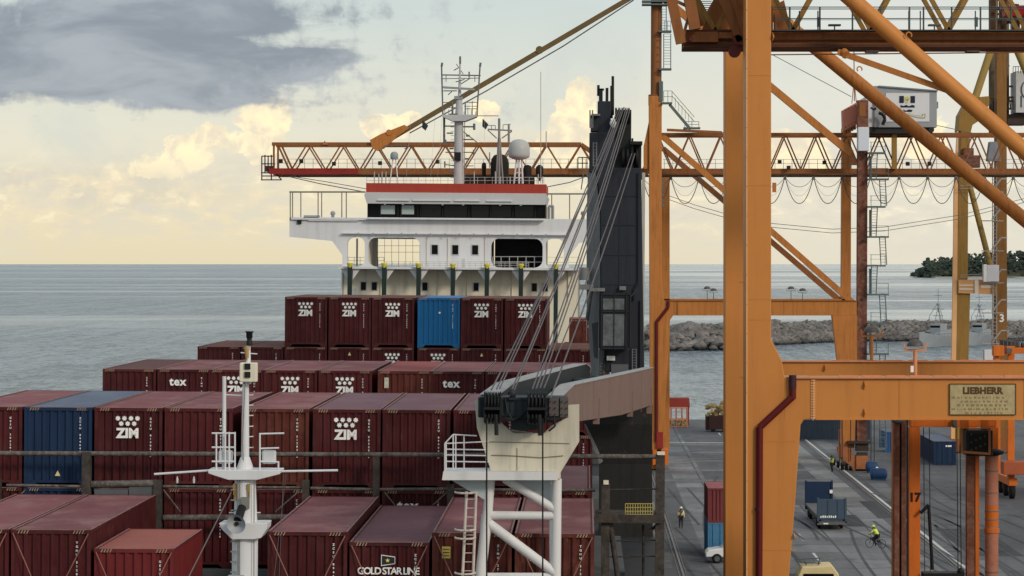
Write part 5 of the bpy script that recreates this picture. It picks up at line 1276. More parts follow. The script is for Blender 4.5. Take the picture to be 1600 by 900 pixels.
lg = B(); 
for k in range(8): lg.tube(Pw(1088 + k * 1.2, 2 + k * 3.2, 122), Pw(1112, 2 + k * 3.2, 122), .025, 4)
lg.build('access_grating', handr, c1)
lg = B(); lg.box(GX(1568, 121), GX(1640, 121), 120.5, 121.5, GZ(26, 121), GZ(10, 121)); lg.build('red_trolley_panel', mat('bright_red_paint', (.42, .01, .02), .5, var=.1), c1)
lg = B()
for k in range(26):
    x_ = 1541 + rnd.random() * 60; y_ = rnd.uniform(-4, 34); s_ = rnd.uniform(1.5, 5); D = 121 + rnd.random() * 4
    lg.box(GX(x_, D), GX(x_ + s_, D), D, D + .4, GZ(46, D) if rnd.random() < .5 else GZ(y_ + s_, D), GZ(y_, D))
lg.box(GX(1548, 123), GX(1556, 123), 123, 123.4, GZ(47, 123), GZ(-10, 123)); lg.build('trolley_machinery', mat('brown_machinery', (.13, .075, .045), .7, var=.7, scale=1.5), c1)
lg = B()
for x_ in (1205, 1210, 1213): lg.box(GX(x_, 121), GX(x_ + 3, 121), 121, 121.6, GZ(47, 121), GZ(0, 121))
lg.prism([(GX(x, 120), GZ(y, 120)) for x, y in ((1207, 10), (1225, 0), (1236, 46), (1216, 46))], 120, 120.15)
lg.build('column_gusset', orangebr, c1)

# ---- middle crane
c2 = thing('gantry_crane', 'orange quay crane behind with lowered lattice boom reaching left over the sea', 'crane', (7.5, 284, 0))
D2N, D2F = 276.0, 292.0
def G2(x, y, D=D2N): return (GX(x, D), GZ(y, D))
lg = B(); lg.prism([G2(x, y) for x, y in ((1014, 150), (1034, 150), (1034, 448), (1038, 470), (1052, 470), (1052, 493), (1047, 500), (1036, 690), (1034, 733), (1016, 733))], D2N, D2N + 1.8)
lg.prism([G2(x, y) for x, y in ((1014, 190), (1006, 228), (1006, 264), (1014, 264))], D2N + .3, D2N + 1.5); l2 = lg.build('leg', orange2, c2, bevel=.05)
lg = B(); lg.tube(Pw(1025, 162, D2N + .9), Pw(1026, -90, D2N + .9), .58, 16); lg.tube(Pw(1024, 165, D2N + .9), Pw(1024, 148, D2N + .9), .75, 16); lg.build('apex_mast', orangebr, c2)
lg = B(); lg.box(GX(1020, D2F) + .6, GX(1020, D2F) + 1.9, D2F, D2F + 1.8, 1, 32); lg.build('leg', orange2, c2)
lg = B(); lg.prism([G2(x, y) for x, y in ((1341, 160), (1356, 160), (1354, 700), (1339, 700))], D2N, D2N + 1.3); l2r = lg.build('leg', rustcol, c2)
lg = B(); lg.prism([(GX(x, D2F), GZ(y, D2F)) for x, y in ((1316, 200), (1330, 200), (1329, 706), (1314, 706))], D2F, D2F + 1.4); lg.prism([(GX(x, D2F), GZ(y, D2F)) for x, y in ((1330, 235), (1345, 258), (1330, 258))], D2F, D2F + .4)
lg.build('leg', orange2, c2)
lg = B(); lg.prism([G2(x, y) for x, y in ((1302, 494), (1342, 494), (1344, 470), (1338, 470), (1332, 560), (1326, 700), (1308, 700), (1310, 560))][:0] or [G2(x, y) for x, y in ((1300, 493), (1341, 493), (1340, 562), (1335, 700), (1318, 700), (1308, 562))], D2N + .02, D2N + 1.2); lg.build('leg_haunch', orange2, c2, bevel=.04)
lg = B(); lg.box(GX(1052, D2N), GX(1339, D2N), D2N + .05, D2N + 1.5, GZ(493, D2N), GZ(470, D2N)); pb2 = lg.build('portal_beam', orange2, c2, bevel=.03)
lg = B(); lg.box(GX(1040, D2N), GX(1339, D2N), D2N - .1, D2N + .04, GZ(470, D2N) - .02, GZ(470, D2N) + .05); lg.box(GX(1058, D2N), GX(1059.5, D2N), D2N - .04, D2N + .05, GZ(493, D2N), GZ(471, D2N)); lg.build('beam_flange', orangebr, pb2)
lg = B(); lg.box(GX(1030, D2F), GX(1325, D2F), D2F, D2F + 1.4, GZ(488, D2F), GZ(467, D2F)); lg.build('portal_beam', orange2, c2)
lg = B(); lg.path([Pw(1044, 471, D2N - .12), Pw(1044, 480, D2N - .12), Pw(1026, 503, D2N - .12), Pw(1025.5, 690, D2N - .12)], .17, 10); lg.build('drain_pipe', pipered, l2)
lg = B(); lg.box(GX(1026, D2N), GX(1036, D2N), D2N - .3, D2N + 2, GZ(700, D2N), GZ(675, D2N)); lg.build('bogie_cover', boomred, c2)
lg = B()
for (xa, xb) in ((1020, 1044), (1026, 1033)): lg.box(GX(xa, D2N), GX(xb, D2N), D2N - .4, D2N + 2.6, .6, 2.2)
for k in range(4): lg.lathe((GX(1026, D2N) + .1, D2N - 2 + k * 1.6, .45), [(.4, -.1), (.4, .1)], 14, 'X')
lg.build('bogie', sorange, c2)
for x_, D in ((1105, D2N), (1115, D2N + 1.2), (1236, D2N), (1254, D2N + 1)):
    flood(x_, 446 if D == D2N else 449, 471, D, pb2, .42, greysteel)
# braces
for D, ya, yb, m in ((D2N + .6, 297, 363, orange2), (D2F + .6, 0, 0, orangebr)):
    lg = B()
    if m is orange2: lg.bar(Pw(1033, 211, D), Pw(1342, 481, D), .6, .62)
    else: lg.bar(Pw(1036, 232, D), Pw(1322, 478, D), .55, .6)
    lg.build('diagonal_brace', m, c2)
lg = B(); lg.bar(Pw(1030, -9, D2N + .6), Pw(1330, 240, D2N + .6), .75, .75); lg.build('apex_tie', orange2, c2)
lg = B(); lg.bar(Pw(1034, 212, D2N + 1), Pw(1131, 210, D2N + 1), .5, .45); lg.bar(Pw(1042, 203, D2N - .2), Pw(1128, 207, D2N - .2), .3, .28); lg.build('top_tie', orangebr, c2)
# boom
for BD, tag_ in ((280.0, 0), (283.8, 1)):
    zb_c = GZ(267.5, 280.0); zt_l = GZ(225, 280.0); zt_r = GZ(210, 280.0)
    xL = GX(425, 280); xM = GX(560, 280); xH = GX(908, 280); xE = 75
    bm = B(); bm.bar((xM, BD, zb_c), (GX(1014, 280), BD, zb_c), .5, .62); bm.bar((xL, BD, zt_l), (xH, BD, zt_l), .36, .36); bm.bar((xH, BD, zt_l), (GX(930, 280), BD, GZ(240, 280)), .36, .36)
    nodes = [GX(480 + 53.4 * k, 280) for k in range(9)]
    for k, xt in enumerate(nodes):
        for sg in (-1, 1):
            off_ = GX(CX + 26.7, 280) * sg; bm.bar((xt, BD, zt_l), (xt + off_ * .97, BD, zb_c), .15, .15)
    bm.bar((xL + .2, BD, zt_l), (xL + .2, BD, zb_c), .2, .2); bm.bar((xL + .6, BD, zt_l), (GX(453, 280), BD, zb_c), .2, .2)
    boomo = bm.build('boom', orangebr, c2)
    bm = B(); bm.bar((xL - .3, BD, zb_c), (xM, BD, zb_c), .5, .62); bm.build('red_boom_end', boomred, boomo)
    bm = B(); bm.bar((GX(1034, 280), BD, zb_c), (xE, BD, zb_c), .5, .55); bm.bar((GX(1034, 280), BD, zt_r), (xE, BD, zt_r), .34, .34)
    xt = GX(1078, 280) - 3.45
    while xt < xE:
        for sg in (-1, 1): bm.bar((xt, BD, zt_r), (xt + sg * 1.68, BD, zb_c), .15, .15)
        xt += 3.45
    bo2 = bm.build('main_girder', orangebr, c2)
    bm = B(); bm.bar((GX(430, 280), BD + .2, GZ(274, 280)), (xE, BD + .2, GZ(274, 280)), .15, .13); bm.build('trolley_rail', rusty, bo2)
# hinges, gussets on boom
bm = B(); D = 279.5
bm.prism([(GX(x, D), GZ(y, D)) for x, y in ((578, 219), (594, 210), (632, 195), (640, 200), (620, 214), (600, 232), (590, 236), (582, 232))], D - .2, D + .3)
bm.lathe(Pw(608, 207, D), [(.32, -.3), (.32, .4)], 12, 'Y'); bm.prism([(GX(x, D), GZ(y, D)) for x, y in ((503, 226), (507, 220), (513, 226))], D, D + .3); bm.build('stay_anchor', orange2, c2)
bm = B(); bm.bar(Pw(600, 223, 280), Pw(1010, -18, 279), .5, .5); bm.bar(Pw(600, 223, 283.8), Pw(1010, -18, 283.2), .45, .45); bm.lathe(Pw(843, 78, 279.3), [(.42, -.2), (.42, .3)], 12, 'Y'); bm.build('forestay', mat('olive_stay_paint', (.15, .10, .04), .6, var=.3), c2)
bm = B(); bm.path([Pw(640, 208, 279), Pw(760, 142, 279), Pw(880, 72, 279), Pw(990, 0, 279)], .07, 5); bm.path([Pw(600, 228, 279), Pw(640, 228, 279), Pw(632, 233, 279)], .06, 5); bm.build('stay_rope', rusty, c2)
bm = B(); D = 279.4
for y_ in (248.5, 255): bm.tube(Pw(432, y_, D), Pw(915, y_, D), .025, 4); bm.tube(Pw(1036, y_ + .5, D), Pw(1900, y_ + .5, D), .025, 4)
for k in range(37): x_ = 436 + k * 13.3; bm.tube(Pw(x_, 248.5, D), Pw(x_, 263, D), .03, 4)
for k in range(50): x_ = 1038 + k * 13.3; bm.tube(Pw(x_, 249, D), Pw(x_, 264, D), .03, 4)
bm.build('walkway_railing', greysteel, c2)
bm = B()
for x_, y_ in ((471, 252), (439, 252), (684, 253), (1218, 253), (1288, 254), (594, 255), (522, 256), (1418, 256), (1452, 256), (1232, 262)): bm.box(GX(x_ - 3, D), GX(x_ + 3, D), D - .3, D, GZ(y_ + 3, D), GZ(y_ - 3, D))
bm.build('walkway_lamp', black, c2)
bm = B(); D = 280
for x0, y0, x1, y1 in ((409, 244, 409, 281), (414, 242, 414, 270), (419, 243, 419, 270), (409, 244, 428, 244), (409, 256, 430, 256), (409, 270, 432, 270), (409, 281, 440, 281), (424, 242, 424, 281), (409, 275, 440, 275), (432, 272, 440, 281)):
    bm.bar(Pw(x0, y0, D), Pw(x1, y1, D), .12, .12); bm.bar(Pw(x0, y0, D + 7), Pw(x1, y1, D + 7), .12, .12)
for x_, y_ in ((409, 270), (409, 281), (424, 275)): bm.bar(Pw(x_, y_, D), Pw(x_, y_, D + 7), .15, .15)
bm.box(GX(415, D), GX(426, D), D, D + 1, GZ(268, D), GZ(259, D)); bm.build('boom_tip_platform', mat('dark_red_grey', (.07, .03, .03), .7, var=.4), c2)
bm = B(); bm.path([Pw(452, 276, 283), Pw(500, 287, 283), Pw(570, 300, 283)], .05, 5); bm.path([Pw(452, 275, 283.5), Pw(510, 284, 283.5), Pw(600, 300, 283.5)], .04, 5)
bm.path([Pw(855, 292, 283), Pw(890, 285, 283), Pw(925, 272, 283)], .05, 5); bm.build('sagging_rope', greysteel, c2)
# small cage on boom near ship crane
bm = B(); 
for x0, y0, x1, y1 in ((903, 246, 903, 265), (910, 246, 910, 265), (917, 246, 917, 265), (903, 246, 919, 246), (903, 255, 919, 255), (912, 268, 908, 296), (916, 268, 922, 290)): bm.bar(Pw(x0, y0, 278.6), Pw(x1, y1, 278.6), .12, .12)
bm.build('trolley_cage', trolley, c2)
# festoon
bm = B(); D = 279
for (x0, n_) in ((1003.5, 14),):
    for k in range(n_):
        xa = x0 + k * 44.6; xb = xa + 44.6
        if 1330 < xb < 1370: pass
        for dep, r in ((42, .045), (16, .028), (30, .012)):
            ps = [Pw(xa + (xb - xa) * (i / 12), 276 + dep * (1 - abs(2 * i / 12 - 1) ** 2.2), D) for i in range(13)]
            bm.path(ps, r, 5)
fs_ = bm.build('festoon_cable', mat('festoon_grey', (.10, .09, .08), .7), c2)
bm = B()
for k in range(15): bm.box(GX(1001.5 + k * 44.6, D), GX(1005.5 + k * 44.6, D), D - .1, D + .2, GZ(281, D), GZ(275, D))
bm.build('festoon_trolley', rusty, fs_)
bm = B()
for off_ in (0, 6): bm.path([Pw(1040, 304 + off_, 300), Pw(1085, 320 + off_, 300), Pw(1130, 333 + off_, 300), Pw(1205, 349 + off_, 300), Pw(1300, 358 + off_, 300), Pw(1380, 355 + off_, 300), Pw(1500, 336 + off_, 300), Pw(1640, 300 + off_, 300)], .035, 5)
bm.path([Pw(1208, 86, 290), Pw(1330, 151, 290)], .04, 5); bm.path([Pw(1464, 196, 280), Pw(1530, 210, 280)], .04, 5)
bm.build('slack_rope', mat('slack_rope_grey', (.17, .15, .13), .7), c2)
# machinery house
bm = B(); D = 278.0
bm.prism([(GX(x, D), GZ(y, D)) for x, y in ((1366, 199), (1366, 134), (1374, 134), (1464, 141.5), (1464, 199))], D, D + 9); mh = bm.build('machinery_house', housegrey, c2, bevel=.05)
bm = B(); bm.box(GX(1354, D), GX(1366, D), D + .3, D + 8, GZ(198, D), GZ(150, D)); bm.build('house_annex', panelw, mh)
bm = B(); bm.box(GX(1384, D), GX(1452, D), D - .08, D - .002, GZ(190, D), GZ(145.5, D)); pnl = bm.build('sign_panel', panelw, mh)
bm = B(); bm.prism([(GX(x, D), GZ(y, D)) for x, y in ((1373, 133.6), (1465, 141), (1465, 143), (1373, 136))], D - .2, D + 9.1); bm.box(GX(1464, D) + .002, GX(1468, D), D + 1, D + 2, GZ(168, D), GZ(158, D)); bm.build('house_roof', mat('roof_blue_grey', (.18, .21, .25), .6), mh)
emb_d = mat('emblem_navy', (.015, .02, .04), .6, var=.1); emb_y = mat('emblem_cream', (.7, .66, .4), .6, var=.1); emb_g = mat('emblem_olive', (.35, .36, .12), .6)
def esh(name, m, polys, dy_=-.1):
    bm = B()
    for pl__ in polys: bm.prism([(GX(x, D), GZ(y, D)) for x, y in pl__], D + dy_ - .02, D + dy_)
    bm.build(name, m, pnl)
esh('emblem_band', emb_d, [((1405, 150), (1412, 150), (1412, 161), (1405, 161)), ((1422.5, 150), (1429.5, 150), (1429.5, 161), (1422.5, 161)),
    ((1407, 164), (1411, 165.5), (1416, 164), (1420, 166), (1425, 164), (1429, 165), (1429, 168), (1407, 168)), ((1411, 171), (1415, 173), (1420, 171), (1426, 172), (1424, 175), (1413, 174.5))])
esh('emblem_field', emb_y, [((1412.2, 150), (1422.3, 150), (1421, 158), (1417.3, 163), (1413, 158))])
esh('emblem_trident', emb_g, [((1416.6, 151), (1417.8, 151), (1417.8, 161), (1416.6, 161)), ((1413.6, 152.5), (1414.6, 152.5), (1415.2, 155.5), (1419.2, 155.5), (1419.8, 152.5), (1420.8, 152.5), (1420, 157), (1414.4, 157))], -.122)
esh('emblem_scroll', emb_g, [((1391, 184), (1398, 186), (1398, 188), (1390, 186)), ((1412, 179), (1420, 177), (1430, 180), (1440, 181), (1441, 178), (1446, 178), (1445, 185), (1438, 185), (1428, 183), (1419, 180), (1413, 181))])
esh('emblem_scroll_inner', panelw, [((1415, 179.6), (1421, 178.4), (1430, 181.2), (1441, 182.4), (1442.5, 179.5), (1444.3, 179.5), (1443.6, 183.6), (1437, 183.8), (1428, 182), (1420, 179.4))], -.122)
bm = B(); bm.box(GX(1356, D), GX(1458, D), D + .3, D + 8, GZ(208, D), GZ(199.5, D)); bm.lathe(Pw(1455, 203, D), [(.3, -.3), (.3, .3)], 10, 'Y'); bm.build('house_underframe', mat('underframe_black', (.025, .025, .028), .7), mh)
bm = B(); bm.prism([(GX(x, 277), GZ(y, 277)) for x, y in ((1317, 172), (1338, 160), (1339, 194), (1318, 205))], 277, 279); pk = bm.build('salmon_ballast_box', pinkbox, c2)
bm = B()
for k in range(5): x_ = 1319 + k * 4; bm.box(GX(x_, 277), GX(x_ + 2.6, 277), 277 - .01, 278, GZ(210 - k * 2, 277), GZ(203 - k * 2.2, 277))
for k in range(4): bm.box(GX(1320 + k * 5, 277), GX(1322 + k * 5, 277), 276.95, 277, GZ(173 - k * 2.5, 277), GZ(171.5 - k * 2.5, 277)); bm.box(GX(1320 + k * 5, 277), GX(1322 + k * 5, 277), 276.95, 277, GZ(199 - k * 2.5, 277), GZ(197.5 - k * 2.5, 277))
bm.build('box_bolts', orangebr, pk)
bm = B(); bm.box(GX(1339, 275.5), GX(1356, 275.5), 275, 276, GZ(200, 275.5), GZ(157, 275.5)); ob = bm.build('brown_cabinet', rustcol, c2)
bm = B(); bm.box(GX(1342, 275.5), GX(1352, 275.5), 274.95, 275, GZ(182, 275.5), GZ(160, 275.5)); bm.build('cabinet_panel', orangebr, ob)
bm = B(); bm.box(GX(1340, 275), GX(1357, 275), 274.4, 275.6, GZ(236, 275), GZ(199, 275)); wc = bm.build('electric_cabinet', mat('cabinet_white', (.62, .66, .74), .5, var=.05), c2, bevel=.04)
bm = B(); bm.bar(Pw(1334, 60, 277), Pw(1335, 158, 277), .1, .1); bm.bar(Pw(1334, 130, 277), Pw(1331, 162, 277), .08, .08); bm.bar(Pw(1335, 130, 277), Pw(1338, 160, 277), .08, .08); bm.build('hanger_rod', orangebr, c2)
bm = B(); bm.box(GX(1394, 279), GX(1401.5, 279), 279, 279.6, GZ(264, 279), GZ(209, 279)); bm.build('girder_post', ochre, c2)
bm = B(); bm.path([Pw(1373, 176, 277.2), Pw(1380, 179, 277.2), Pw(1383, 186, 277.2), Pw(1379, 195, 277.2)], .18, 8); bm.path([Pw(1360, 168, 277.2), Pw(1367, 172, 277.2), Pw(1368, 168, 277.2)], .1, 6); bm.build('loading_hose', black, c2)
# zigzag stairs, right leg
def stairs(parent, x0, x1, levels, D, m=trolley, ladder=True):
    bm = B()
    for i, y_ in enumerate(levels):
        xb = x1 if i % 2 else x1 - 5
        bm.box(GX(x0, D), GX(xb, D), D - .6, D + .6, GZ(y_ + 2.6, D), GZ(y_, D))
        for xx in (x0 + 6, xb): bm.tube(Pw(xx, y_, D - .55), Pw(xx, y_ - 16, D - .55), .04, 4)
        bm.tube(Pw(x0 + 4, y_ - 16, D - .55), Pw(xb, y_ - 16, D - .55), .035, 4); bm.tube(Pw(x0 + 4, y_ - 9, D - .55), Pw(xb, y_ - 9, D - .55), .025, 4)
    for i in range(len(levels) - 1):
        ya, yb = levels[i], levels[i + 1]
        xa = (x1 - 14, x1 - 3) if i % 2 else (x0 + 7, x1 - 16)
        xa = (xa[0], xa[0] + 9); sh = 2.5 if i % 2 else -2
        for xx in xa: bm.tube(Pw(xx, ya, D - .3), Pw(xx + sh, yb, D - .3), .055, 5)
        n_ = max(4, int((yb - ya) / 4.2))
        for k in range(n_): t_ = k / n_; y_ = ya + (yb - ya) * t_; bm.tube(Pw(xa[0] + sh * t_, y_, D - .3), Pw(xa[1] + sh * t_, y_, D - .3), .03, 4)
        if i % 2 == 0: bm.box(GX(x0 + 3, D), GX(x0 + 7, D), D - .1, D, GZ(yb, D), GZ(ya + 6, D))
    return bm.build('stair_tower', m, parent)
stairs(c2, 1355, 1388, [238, 279, 322, 369, 414, 459, 504, 552, 600, 650, 700], D2N - .4)
bm = B()
for y0, y1, x0, x1 in ((-20, 49, 1034, 1041), (53, 107, 1037, 1048)):
    for x_ in (x0, x1): bm.tube(Pw(x_, y0, D2N), Pw(x_, y1, D2N), .05, 5)
    for k in range(int((y1 - y0) / 4.3)): bm.tube(Pw(x0, y0 + k * 4.3, D2N), Pw(x1, y0 + k * 4.3, D2N), .03, 4)
for x0, x1, y_ in ((1029, 1049, 48), (1030, 1049, 107), (1034, 1050, 160), (1068, 1094, 199), (1003, 1050, 6), (1003, 1050, 1)): bm.box(GX(x0, D2N), GX(x1, D2N), D2N - .5, D2N + .8, GZ(y_ + 2.5, D2N), GZ(y_, D2N))
for x0, x1, y0, y1 in ((1038, 1048, 33, 48), (1037, 1050, 142, 160), (1070, 1092, 190, 199)):
    for x_ in (x0, (x0 + x1) / 2, x1): bm.tube(Pw(x_, y0, D2N), Pw(x_, y1, D2N), .04, 4)
    for y_ in (y0, (y0 + y1) / 2): bm.tube(Pw(x0, y_, D2N), Pw(x1, y_, D2N), .035, 4)
bm.bar(Pw(1046, 163, D2N), Pw(1079, 202, D2N), .25, .3)
for dy_ in (-10, -17): bm.tube(Pw(1050, 160 + dy_, D2N), Pw(1085, 200 + dy_, D2N), .04, 4)
for k in range(7): x_ = 1050 + k * 5.2; y_ = 162 + k * 6.1; bm.tube(Pw(x_, y_, D2N), Pw(x_, y_ - 15, D2N), .03, 4)
bm.box(GX(1030, D2N), GX(1036, D2N), D2N - .1, D2N + .3, GZ(158, D2N), GZ(127, D2N))
for k in range(8): bm.tube(Pw(1034, 60 + k * 11, D2N), Pw(1030, 60 + k * 11, D2N), .05, 4)
for k in range(6): bm.box(GX(1034, D2N), GX(1038, D2N), D2N, D2N + .3, GZ(283 + k * 8, D2N), GZ(279 + k * 8, D2N))
bm.build('stair_tower', trolley, c2)
# bogies at the landside foot
bm = B(); Db = 275.0
def bb(x0, y0, x1, y1, D=Db, th=1.2): bm.box(GX(x0, D), GX(x1, D), D, D + th, GZ(y1, D), GZ(y0, D))
bb(1312, 672, 1329, 700, 288, 1.4); bb(1314, 698, 1332, 712, 286, 1.5); bb(1338, 712, 1356, 738, Db, 1.2)
bm.prism([(GX(x, Db), GZ(y, Db)) for x, y in ((1318, 690), (1335, 712), (1352, 722), (1354, 745), (1344, 756), (1336, 740), (1330, 728), (1312, 716), (1308, 700))], Db + .2, Db + .9)
bog = bm.build('bogie', mat('bogie_orange_brown', (.33, .12, .05), .7, var=.5, rust=.4, scale=1.3), c2)
bm = B(); bb(1347, 738, 1357, 756, Db - .2, .6); bb(1337, 748, 1346, 752, Db - .2, .6); bb(1338, 733, 1358, 736); bm.build('buffer', salmon, bog)
bm = B(); bb(1326, 690, 1360, 693, Db - .4, 2); bb(1338, 693, 1357, 705); bb(1340, 708, 1356, 712)
for x_ in (1312, 1316, 1329, 1361, 1366): bm.tube(Pw(x_, 648, Db), Pw(x_, 720, Db), .05, 5)
for k in range(7): bm.lathe(Pw(1303 + k * 6.5, 722 + k * 3.3, Db + 2 - k * .2), [(.38, -.15), (.38, .15)], 12, 'X')
for k in range(12): x_ = 1300 + rnd.random() * 40; y_ = 712 + (x_ - 1300) * .5 + rnd.uniform(-8, 6); bb(x_, y_, x_ + rnd.uniform(2, 6), y_ + rnd.uniform(2, 6), Db + rnd.random() * 2, .5)
bm.build('bogie_wheels', mat('bogie_dark', (.05, .035, .03), .8, var=.5), bog)
bm = B(); bb(1340, 752, 1342, 754); bb(1350, 743, 1355, 747, Db - .3); bm.build('bogie_lamp', lettering, bog)

# ---- far ochre crane
c3 = thing('gantry_crane', 'ochre quay crane numbered three at the right edge, seen behind the braces', 'crane', (45, 305, 0))
D3C = 302.0
def G3(x, y, D=D3C): return (GX(x, D), GZ(y, D))
lg = B(); lg.prism([G3(*p) for p in ((1502, 205), (1516, 205), (1513, 300), (1512, 450), (1516, 459), (1510, 700), (1492, 700), (1496, 450), (1497, 300))], D3C, D3C + 4)
lg.prism([G3(*p) for p in ((1497, 205), (1499, 180), (1508, 163), (1522, 152), (1546, 150), (1546, 162), (1536, 185), (1520, 195), (1517, 207))], D3C + .1, D3C + 3); c3l = lg.build('leg', ochre, c3, bevel=.05)
lg = B(); lg.prism([G3(*p) for p in ((1497.4, 205), (1495.5, 205), (1491, 300), (1487, 560), (1486, 700), (1491.8, 700), (1495.8, 450), (1496.8, 300))], D3C - .02, D3C + .5); lg.build('lit_leg_edge', ochrelt, c3)  # lit left side of the leg put into a paler strip
lg = B(); lg.prism([G3(*p) for p in ((1560, 80), (1575, 80), (1576, 700), (1558, 700))], D3C + 1, D3C + 3); c3r = lg.build('leg', mat('ochre_brown_paint', (.25, .12, .035), .7, var=.2, rust=.25, streak=.3), c3)
put(text_mesh('3', 1.25, lettering, .03, .01), 'number', c3r, Vector((GX(1567.5, D3C), D3C + .98, GZ(503, D3C))))
lg = B(); lg.prism([G3(*p) for p in ((1497, 437), (1552, 437), (1556, 445), (1556, 460), (1497, 458))], D3C - .3, D3C + 1.4); xb_ = lg.build('cross_beam', mat('pale_orange_beam', (.62, .33, .15), .6, var=.15), c3)
lg = B(); lg.box(*[f for f in (GX(1498, D3C), GX(1520, D3C))], D3C - .36, D3C - .3, GZ(447, D3C), GZ(444.5, D3C)); lg.box(GX(1498, D3C), GX(1520, D3C), D3C - .36, D3C - .3, GZ(453, D3C), GZ(450.5, D3C)); lg.box(GX(1522, D3C), GX(1528, D3C), D3C - .45, D3C - .3, GZ(459, D3C), GZ(438, D3C)); lg.box(GX(1532, D3C), GX(1550, D3C), D3C - .36, D3C - .3, GZ(450, D3C), GZ(445, D3C))
lg.build('beam_panel', mat('beam_white', (.7, .62, .52), .6, var=.15), xb_)
lg = B(); lg.tube(Pw(1549, 76, D3C + 1), Pw(1524, 152, D3C + 1), .45, 12); lg.tube(Pw(1514, 285, D3C + 1), Pw(1550, 425, D3C + 1), .34, 12); lg.tube(Pw(1590, 78, D3C + 1), Pw(1606, 115, D3C + 1), .5, 12); lg.build('tube_brace', mat('olive_ochre', (.34, .23, .07), .6, var=.15), c3)
lg = B(); lg.box(GX(1497, D3C), GX(1530, D3C), D3C - .8, D3C + 1, GZ(262, D3C), GZ(243, D3C)); lg.box(GX(1504, D3C), GX(1520, D3C), D3C - .8, D3C + 1, GZ(243, D3C), GZ(232, D3C)); lg.build('equaliser_box', rustcol, c3)
lg = B(); lg.prism([G3(*p) for p in ((1545, 222), (1556, 222), (1562, 252), (1541, 252))], D3C - 1, D3C + .5); lg.build('grey_cabinet', mat('violet_grey_cabinet', (.22, .23, .27), .6), c3)
lg = B(); lg.box(GX(1540, D3C), GX(1559, D3C), D3C - 1, D3C + .5, GZ(440, D3C), GZ(414, D3C)); wc = lg.build('white_cabinet', panelw, c3, bevel=.04)
lg = B(); lg.box(GX(1535, D3C), GX(1539.8, D3C), D3C - 1, D3C, GZ(440, D3C), GZ(413, D3C)); lg.build('cabinet_side', lettering, wc)
lg = B(); lg.box(GX(1535, D3C), GX(1558, D3C), D3C - 1.5, D3C - .5, GZ(566, D3C), GZ(546, D3C)); lg.build('white_cabinet', panelw, c3, bevel=.04)
lg = B()
for y0 in range(262, 640, 6): lg.tube(Pw(1551, y0, D3C - .5), Pw(1557, y0 + 2, D3C - .5), .05, 4)
for x_ in (1551, 1557): lg.tube(Pw(x_, 252, D3C - .5), Pw(x_, 640, D3C - .5), .07, 5)
for y_ in (300, 345, 392, 442, 489, 537): lg.bar(Pw(1534, y_, D3C - .6), Pw(1568, y_, D3C - .6), .3, .12); lg.tube(Pw(1550, y_ - 2, D3C - .6), Pw(1564, y_ - 20, D3C - .6), .12, 6); lg.tube(Pw(1564, y_ - 20, D3C - .6), Pw(1572, y_ - 20, D3C - .6), .12, 6)
for y_ in (290, 295, 430, 433): lg.tube(Pw(1500, y_, D3C - .8), Pw(1540, y_ - 2, D3C - .8), .04, 4)
lg.build('access_ladder', mat('pale_grey_ladder', (.33, .31, .29), .6, var=.2), c3)
lg = B(); DT = 308
for x_, r in ((1552, .55), (1558, .12), (1563, .2), (1569, .18), (1574, .22)): lg.tube(Pw(x_, 215, DT), Pw(x_, -30, DT), r, 8)
lg.bar(Pw(1555, 110, DT - 1), Pw(1577, 102, DT - 1), .2, .25)
for x0, x1, y_ in ((1544, 1590, 152), (1545, 1580, 170), (1560, 1582, 135), (1553, 1596, 158)): lg.bar(Pw(x0, y_, DT - 1), Pw(x1, y_, DT - 1), .4, .2)
for k in range(16): x_ = 1546 + k * 2.6; lg.tube(Pw(x_, 152, DT - 1), Pw(x_ + rnd.uniform(-2, 2), 170, DT - 1), .06, 4)
for y_ in range(86, 150, 5): lg.tube(Pw(1545, y_, DT), Pw(1551, y_, DT), .05, 4)
lg.build('hoist_tower', mat('hoist_brown', (.15, .105, .065), .7, var=.5), c3)
lg = B(); lg.box(GX(1547, DT), GX(1558, DT), DT - 2, DT - 1.5, GZ(172, DT), GZ(160, DT)); lg.box(GX(1570, DT), GX(1600, DT), DT - 2, DT + 1, GZ(196, DT), GZ(180, DT)); lg.build('hoist_machinery', mat('hoist_dark', (.06, .04, .035), .7, var=.6), c3)
lg = B(); lg.box(GX(1581, DT), GX(1640, DT), DT - 3, DT + 1, GZ(178, DT), GZ(114, DT)); sg = lg.build('machinery_house', mat('sign_grey_white', (.55, .56, .57), .6), c3)
lg = B()
ps = [Pw(1606 + 10 * math.cos(t_ / 10 * math.pi), 140 + 14 * math.sin(t_ / 10 * math.pi), DT - 3.05) for t_ in range(21)]; lg.path(ps, .08, 4)
lg.box(GX(1588, DT), GX(1590, DT), DT - 3.05, DT - 3, GZ(170, DT), GZ(152, DT)); lg.build('house_emblem', greyblue, sg)
lg = B()
for x_ in range(1583, 1600, 4): lg.tube(Pw(x_, 114, DT - 3), Pw(x_, 104, DT - 3), .05, 4)
lg.tube(Pw(1583, 104, DT - 3), Pw(1640, 104, DT - 3), .05, 4); lg.build('roof_railing', greysteel, sg)
lg = B(); lg.bar(Pw(1500, 700, D3C), Pw(1570, 700, D3C), 1.4, 1.0); lg.box(GX(1486, D3C), GX(1580, D3C), D3C - .5, D3C + 4, .1, 1.6); lg.build('bogie', orangebr, c3)

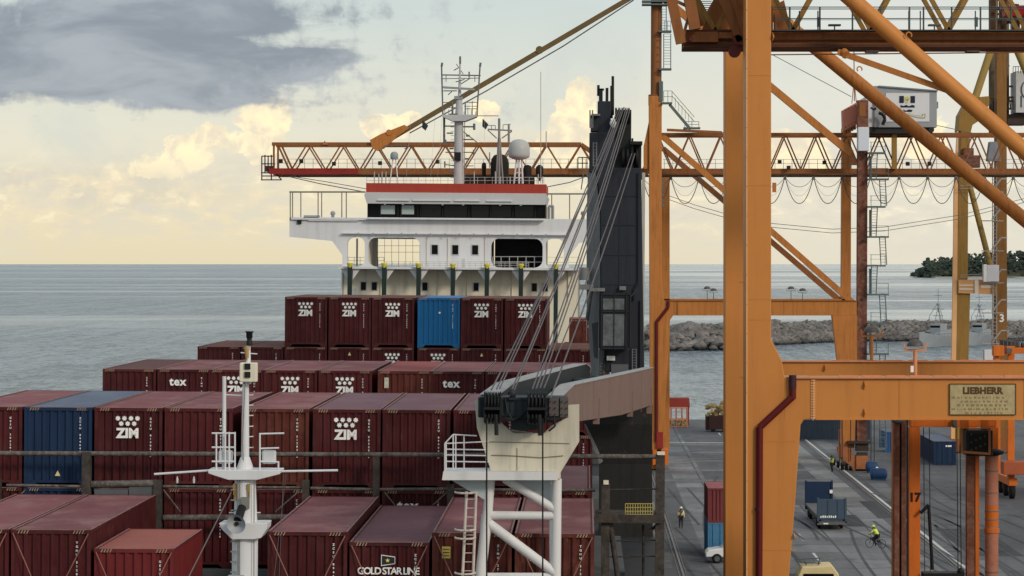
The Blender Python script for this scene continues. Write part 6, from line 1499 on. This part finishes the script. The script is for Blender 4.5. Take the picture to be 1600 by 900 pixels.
# ================================================================== STRADDLE CARRIERS
def person(loc, rz, label, pose='stand', top=hiviz, group=None, helmet=lettering, s=1.0, seat=0.0):
    t = thing('person', label, 'person', loc, group, rz=rz)
    J = {'pel': (0, 0, .93), 'chest': (0, 0, 1.3), 'neck': (0, 0, 1.46), 'head': (0, -.02, 1.6), 'crown': (0, -.02, 1.72)}
    if pose == 'stand':
        J.update(hl=(.09, 0, .9), kl=(.11, -.06, .48), al=(.11, .02, .08), fl=(.11, -.14, .03), hr=(-.09, 0, .9), kr=(-.11, .02, .48), ar=(-.11, .14, .09), fr=(-.11, -.0, .03),
                 sl=(.19, 0, 1.4), el=(.25, .04, 1.12), wl=(.26, -.08, .9), gl=(.26, -.12, .8), sr=(-.19, 0, 1.4), er=(-.25, .06, 1.12), wr=(-.27, -.02, .88), gr=(-.27, -.05, .78))
    elif pose == 'work':
        J.update(hl=(.09, 0, .9), kl=(.12, -.08, .48), al=(.14, .04, .08), fl=(.14, -.12, .03), hr=(-.09, 0, .9), kr=(-.12, .02, .48), ar=(-.14, .12, .09), fr=(-.14, -.04, .03),
                 sl=(.19, 0, 1.4), el=(.38, -.05, 1.25), wl=(.55, -.15, 1.3), gl=(.63, -.18, 1.32), sr=(-.19, 0, 1.4), er=(-.3, -.08, 1.18), wr=(-.12, -.3, 1.15), gr=(-.06, -.37, 1.16))
    elif pose == 'cycle':
        J.update(pel=(0, .18, .98), chest=(0, -.05, 1.32), neck=(0, -.12, 1.47), head=(0, -.18, 1.6), crown=(0, -.18, 1.72), hl=(.1, .15, .95), kl=(.12, -.2, .72), al=(.12, -.05, .36), fl=(.12, -.18, .3), hr=(-.1, .15, .95), kr=(-.12, -.15, .58), ar=(-.12, .0, .2), fr=(-.12, -.14, .14),
                 sl=(.19, -.07, 1.4), el=(.26, -.25, 1.2), wl=(.24, -.45, 1.07), gl=(.24, -.53, 1.05), sr=(-.19, -.07, 1.4), er=(-.26, -.25, 1.2), wr=(-.24, -.45, 1.07), gr=(-.24, -.53, 1.05))
    else:
        J.update(pel=(0, .05, .42), chest=(0, -.12, .75), neck=(0, -.2, .9), head=(0, -.25, 1.02), crown=(0, -.26, 1.14), hl=(.1, .03, .42), kl=(.16, -.35, .52), al=(.15, -.1, .1), fl=(.15, -.25, .03), hr=(-.1, .03, .42), kr=(-.16, -.3, .45), ar=(-.15, -.05, .1), fr=(-.15, -.2, .03),
                 sl=(.19, -.16, .84), el=(.25, -.35, .65), wl=(.15, -.5, .55), gl=(.12, -.57, .53), sr=(-.19, -.16, .84), er=(-.25, -.35, .65), wr=(-.15, -.5, .55), gr=(-.12, -.57, .53))
    def skinned(name, chain, rad, m, parent, root=0):
        vs = []; idx = {}; ed = []
        for c_ in chain:
            for a, b in zip(c_, c_[1:]):
                for k in (a, b):
                    if k not in idx: idx[k] = len(vs); vs.append(Vector(J[k]) * s)
                ed.append((idx[a], idx[b]))
        me = bpy.data.meshes.new(name); me.from_pydata([tuple(v) for v in vs], ed, []); me.materials.append(m)
        o = bpy.data.objects.new(name, me); col.objects.link(o); o.parent = parent
        o.modifiers.new('skin', 'SKIN').use_smooth_shade = True
        sv = me.skin_vertices[0].data if me.skin_vertices else None
        if sv is None:
            bpy.context.view_layer.objects.active = o; bpy.ops.mesh.customdata_skin_add(); sv = me.skin_vertices[0].data
        for k, i in idx.items(): r_ = rad.get(k, .07) * s; sv[i].radius = (r_, r_)
        sv[idx[chain[0][0]]].use_root = True
        o.modifiers.new('sub', 'SUBSURF').levels = 1; o.modifiers['sub'].render_levels = 2
        return o
    rad = dict(pel=.15, chest=.16, neck=.06, head=.095, crown=.07, hl=.1, kl=.07, al=.05, fl=.045, hr=.1, kr=.07, ar=.05, fr=.045, sl=.075, el=.05, wl=.04, gl=.035, sr=.075, er=.05, wr=.04, gr=.035)
    body = skinned('body', [('pel', 'chest', 'neck', 'head', 'crown'), ('pel', 'hl', 'kl', 'al', 'fl'), ('pel', 'hr', 'kr', 'ar', 'fr'), ('chest', 'sl', 'el', 'wl', 'gl'), ('chest', 'sr', 'er', 'wr', 'gr')], rad, skin, t)
    r2 = {k: v * 1.13 for k, v in rad.items()}
    tr = skinned('trousers', [('pel', 'hl', 'kl', 'al'), ('pel', 'hr', 'kr', 'ar')], {**r2, 'pel': .165}, darkcloth, t)
    jk = skinned('jacket', [('pel', 'chest'), ('chest', 'sl', 'el', 'wl'), ('chest', 'sr', 'er', 'wr')], {**r2, 'chest': .19, 'pel': .18}, top, t)
    hm__ = B(); L_ = Vector(loc); c_ = L_ + Vector(J['crown']) * s - Vector((0, 0, .06 * s))
    hm__.lathe(c_, [(.15 * s, -.01), (.12 * s, .01), (.12 * s, .05 * s), (.09 * s, .1 * s), (.01, .125 * s)], 12); hm__.build('helmet', helmet, t)
    return t
def P0(px, py): D = gD(py); return Vector((GX(px, D), D, 0))

def straddle(label, x0, D, width, length, H, num=None, near=True):
    t = thing('straddle_carrier', label, 'straddle carrier', (x0 + width / 2, D + length / 2, 0), 'straddle carriers')
    for xi, (xa, xb) in enumerate(((x0, x0 + .62), (x0 + width - .62, x0 + width))):
        for yj, y_ in enumerate((D, D + length - .7)):
            b_ = B(); b_.box(xa, xb, y_, y_ + .7, 1.6, H - .55); lo_ = b_.build('leg', sorange, t, bevel=.03)
            if num and xi == 0 and yj == 0: put(text_mesh(num, .64, mat('number_black_red', (.03, .01, .008), .6), .035, .004), 'number', lo_, Vector(((xa + xb) / 2, y_ - .006, H - 4.55)))
        b_ = B(); b_.box(xa - .1, xb + .1, D - 1.0, D + length + 1.0, 1.25, 1.95); b_.build('sill_beam', sorange, t, bevel=.04)
        b_ = B()
        for k in range(4):
            yk = D - .3 + k * (length + .6) / 3
            b_.lathe(((xa + xb) / 2, yk, .78), [(.62, -.26), (.78, -.2), (.78, .2), (.62, .26)], 20, 'X')
        b_.build('wheel', tyre, t)
        b_ = B(); 
        for k in range(4): yk = D - .3 + k * (length + .6) / 3; b_.box((xa + xb) / 2 - .34, (xa + xb) / 2 - .28, yk - .15, yk + .15, .7, 1.3)
        b_.build('wheel_fork', rustcol, t)
    b_ = B(); 
    for y_ in (D + .002, D + length - .702): b_.box(x0 + .1, x0 + width - .1, y_, y_ + .69, H - .54, H)
    for xx in (x0 + .1, x0 + width - .6): b_.box(xx, xx + .5, D + .7, D + length - .7, H - .5, H - .02)
    b_.build('top_frame', sorange, t, bevel=.03)
    b_ = B()
    for xx in (x0 + .5, x0 + width - 1.3): b_.box(xx, xx + .8, D + 1.2, D + length - 1.2, H + .0, H + .55)
    b_.box(x0 + 1.6, x0 + width - 1.6, D + 1, D + 2.4, H, H + .4); b_.build('engine_pack', mat('engine_dark', (.06, .05, .045), .7, var=.6, scale=1.5), t)
    return t
# near carrier, numbered 17
DS = 140.0; xs = GX(1420, DS); H17 = GZ(655, DS) + .12
s17 = straddle('orange straddle carrier numbered seventeen standing under the near crane', xs, DS, GX(1560, DS) - xs, 8.0, H17, '17')
b_ = B(); b_.box(GX(1397.5, DS - .5), GX(1405, DS - .5), DS - .5, DS, 1.4, H17 + .3); b_.box(GX(1409, DS - .5), GX(1416, DS - .5), DS - .4, DS, 1.4, H17); b_.build('lift_mast', rustcol, s17)
b_ = B(); b_.box(GX(1405.2, DS), GX(1409, DS), DS - .2, DS, 1.4, H17); b_.box(GX(1416, DS), GX(1418, DS), DS - .2, DS, 1.4, H17); b_.build('mast_guide', black, s17)
b_ = B(); b_.box(GX(1511, DS - .5), GX(1523, DS - .5), DS - .5, DS - .1, 1.4, GZ(706, DS)); b_.build('lift_mast', rustcol, s17)
b_ = B(); b_.box(GX(1524, DS - .5), GX(1530, DS - .5), DS - .55, DS - .1, 1.4, GZ(706, DS)); b_.build('mast_edge', sorange, s17)
b_ = B(); b_.box(GX(1504, DS - .8), GX(1545, DS - .8), DS - 2.2, DS - .6, GZ(708, DS), GZ(668, DS)); cab = b_.build('cab', black, s17, bevel=.05)
b_ = B(); b_.box(GX(1508, DS - .8), GX(1541, DS - .8), DS - 2.23, DS - 2.2, GZ(704, DS), GZ(673, DS)); b_.build('cab_window', glass, cab)
b_ = B()
for k in range(9): b_.box(GX(1510 + (k * 7) % 28, DS - .8), GX(1513 + (k * 7) % 28, DS - .8), DS - 2.26, DS - 2.235, GZ(700 - k * 3, DS), GZ(697 - k * 3, DS))
b_.build('cab_equipment', mat('cab_grey_green', (.035, .04, .03), .6, var=.6, scale=3), cab)
b_ = B(); b_.bar(Pw(1502, 706, DS - 2.3), Pw(1547, 709, DS - 2.3), .15, .12); b_.bar(Pw(1503, 668, DS - 2.3), Pw(1503, 706, DS - 2.3), .1, .1); b_.bar(Pw(1546, 668, DS - 2.3), Pw(1546, 709, DS - 2.3), .12, .12); b_.build('cab_frame', orangebr, cab)
b_ = B(); b_.box(GX(1500, DS - 1), GX(1511, DS - 1), DS - 1.6, DS - 1, GZ(667, DS), GZ(650, DS)); b_.box(GX(1532, DS - 1), GX(1542, DS - 1), DS - 1.6, DS - 1, GZ(667, DS), GZ(650, DS)); b_.build('cab_hanger', sorange, s17)
pcm = mat('pink_orange_column', (.42, .17, .11), .7, var=.3, rust=.4, scale=2)
b_ = B(); b_.tube(Pw(1549.5, 706, DS - .6), (GX(1549.5, DS - .6), DS - .6, 1.3), .36, 16); colm = b_.build('hydraulic_column', pcm, s17)
b_ = B()
for y_ in (735, 769, 798, 811, 830, 893): b_.lathe(Pw(1549.5, y_, DS - .6), [(.37, -.04), (.385, -.02), (.385, .02), (.37, .04)], 16)
b_.build('column_ring', mat('ring_grey', (.2, .16, .14), .6), colm)
b_ = B(); b_.lathe(Pw(1549.5, 796, DS - .6), [(.365, -.9), (.366, .2)], 16); b_.lathe(Pw(1549.5, 829, DS - .6), [(.42, -.1), (.42, .12)], 16); b_.build('column_band', sorange, colm)
b_ = B(); b_.lathe(Pw(1552, 706, DS - .9), [(.2, -.22), (.55, -.1), (.6, .05), (.3, .15)], 14); b_.build('hydraulic_head', black, colm)
b_ = B()
for x_ in (1443, 1452, 1495, 1500): b_.tube(Pw(x_, 668, DS + 1), Pw(x_ + 2, 905, DS + 1), .025, 5)
b_.build('hoist_rope', wire, s17)
b_ = B(); b_.path([Pw(1438, 802, DS - .3), Pw(1451, 789, DS - .3), Pw(1457, 890, DS - .3)], .09, 8); b_.lathe(Pw(1501, 893, DS - .3), [(.05, -.2), (.22, 0), (.05, .2)], 8); b_.box(GX(1441, DS), GX(1505, DS), DS - .5, DS + .5, GZ(940, DS), GZ(894, DS)); b_.build('spreader_hose', black, s17)
b_ = B(); b_.box(GX(1488, DS), GX(1494, DS), DS - .3, DS, GZ(668, DS), GZ(655, DS)); b_.lathe(Pw(1403, 658, DS - .8), [(.05, -.15), (.35, -.05), (.35, .12), (.05, .2)], 10); b_.build('lamp_cluster', greysteel, s17)
# far carrier at the right edge
s2 = straddle('orange straddle carrier with big tyres at the right edge of the quay', 39.6, 243, 4.9, 9, 14.1)
b_ = B(); b_.box(GX(1552, 242), GX(1568, 242), 241.6, 242.9, GZ(556, 242), GZ(540, 242)); b_.box(GX(1572, 242), GX(1585, 242), 241.6, 242.9, GZ(553, 242), GZ(541, 242)); b_.box(GX(1555, 242), GX(1561, 242), 242, 242.9, GZ(566, 242), GZ(556, 242)); b_.build('upper_platform', sorange, s2, bevel=.03)
b_ = B()
for x_ in range(1550, 1600, 6): b_.tube(Pw(x_, 541, 242), Pw(x_, 531, 242), .05, 4)
b_.tube(Pw(1550, 531, 242), Pw(1610, 531, 242), .05, 4); b_.box(GX(1572, 242), GX(1580, 242), 241.5, 241.6, GZ(551, 242), GZ(544, 242)); b_.build('platform_rail', greysteel, s2)
b_ = B(); b_.box(GX(1568, 241), GX(1640, 241), 241, 242.8, GZ(742, 241), GZ(722, 241)); b_.build('lower_body', mat('dull_orange_red', (.36, .09, .04), .6, var=.3, rust=.3), s2, bevel=.05)

# ================================================================== QUAY OBJECTS
# stacked containers behind the near legs
xq = GX(1106, 194.0)
container(xq, 194, .0 + .004, 6.06, 2.591, skyblue, skyblue, 'blue container with doors at the bottom of the quay stack beside the pickup', None, 'containers on the quay', False, doors=True, mark=False, stripes=False)
container(xq, 194, 2.60, 6.06, 2.591, mat('quay_maroon', (.17, .04, .045), .6, var=.15, streak=.3), mat('quay_maroon_roof', (.30, .10, .11), .7, var=.2), 'maroon container on top of the blue one in the quay stack', None, 'containers on the quay', False, mark=False, stripes=False)
container(GX(1459, 283), 283, .004, 12.19, 2.591, navy, MATS['navy_roof'], 'deep blue container with closed doors alone on the quay behind leg seventeen', None, 'containers on the quay', False, doors=True, mark=False, stripes=False)
container(GX(1383, 302), 302, .004, 6.06, 2.4, mat('mid_blue_paint', (.03, .10, .24), .6, var=.2), MATS['navy_roof'], 'small blue container far down the quay beside the crane foot', None, 'containers on the quay', False, mark=False, stripes=False)
t = container(GX(1262, 322) + 8, 324, .004, 12.19, 2.45, greyblue, greyblue, 'long dark grey container lying across the quay end behind the crane foot', None, 'containers on the quay', False, rz=R(90), mark=False, stripes=False)
b_ = B()
for i in range(7): b_.box(GX(1272 + i * 2.1, 323), GX(1273.3 + i * 2.1, 323), 323.9, 323.96, GZ(673, 323), GZ(670, 323))
# flat rack on trailer
fr = thing('flat_rack_trailer', 'low trailer with dark blue folding end walls parked on the open quay', 'trailer', (20.3, 220, 0))
def GB(mb, x0, x1, y0, y1, z0, z1): mb.box(x0, x1, y0, y1, z0, z1)
xa = GX(1277, 214.0); xb = xa + 2.42
b_ = B(); b_.box(xa, xb, 214, 214.25, .75, 2.55)
for k in range(3): b_.box(xa + .1 + k * .78, xa + .75 + k * .78, 213.95, 214, .9, 2.45)
b_.box(xa, xa + .15, 213.9, 214.3, .6, 2.65); b_.box(xb - .15, xb, 213.9, 214.3, .6, 2.65); e1 = b_.build('end_wall', mat('slate_blue_paint', (.055, .085, .13), .6, var=.2, streak=.3), fr)
b_ = B(); b_.box(xa, xb, 225.9, 226.15, .9, 3.0); b_.box(xa, xa + .15, 225.8, 226.2, .6, 3.1); b_.box(xb - .15, xb, 225.8, 226.2, .6, 3.1); b_.build('end_wall', navy, fr)
b_ = B(); b_.box(GX(1296, 226), GX(1300.5, 226), 225.74, 225.8, 2.0, 2.3); b_.build('placard', lettering, fr)
b_ = B(); b_.box(xa, xb, 214.3, 225.8, .98, 1.16); b_.box(xa, xb, 213.9, 214.25, .45, .72); b_.build('deck', mat('worn_deck', (.13, .13, .135), .8, var=.5), fr)
b_ = B(); b_.box(xa + .15, xa + .3, 214, 226, .6, .97); b_.box(xb - .3, xb - .15, 214, 226, .6, .97); b_.build('chassis', black, fr)
for yy_ in (215.4, 216.8, 223.6, 225):
    for xx_ in (xa + .15, xb - .42): b_ = B(); b_.lathe((xx_ + .13, yy_, .5), [(.3, -.14), (.5, -.1), (.5, .1), (.3, .14)], 14, 'X'); b_.build('wheel', tyre, fr)
b_ = B(); x_ = xa + .25
for i in range(8): b_.box(x_ + i * .17, x_ + i * .17 + .11, 213.93, 213.96, 1.03, 1.03 + (.18 if i % 3 else .13))
b_.box(xa + .5, xa + .9, 213.86, 213.9, .5, .6); b_.build('faded_marking', lettering, e1)
# pickup
car = thing('pickup_car', 'white pickup parked nose left, half hidden by the crane leg', 'car', (GX(1130, 191), 191, 0))
cx0 = GX(1102, 190.5)
b_ = B(); b_.prism([(cx0, .45), (cx0 + .02, .8), (cx0 + .25, 1.0), (cx0 + 1.15, 1.12), (cx0 + 1.75, 1.72), (cx0 + 3.1, 1.76), (cx0 + 3.5, 1.15), (cx0 + 5.0, 1.12), (cx0 + 5.0, .45)], 190.2, 191.9); b_.build('body', carwhite, car, bevel=.1)
b_ = B(); b_.prism([(cx0 + 1.28, 1.16), (cx0 + 1.8, 1.64), (cx0 + 2.25, 1.66), (cx0 + 2.25, 1.16)], 190.17, 190.21); b_.prism([(cx0 + 2.32, 1.16), (cx0 + 2.32, 1.66), (cx0 + 2.95, 1.66), (cx0 + 3.2, 1.16)], 190.17, 190.21); b_.build('window', glass, car)
for xx_ in (cx0 + .85, cx0 + 4.0):
    for yy_ in (190.2, 191.75):
        b_ = B(); b_.lathe((xx_, yy_, .36), [(.25, -.1), (.36, -.07), (.36, .12), (.25, .15)], 18, 'Y'); wo_ = b_.build('wheel', tyre, car)
        b_ = B(); b_.lathe((xx_, yy_ - .11, .36), [(.2, 0), (.2, .02)], 14, 'Y'); b_.build('rim', greysteel, wo_)
b_ = B(); b_.box(cx0 - .02, cx0 + .12, 190.3, 190.6, .72, .86); b_.build('headlight', paleglass, car)
# yellow truck at the bottom
yt = thing('yard_truck', 'yellow yard truck with a roof rack, only its top visible at the bottom edge', 'truck', (14.6, 165, 0))
DY = 163.0; xa = GX(1247, DY); xb = GX(1311, DY)
b_ = B(); b_.prism([(xa, .9), (xa, GZ(900, DY)), (xa + .25, GZ(886, DY)), (xb - .4, GZ(884, DY)), (xb, GZ(898, DY)), (xb, .9)], DY, DY + 2.3); b_.build('cab', yellowcr, yt, bevel=.08)
b_ = B(); b_.box(xa - .3, xb + .1, DY + 2.35, DY + 7, .9, 1.3); b_.build('chassis', black, yt)
b_ = B(); b_.prism([(xa + .15, 1.7), (xa + .35, 2.5), (xb - .35, 2.5), (xb - .15, 1.7)], DY - .03, DY); b_.build('windscreen', glass, yt)
for xx_ in (xa - .05, xb - .1):
    for yy_ in (DY + .8, DY + 5.5): b_ = B(); b_.lathe((xx_ + .07, yy_, .5), [(.3, -.14), (.5, -.1), (.5, .1), (.3, .14)], 14, 'X'); b_.build('wheel', tyre, yt)
b_ = B(); z_ = GZ(878, DY)
for (x0, y0, x1, y1) in ((1250, 884, 1244, 874), (1278, 884, 1281, 872), (1244, 874, 1281, 872), (1255, 874, 1260, 883), (1250, 879, 1282, 880)): b_.bar(Pw(x0, y0, DY + .6), Pw(x1, y1, DY + .6), .07, .07); b_.bar(Pw(x0, y0, DY + 1.8), Pw(x1, y1, DY + 1.8), .07, .07)
for k in range(6): b_.bar(Pw(1247 + k * 6, 876, DY + .6), Pw(1247 + k * 6, 876, DY + 1.8), .05, .05)
b_.build('roof_rack', greysteel, yt)
# lashing cage with red bin
cg = thing('lashing_cage', 'mesh cage of yellow twistlocks far left on the quay', 'cage', (GX(1058, 349), 349, 0))
b_ = B(); Dc = 349
for x_ in (1040.5, 1049, 1057, 1066, 1074):
    for D_ in (Dc, Dc + 2.4): b_.tube((GX(x_, Dc), D_, 0), (GX(x_, Dc), D_, GZ(638, Dc)), .07, 5)
for z_ in (.1, 1.0, GZ(638, Dc)):
    for D_ in (Dc, Dc + 2.4): b_.bar((GX(1040.5, Dc), D_, z_), (GX(1074, Dc), D_, z_), .1, .1)
b_.build('frame', pinkbox, cg)
b_ = B(); rnd = random.Random(9)
for i in range(90): blob(b_, (GX(rnd.uniform(1042, 1073), Dc), Dc + rnd.uniform(.2, 2.2), rnd.uniform(.15, .95)), (.16, .16, .12), rnd, .4)
b_.build('twistlocks', mat('dirty_yellow', (.38, .30, .12), .7, var=.6, scale=3), cg)
b_ = B(); b_.prism([(GX(x, 353), GZ(y, 353)) for x, y in ((1039, 636), (1040, 624), (1046, 622), (1077, 622), (1078, 636))], 353, 355.5); [b_.box(GX(xl_, 353), GX(xl_ + 2, 353), 353.2, 355, 0, GZ(636, 353) + .01) for xl_ in (1041, 1075)]; rbn = solo(b_, 'red_bin', mat('red_bin_paint', (.26, .04, .03), .6, var=.3), 'red steel bin standing behind the twistlock cage', 'bin', bevel=.05)
ld = thing('loaded_skip', 'brown steel skip heaped with yellow lashing gear beside the crane leg', 'skip', (GX(1125, 339), 339, 0))
b_ = B(); b_.box(GX(1108, 339), GX(1142, 339), 339, 342, .3, GZ(650, 339)); b_.box(GX(1103, 339), GX(1110, 339), 339.5, 341, .2, 2.2); b_.build('skip_body', mat('skip_brown', (.07, .03, .032), .7, var=.3), ld, bevel=.04)
b_ = B()
for i in range(70): px_ = rnd.uniform(1105, 1142); blob(b_, (GX(px_, 339), 339 + rnd.uniform(.1, 2.8), GZ(rnd.uniform(634, 650), 339) + max(0, (px_ - 1120)) * .03), (.3, .3, .22), rnd, .5)
b_.build('lashing_gear', mat('gear_yellow', (.42, .30, .13), .7, var=.7, scale=1.5), ld)
b_ = B()
for xx_ in (1112, 1130): b_.box(GX(xx_, 339), GX(xx_ + 6, 339), 338.9, 341, 0, .3)
b_.build('skip_feet', black, ld)
# blue bins by the landside foot
for (px_, py_, w_, lab) in ((1386, 750, 1.7, 'blue rounded tank lying beside the crane bogie'), (1372, 739, 1.3, 'smaller blue tank behind the kneeling worker')):
    D_ = gD(py_); x_ = GX(px_, D_); b_ = B(); b_.lathe((x_ - w_, D_, .62), [(.3, 0), (.56, .12), (.6, .3), (.6, w_ - .3), (.56, w_ - .12), (.3, w_)], 18, 'X')
    b_.box(x_ - w_ + .2, x_ - .2, D_ - .4, D_ + .4, 0, .25)
    solo(b_, 'blue_tank', mat('tank_blue', (.02, .055, .14), .5, var=.2), lab, 'tank', 'blue tanks by the crane foot')
# people
person(P0(1064, 825), R(170), 'person in white helmet and pale vest walking along the ship side of the quay', 'stand', vesty, s=1.0)
person(P0(1300, 738), R(-60), 'person in yellow jacket working beside the crane bogies', 'work', hiviz, helmet=darkcloth)
person(P0(1366, 747) + Vector((0, -.3, 0)), R(60), 'person in yellow vest crouching by the blue tanks', 'crouch', hiviz)
cyp = P0(1368, 856)
person(cyp, R(-120), 'person in hooded yellow jacket riding a bicycle across the quay', 'cycle', hiviz, helmet=hiviz)
bk_ = thing('bicycle', 'dark bicycle ridden by the person in the hooded yellow jacket', 'bicycle', cyp, rz=R(-120))
def loc(v): return Vector(v) + cyp
b_ = B()
for a_, b__ in (((0, .2, .92), (0, .08, .3)), ((0, .08, .3), (0, -.38, .75)), ((0, .17, .78), (0, -.38, .82)), ((0, .08, .3), (0, .52, .34)), ((0, .17, .78), (0, .52, .34)), ((0, -.36, .92), (0, -.5, .34))): b_.tube(loc(a_), loc(b__), .02, 6)
b_.build('frame', black, bk_)
for y_ in (.52, -.5):
    b_ = B(); ps = [loc((0, y_ + .33 * math.cos(i * math.pi / 10), .34 + .33 * math.sin(i * math.pi / 10))) for i in range(21)]; b_.path(ps, .022, 5); wo_ = b_.build('wheel', tyre, bk_)
    b_ = B()
    for i in range(6): b_.tube(loc((0, y_, .34)), loc((0, y_ + .32 * math.cos(i * math.pi / 3), .34 + .32 * math.sin(i * math.pi / 3))), .005, 3)
    b_.build('spokes', greysteel, wo_)
b_ = B(); b_.tube(loc((-.27, -.48, 1.03)), loc((.27, -.48, 1.03)), .018, 6); b_.tube(loc((0, -.36, .9)), loc((0, -.46, 1.03)), .018, 6); b_.build('handlebar', black, bk_)
b_ = B(); b_.box(cyp.x - .07, cyp.x + .07, cyp.y + .08, cyp.y + .33, .9, .95); b_.build('saddle', darkcloth, bk_, bevel=.02)

# ================================================================== PATROL BOATS
def patrol(px, D, s_, label, rz):
    x = GX(px, D); t = thing('patrol_boat', label, 'boat', (x, D, SZ), 'grey patrol boats by the breakwater', rz=rz)
    o_ = Vector((x, D, SZ))
    b_ = B(); st = [(-14, 3.2, 2.6), (-4, 3.6, 2.8), (6, 3.2, 3.3), (12, 1.7, 4.0), (16, .1, 4.6)]; vs = []
    for (y_, w_, h_) in st: vs += [o_ + Vector((w_, -y_, h_)) * s_, o_ + Vector((w_ * .72, -y_, -.6)) * s_, o_ + Vector((-w_ * .72, -y_, -.6)) * s_, o_ + Vector((-w_, -y_, h_)) * s_]
    fs = [(0, 1, 2, 3), (16, 19, 18, 17)]
    for k in range(4):
        for i in range(4): fs.append((k * 4 + i, k * 4 + (i + 1) % 4, (k + 1) * 4 + (i + 1) % 4, (k + 1) * 4 + i))
    b_.add(vs, fs); b_.build('hull', boatgrey, t)
    def bx(a, b__, c, d, e_, f_, name, m):
        b_ = B(); p = o_ + Vector((a, -d, e_)) * s_; q_ = o_ + Vector((b__, -c, f_)) * s_; b_.box(p.x, q_.x, p.y, q_.y, p.z, q_.z); return b_.build(name, m, t, bevel=.1)
    bx(-2.2, 2.2, -7, 4, 2.7, 4.7, 'deckhouse', boatgrey); bx(-1.7, 1.7, -3, 2.6, 4.7, 6.6, 'wheelhouse', mat('naval_pale', (.27, .30, .33), .6)); bx(-1.5, 1.5, 2.61, 2.7, 5.5, 6.1, 'window', glass); bx(-.5, .5, 7, 8.5, 3.4, 4.4, 'deck_gun', greysteel)
    b_ = B()
    def L(a): return o_ + Vector((a[0], -a[1], a[2])) * s_
    for a, b__ in (((-1, 0, 7.3), (0, 0, 12)), ((1, 0, 7.3), (0, 0, 12)), ((0, -1.5, 7.3), (0, 0, 12)), ((0, 0, 10), (0, 0, 17)), ((-1.8, 0, 11), (1.8, 0, 11)), ((-1.2, 0, 15), (1.2, 0, 15)), ((-1.5, 0, 9), (1.5, 0, 9)), ((-2, 2, 7.4), (-2, 2, 9)), ((2, 2, 7.4), (2, 2, 9)), ((-2, 2, 9), (0, 0, 13)), ((2, 2, 9), (0, 0, 13))): b_.tube(L(a), L(b__), .1 * s_, 5)
    b_.lathe(L((0, 0, 12)), [(.3, 0), (.6, .2), (.5, .7), (.1, .9)], 10); b_.build('mast', boatgrey, t)
    b_ = B()
    for i in range(10):
        y_ = -12 + i * 2.6
        for sx in (-1, 1): b_.tube(L((sx * 2.9, min(y_, 10), 3.0)), L((sx * 2.9, min(y_, 10), 4.1)), .05, 4)
    for sx in (-1, 1): b_.tube(L((sx * 2.9, -12, 4.1)), L((sx * 2.9, 10, 4.1)), .05, 4)
    b_.build('railing', lightgrey, t)
patrol(1466, 772, 1.0, 'grey patrol boat with lattice mast moored before the breakwater', R(-28))
patrol(1530, 790, .95, 'grey patrol boat partly hidden behind the ochre crane ladder', R(-22))
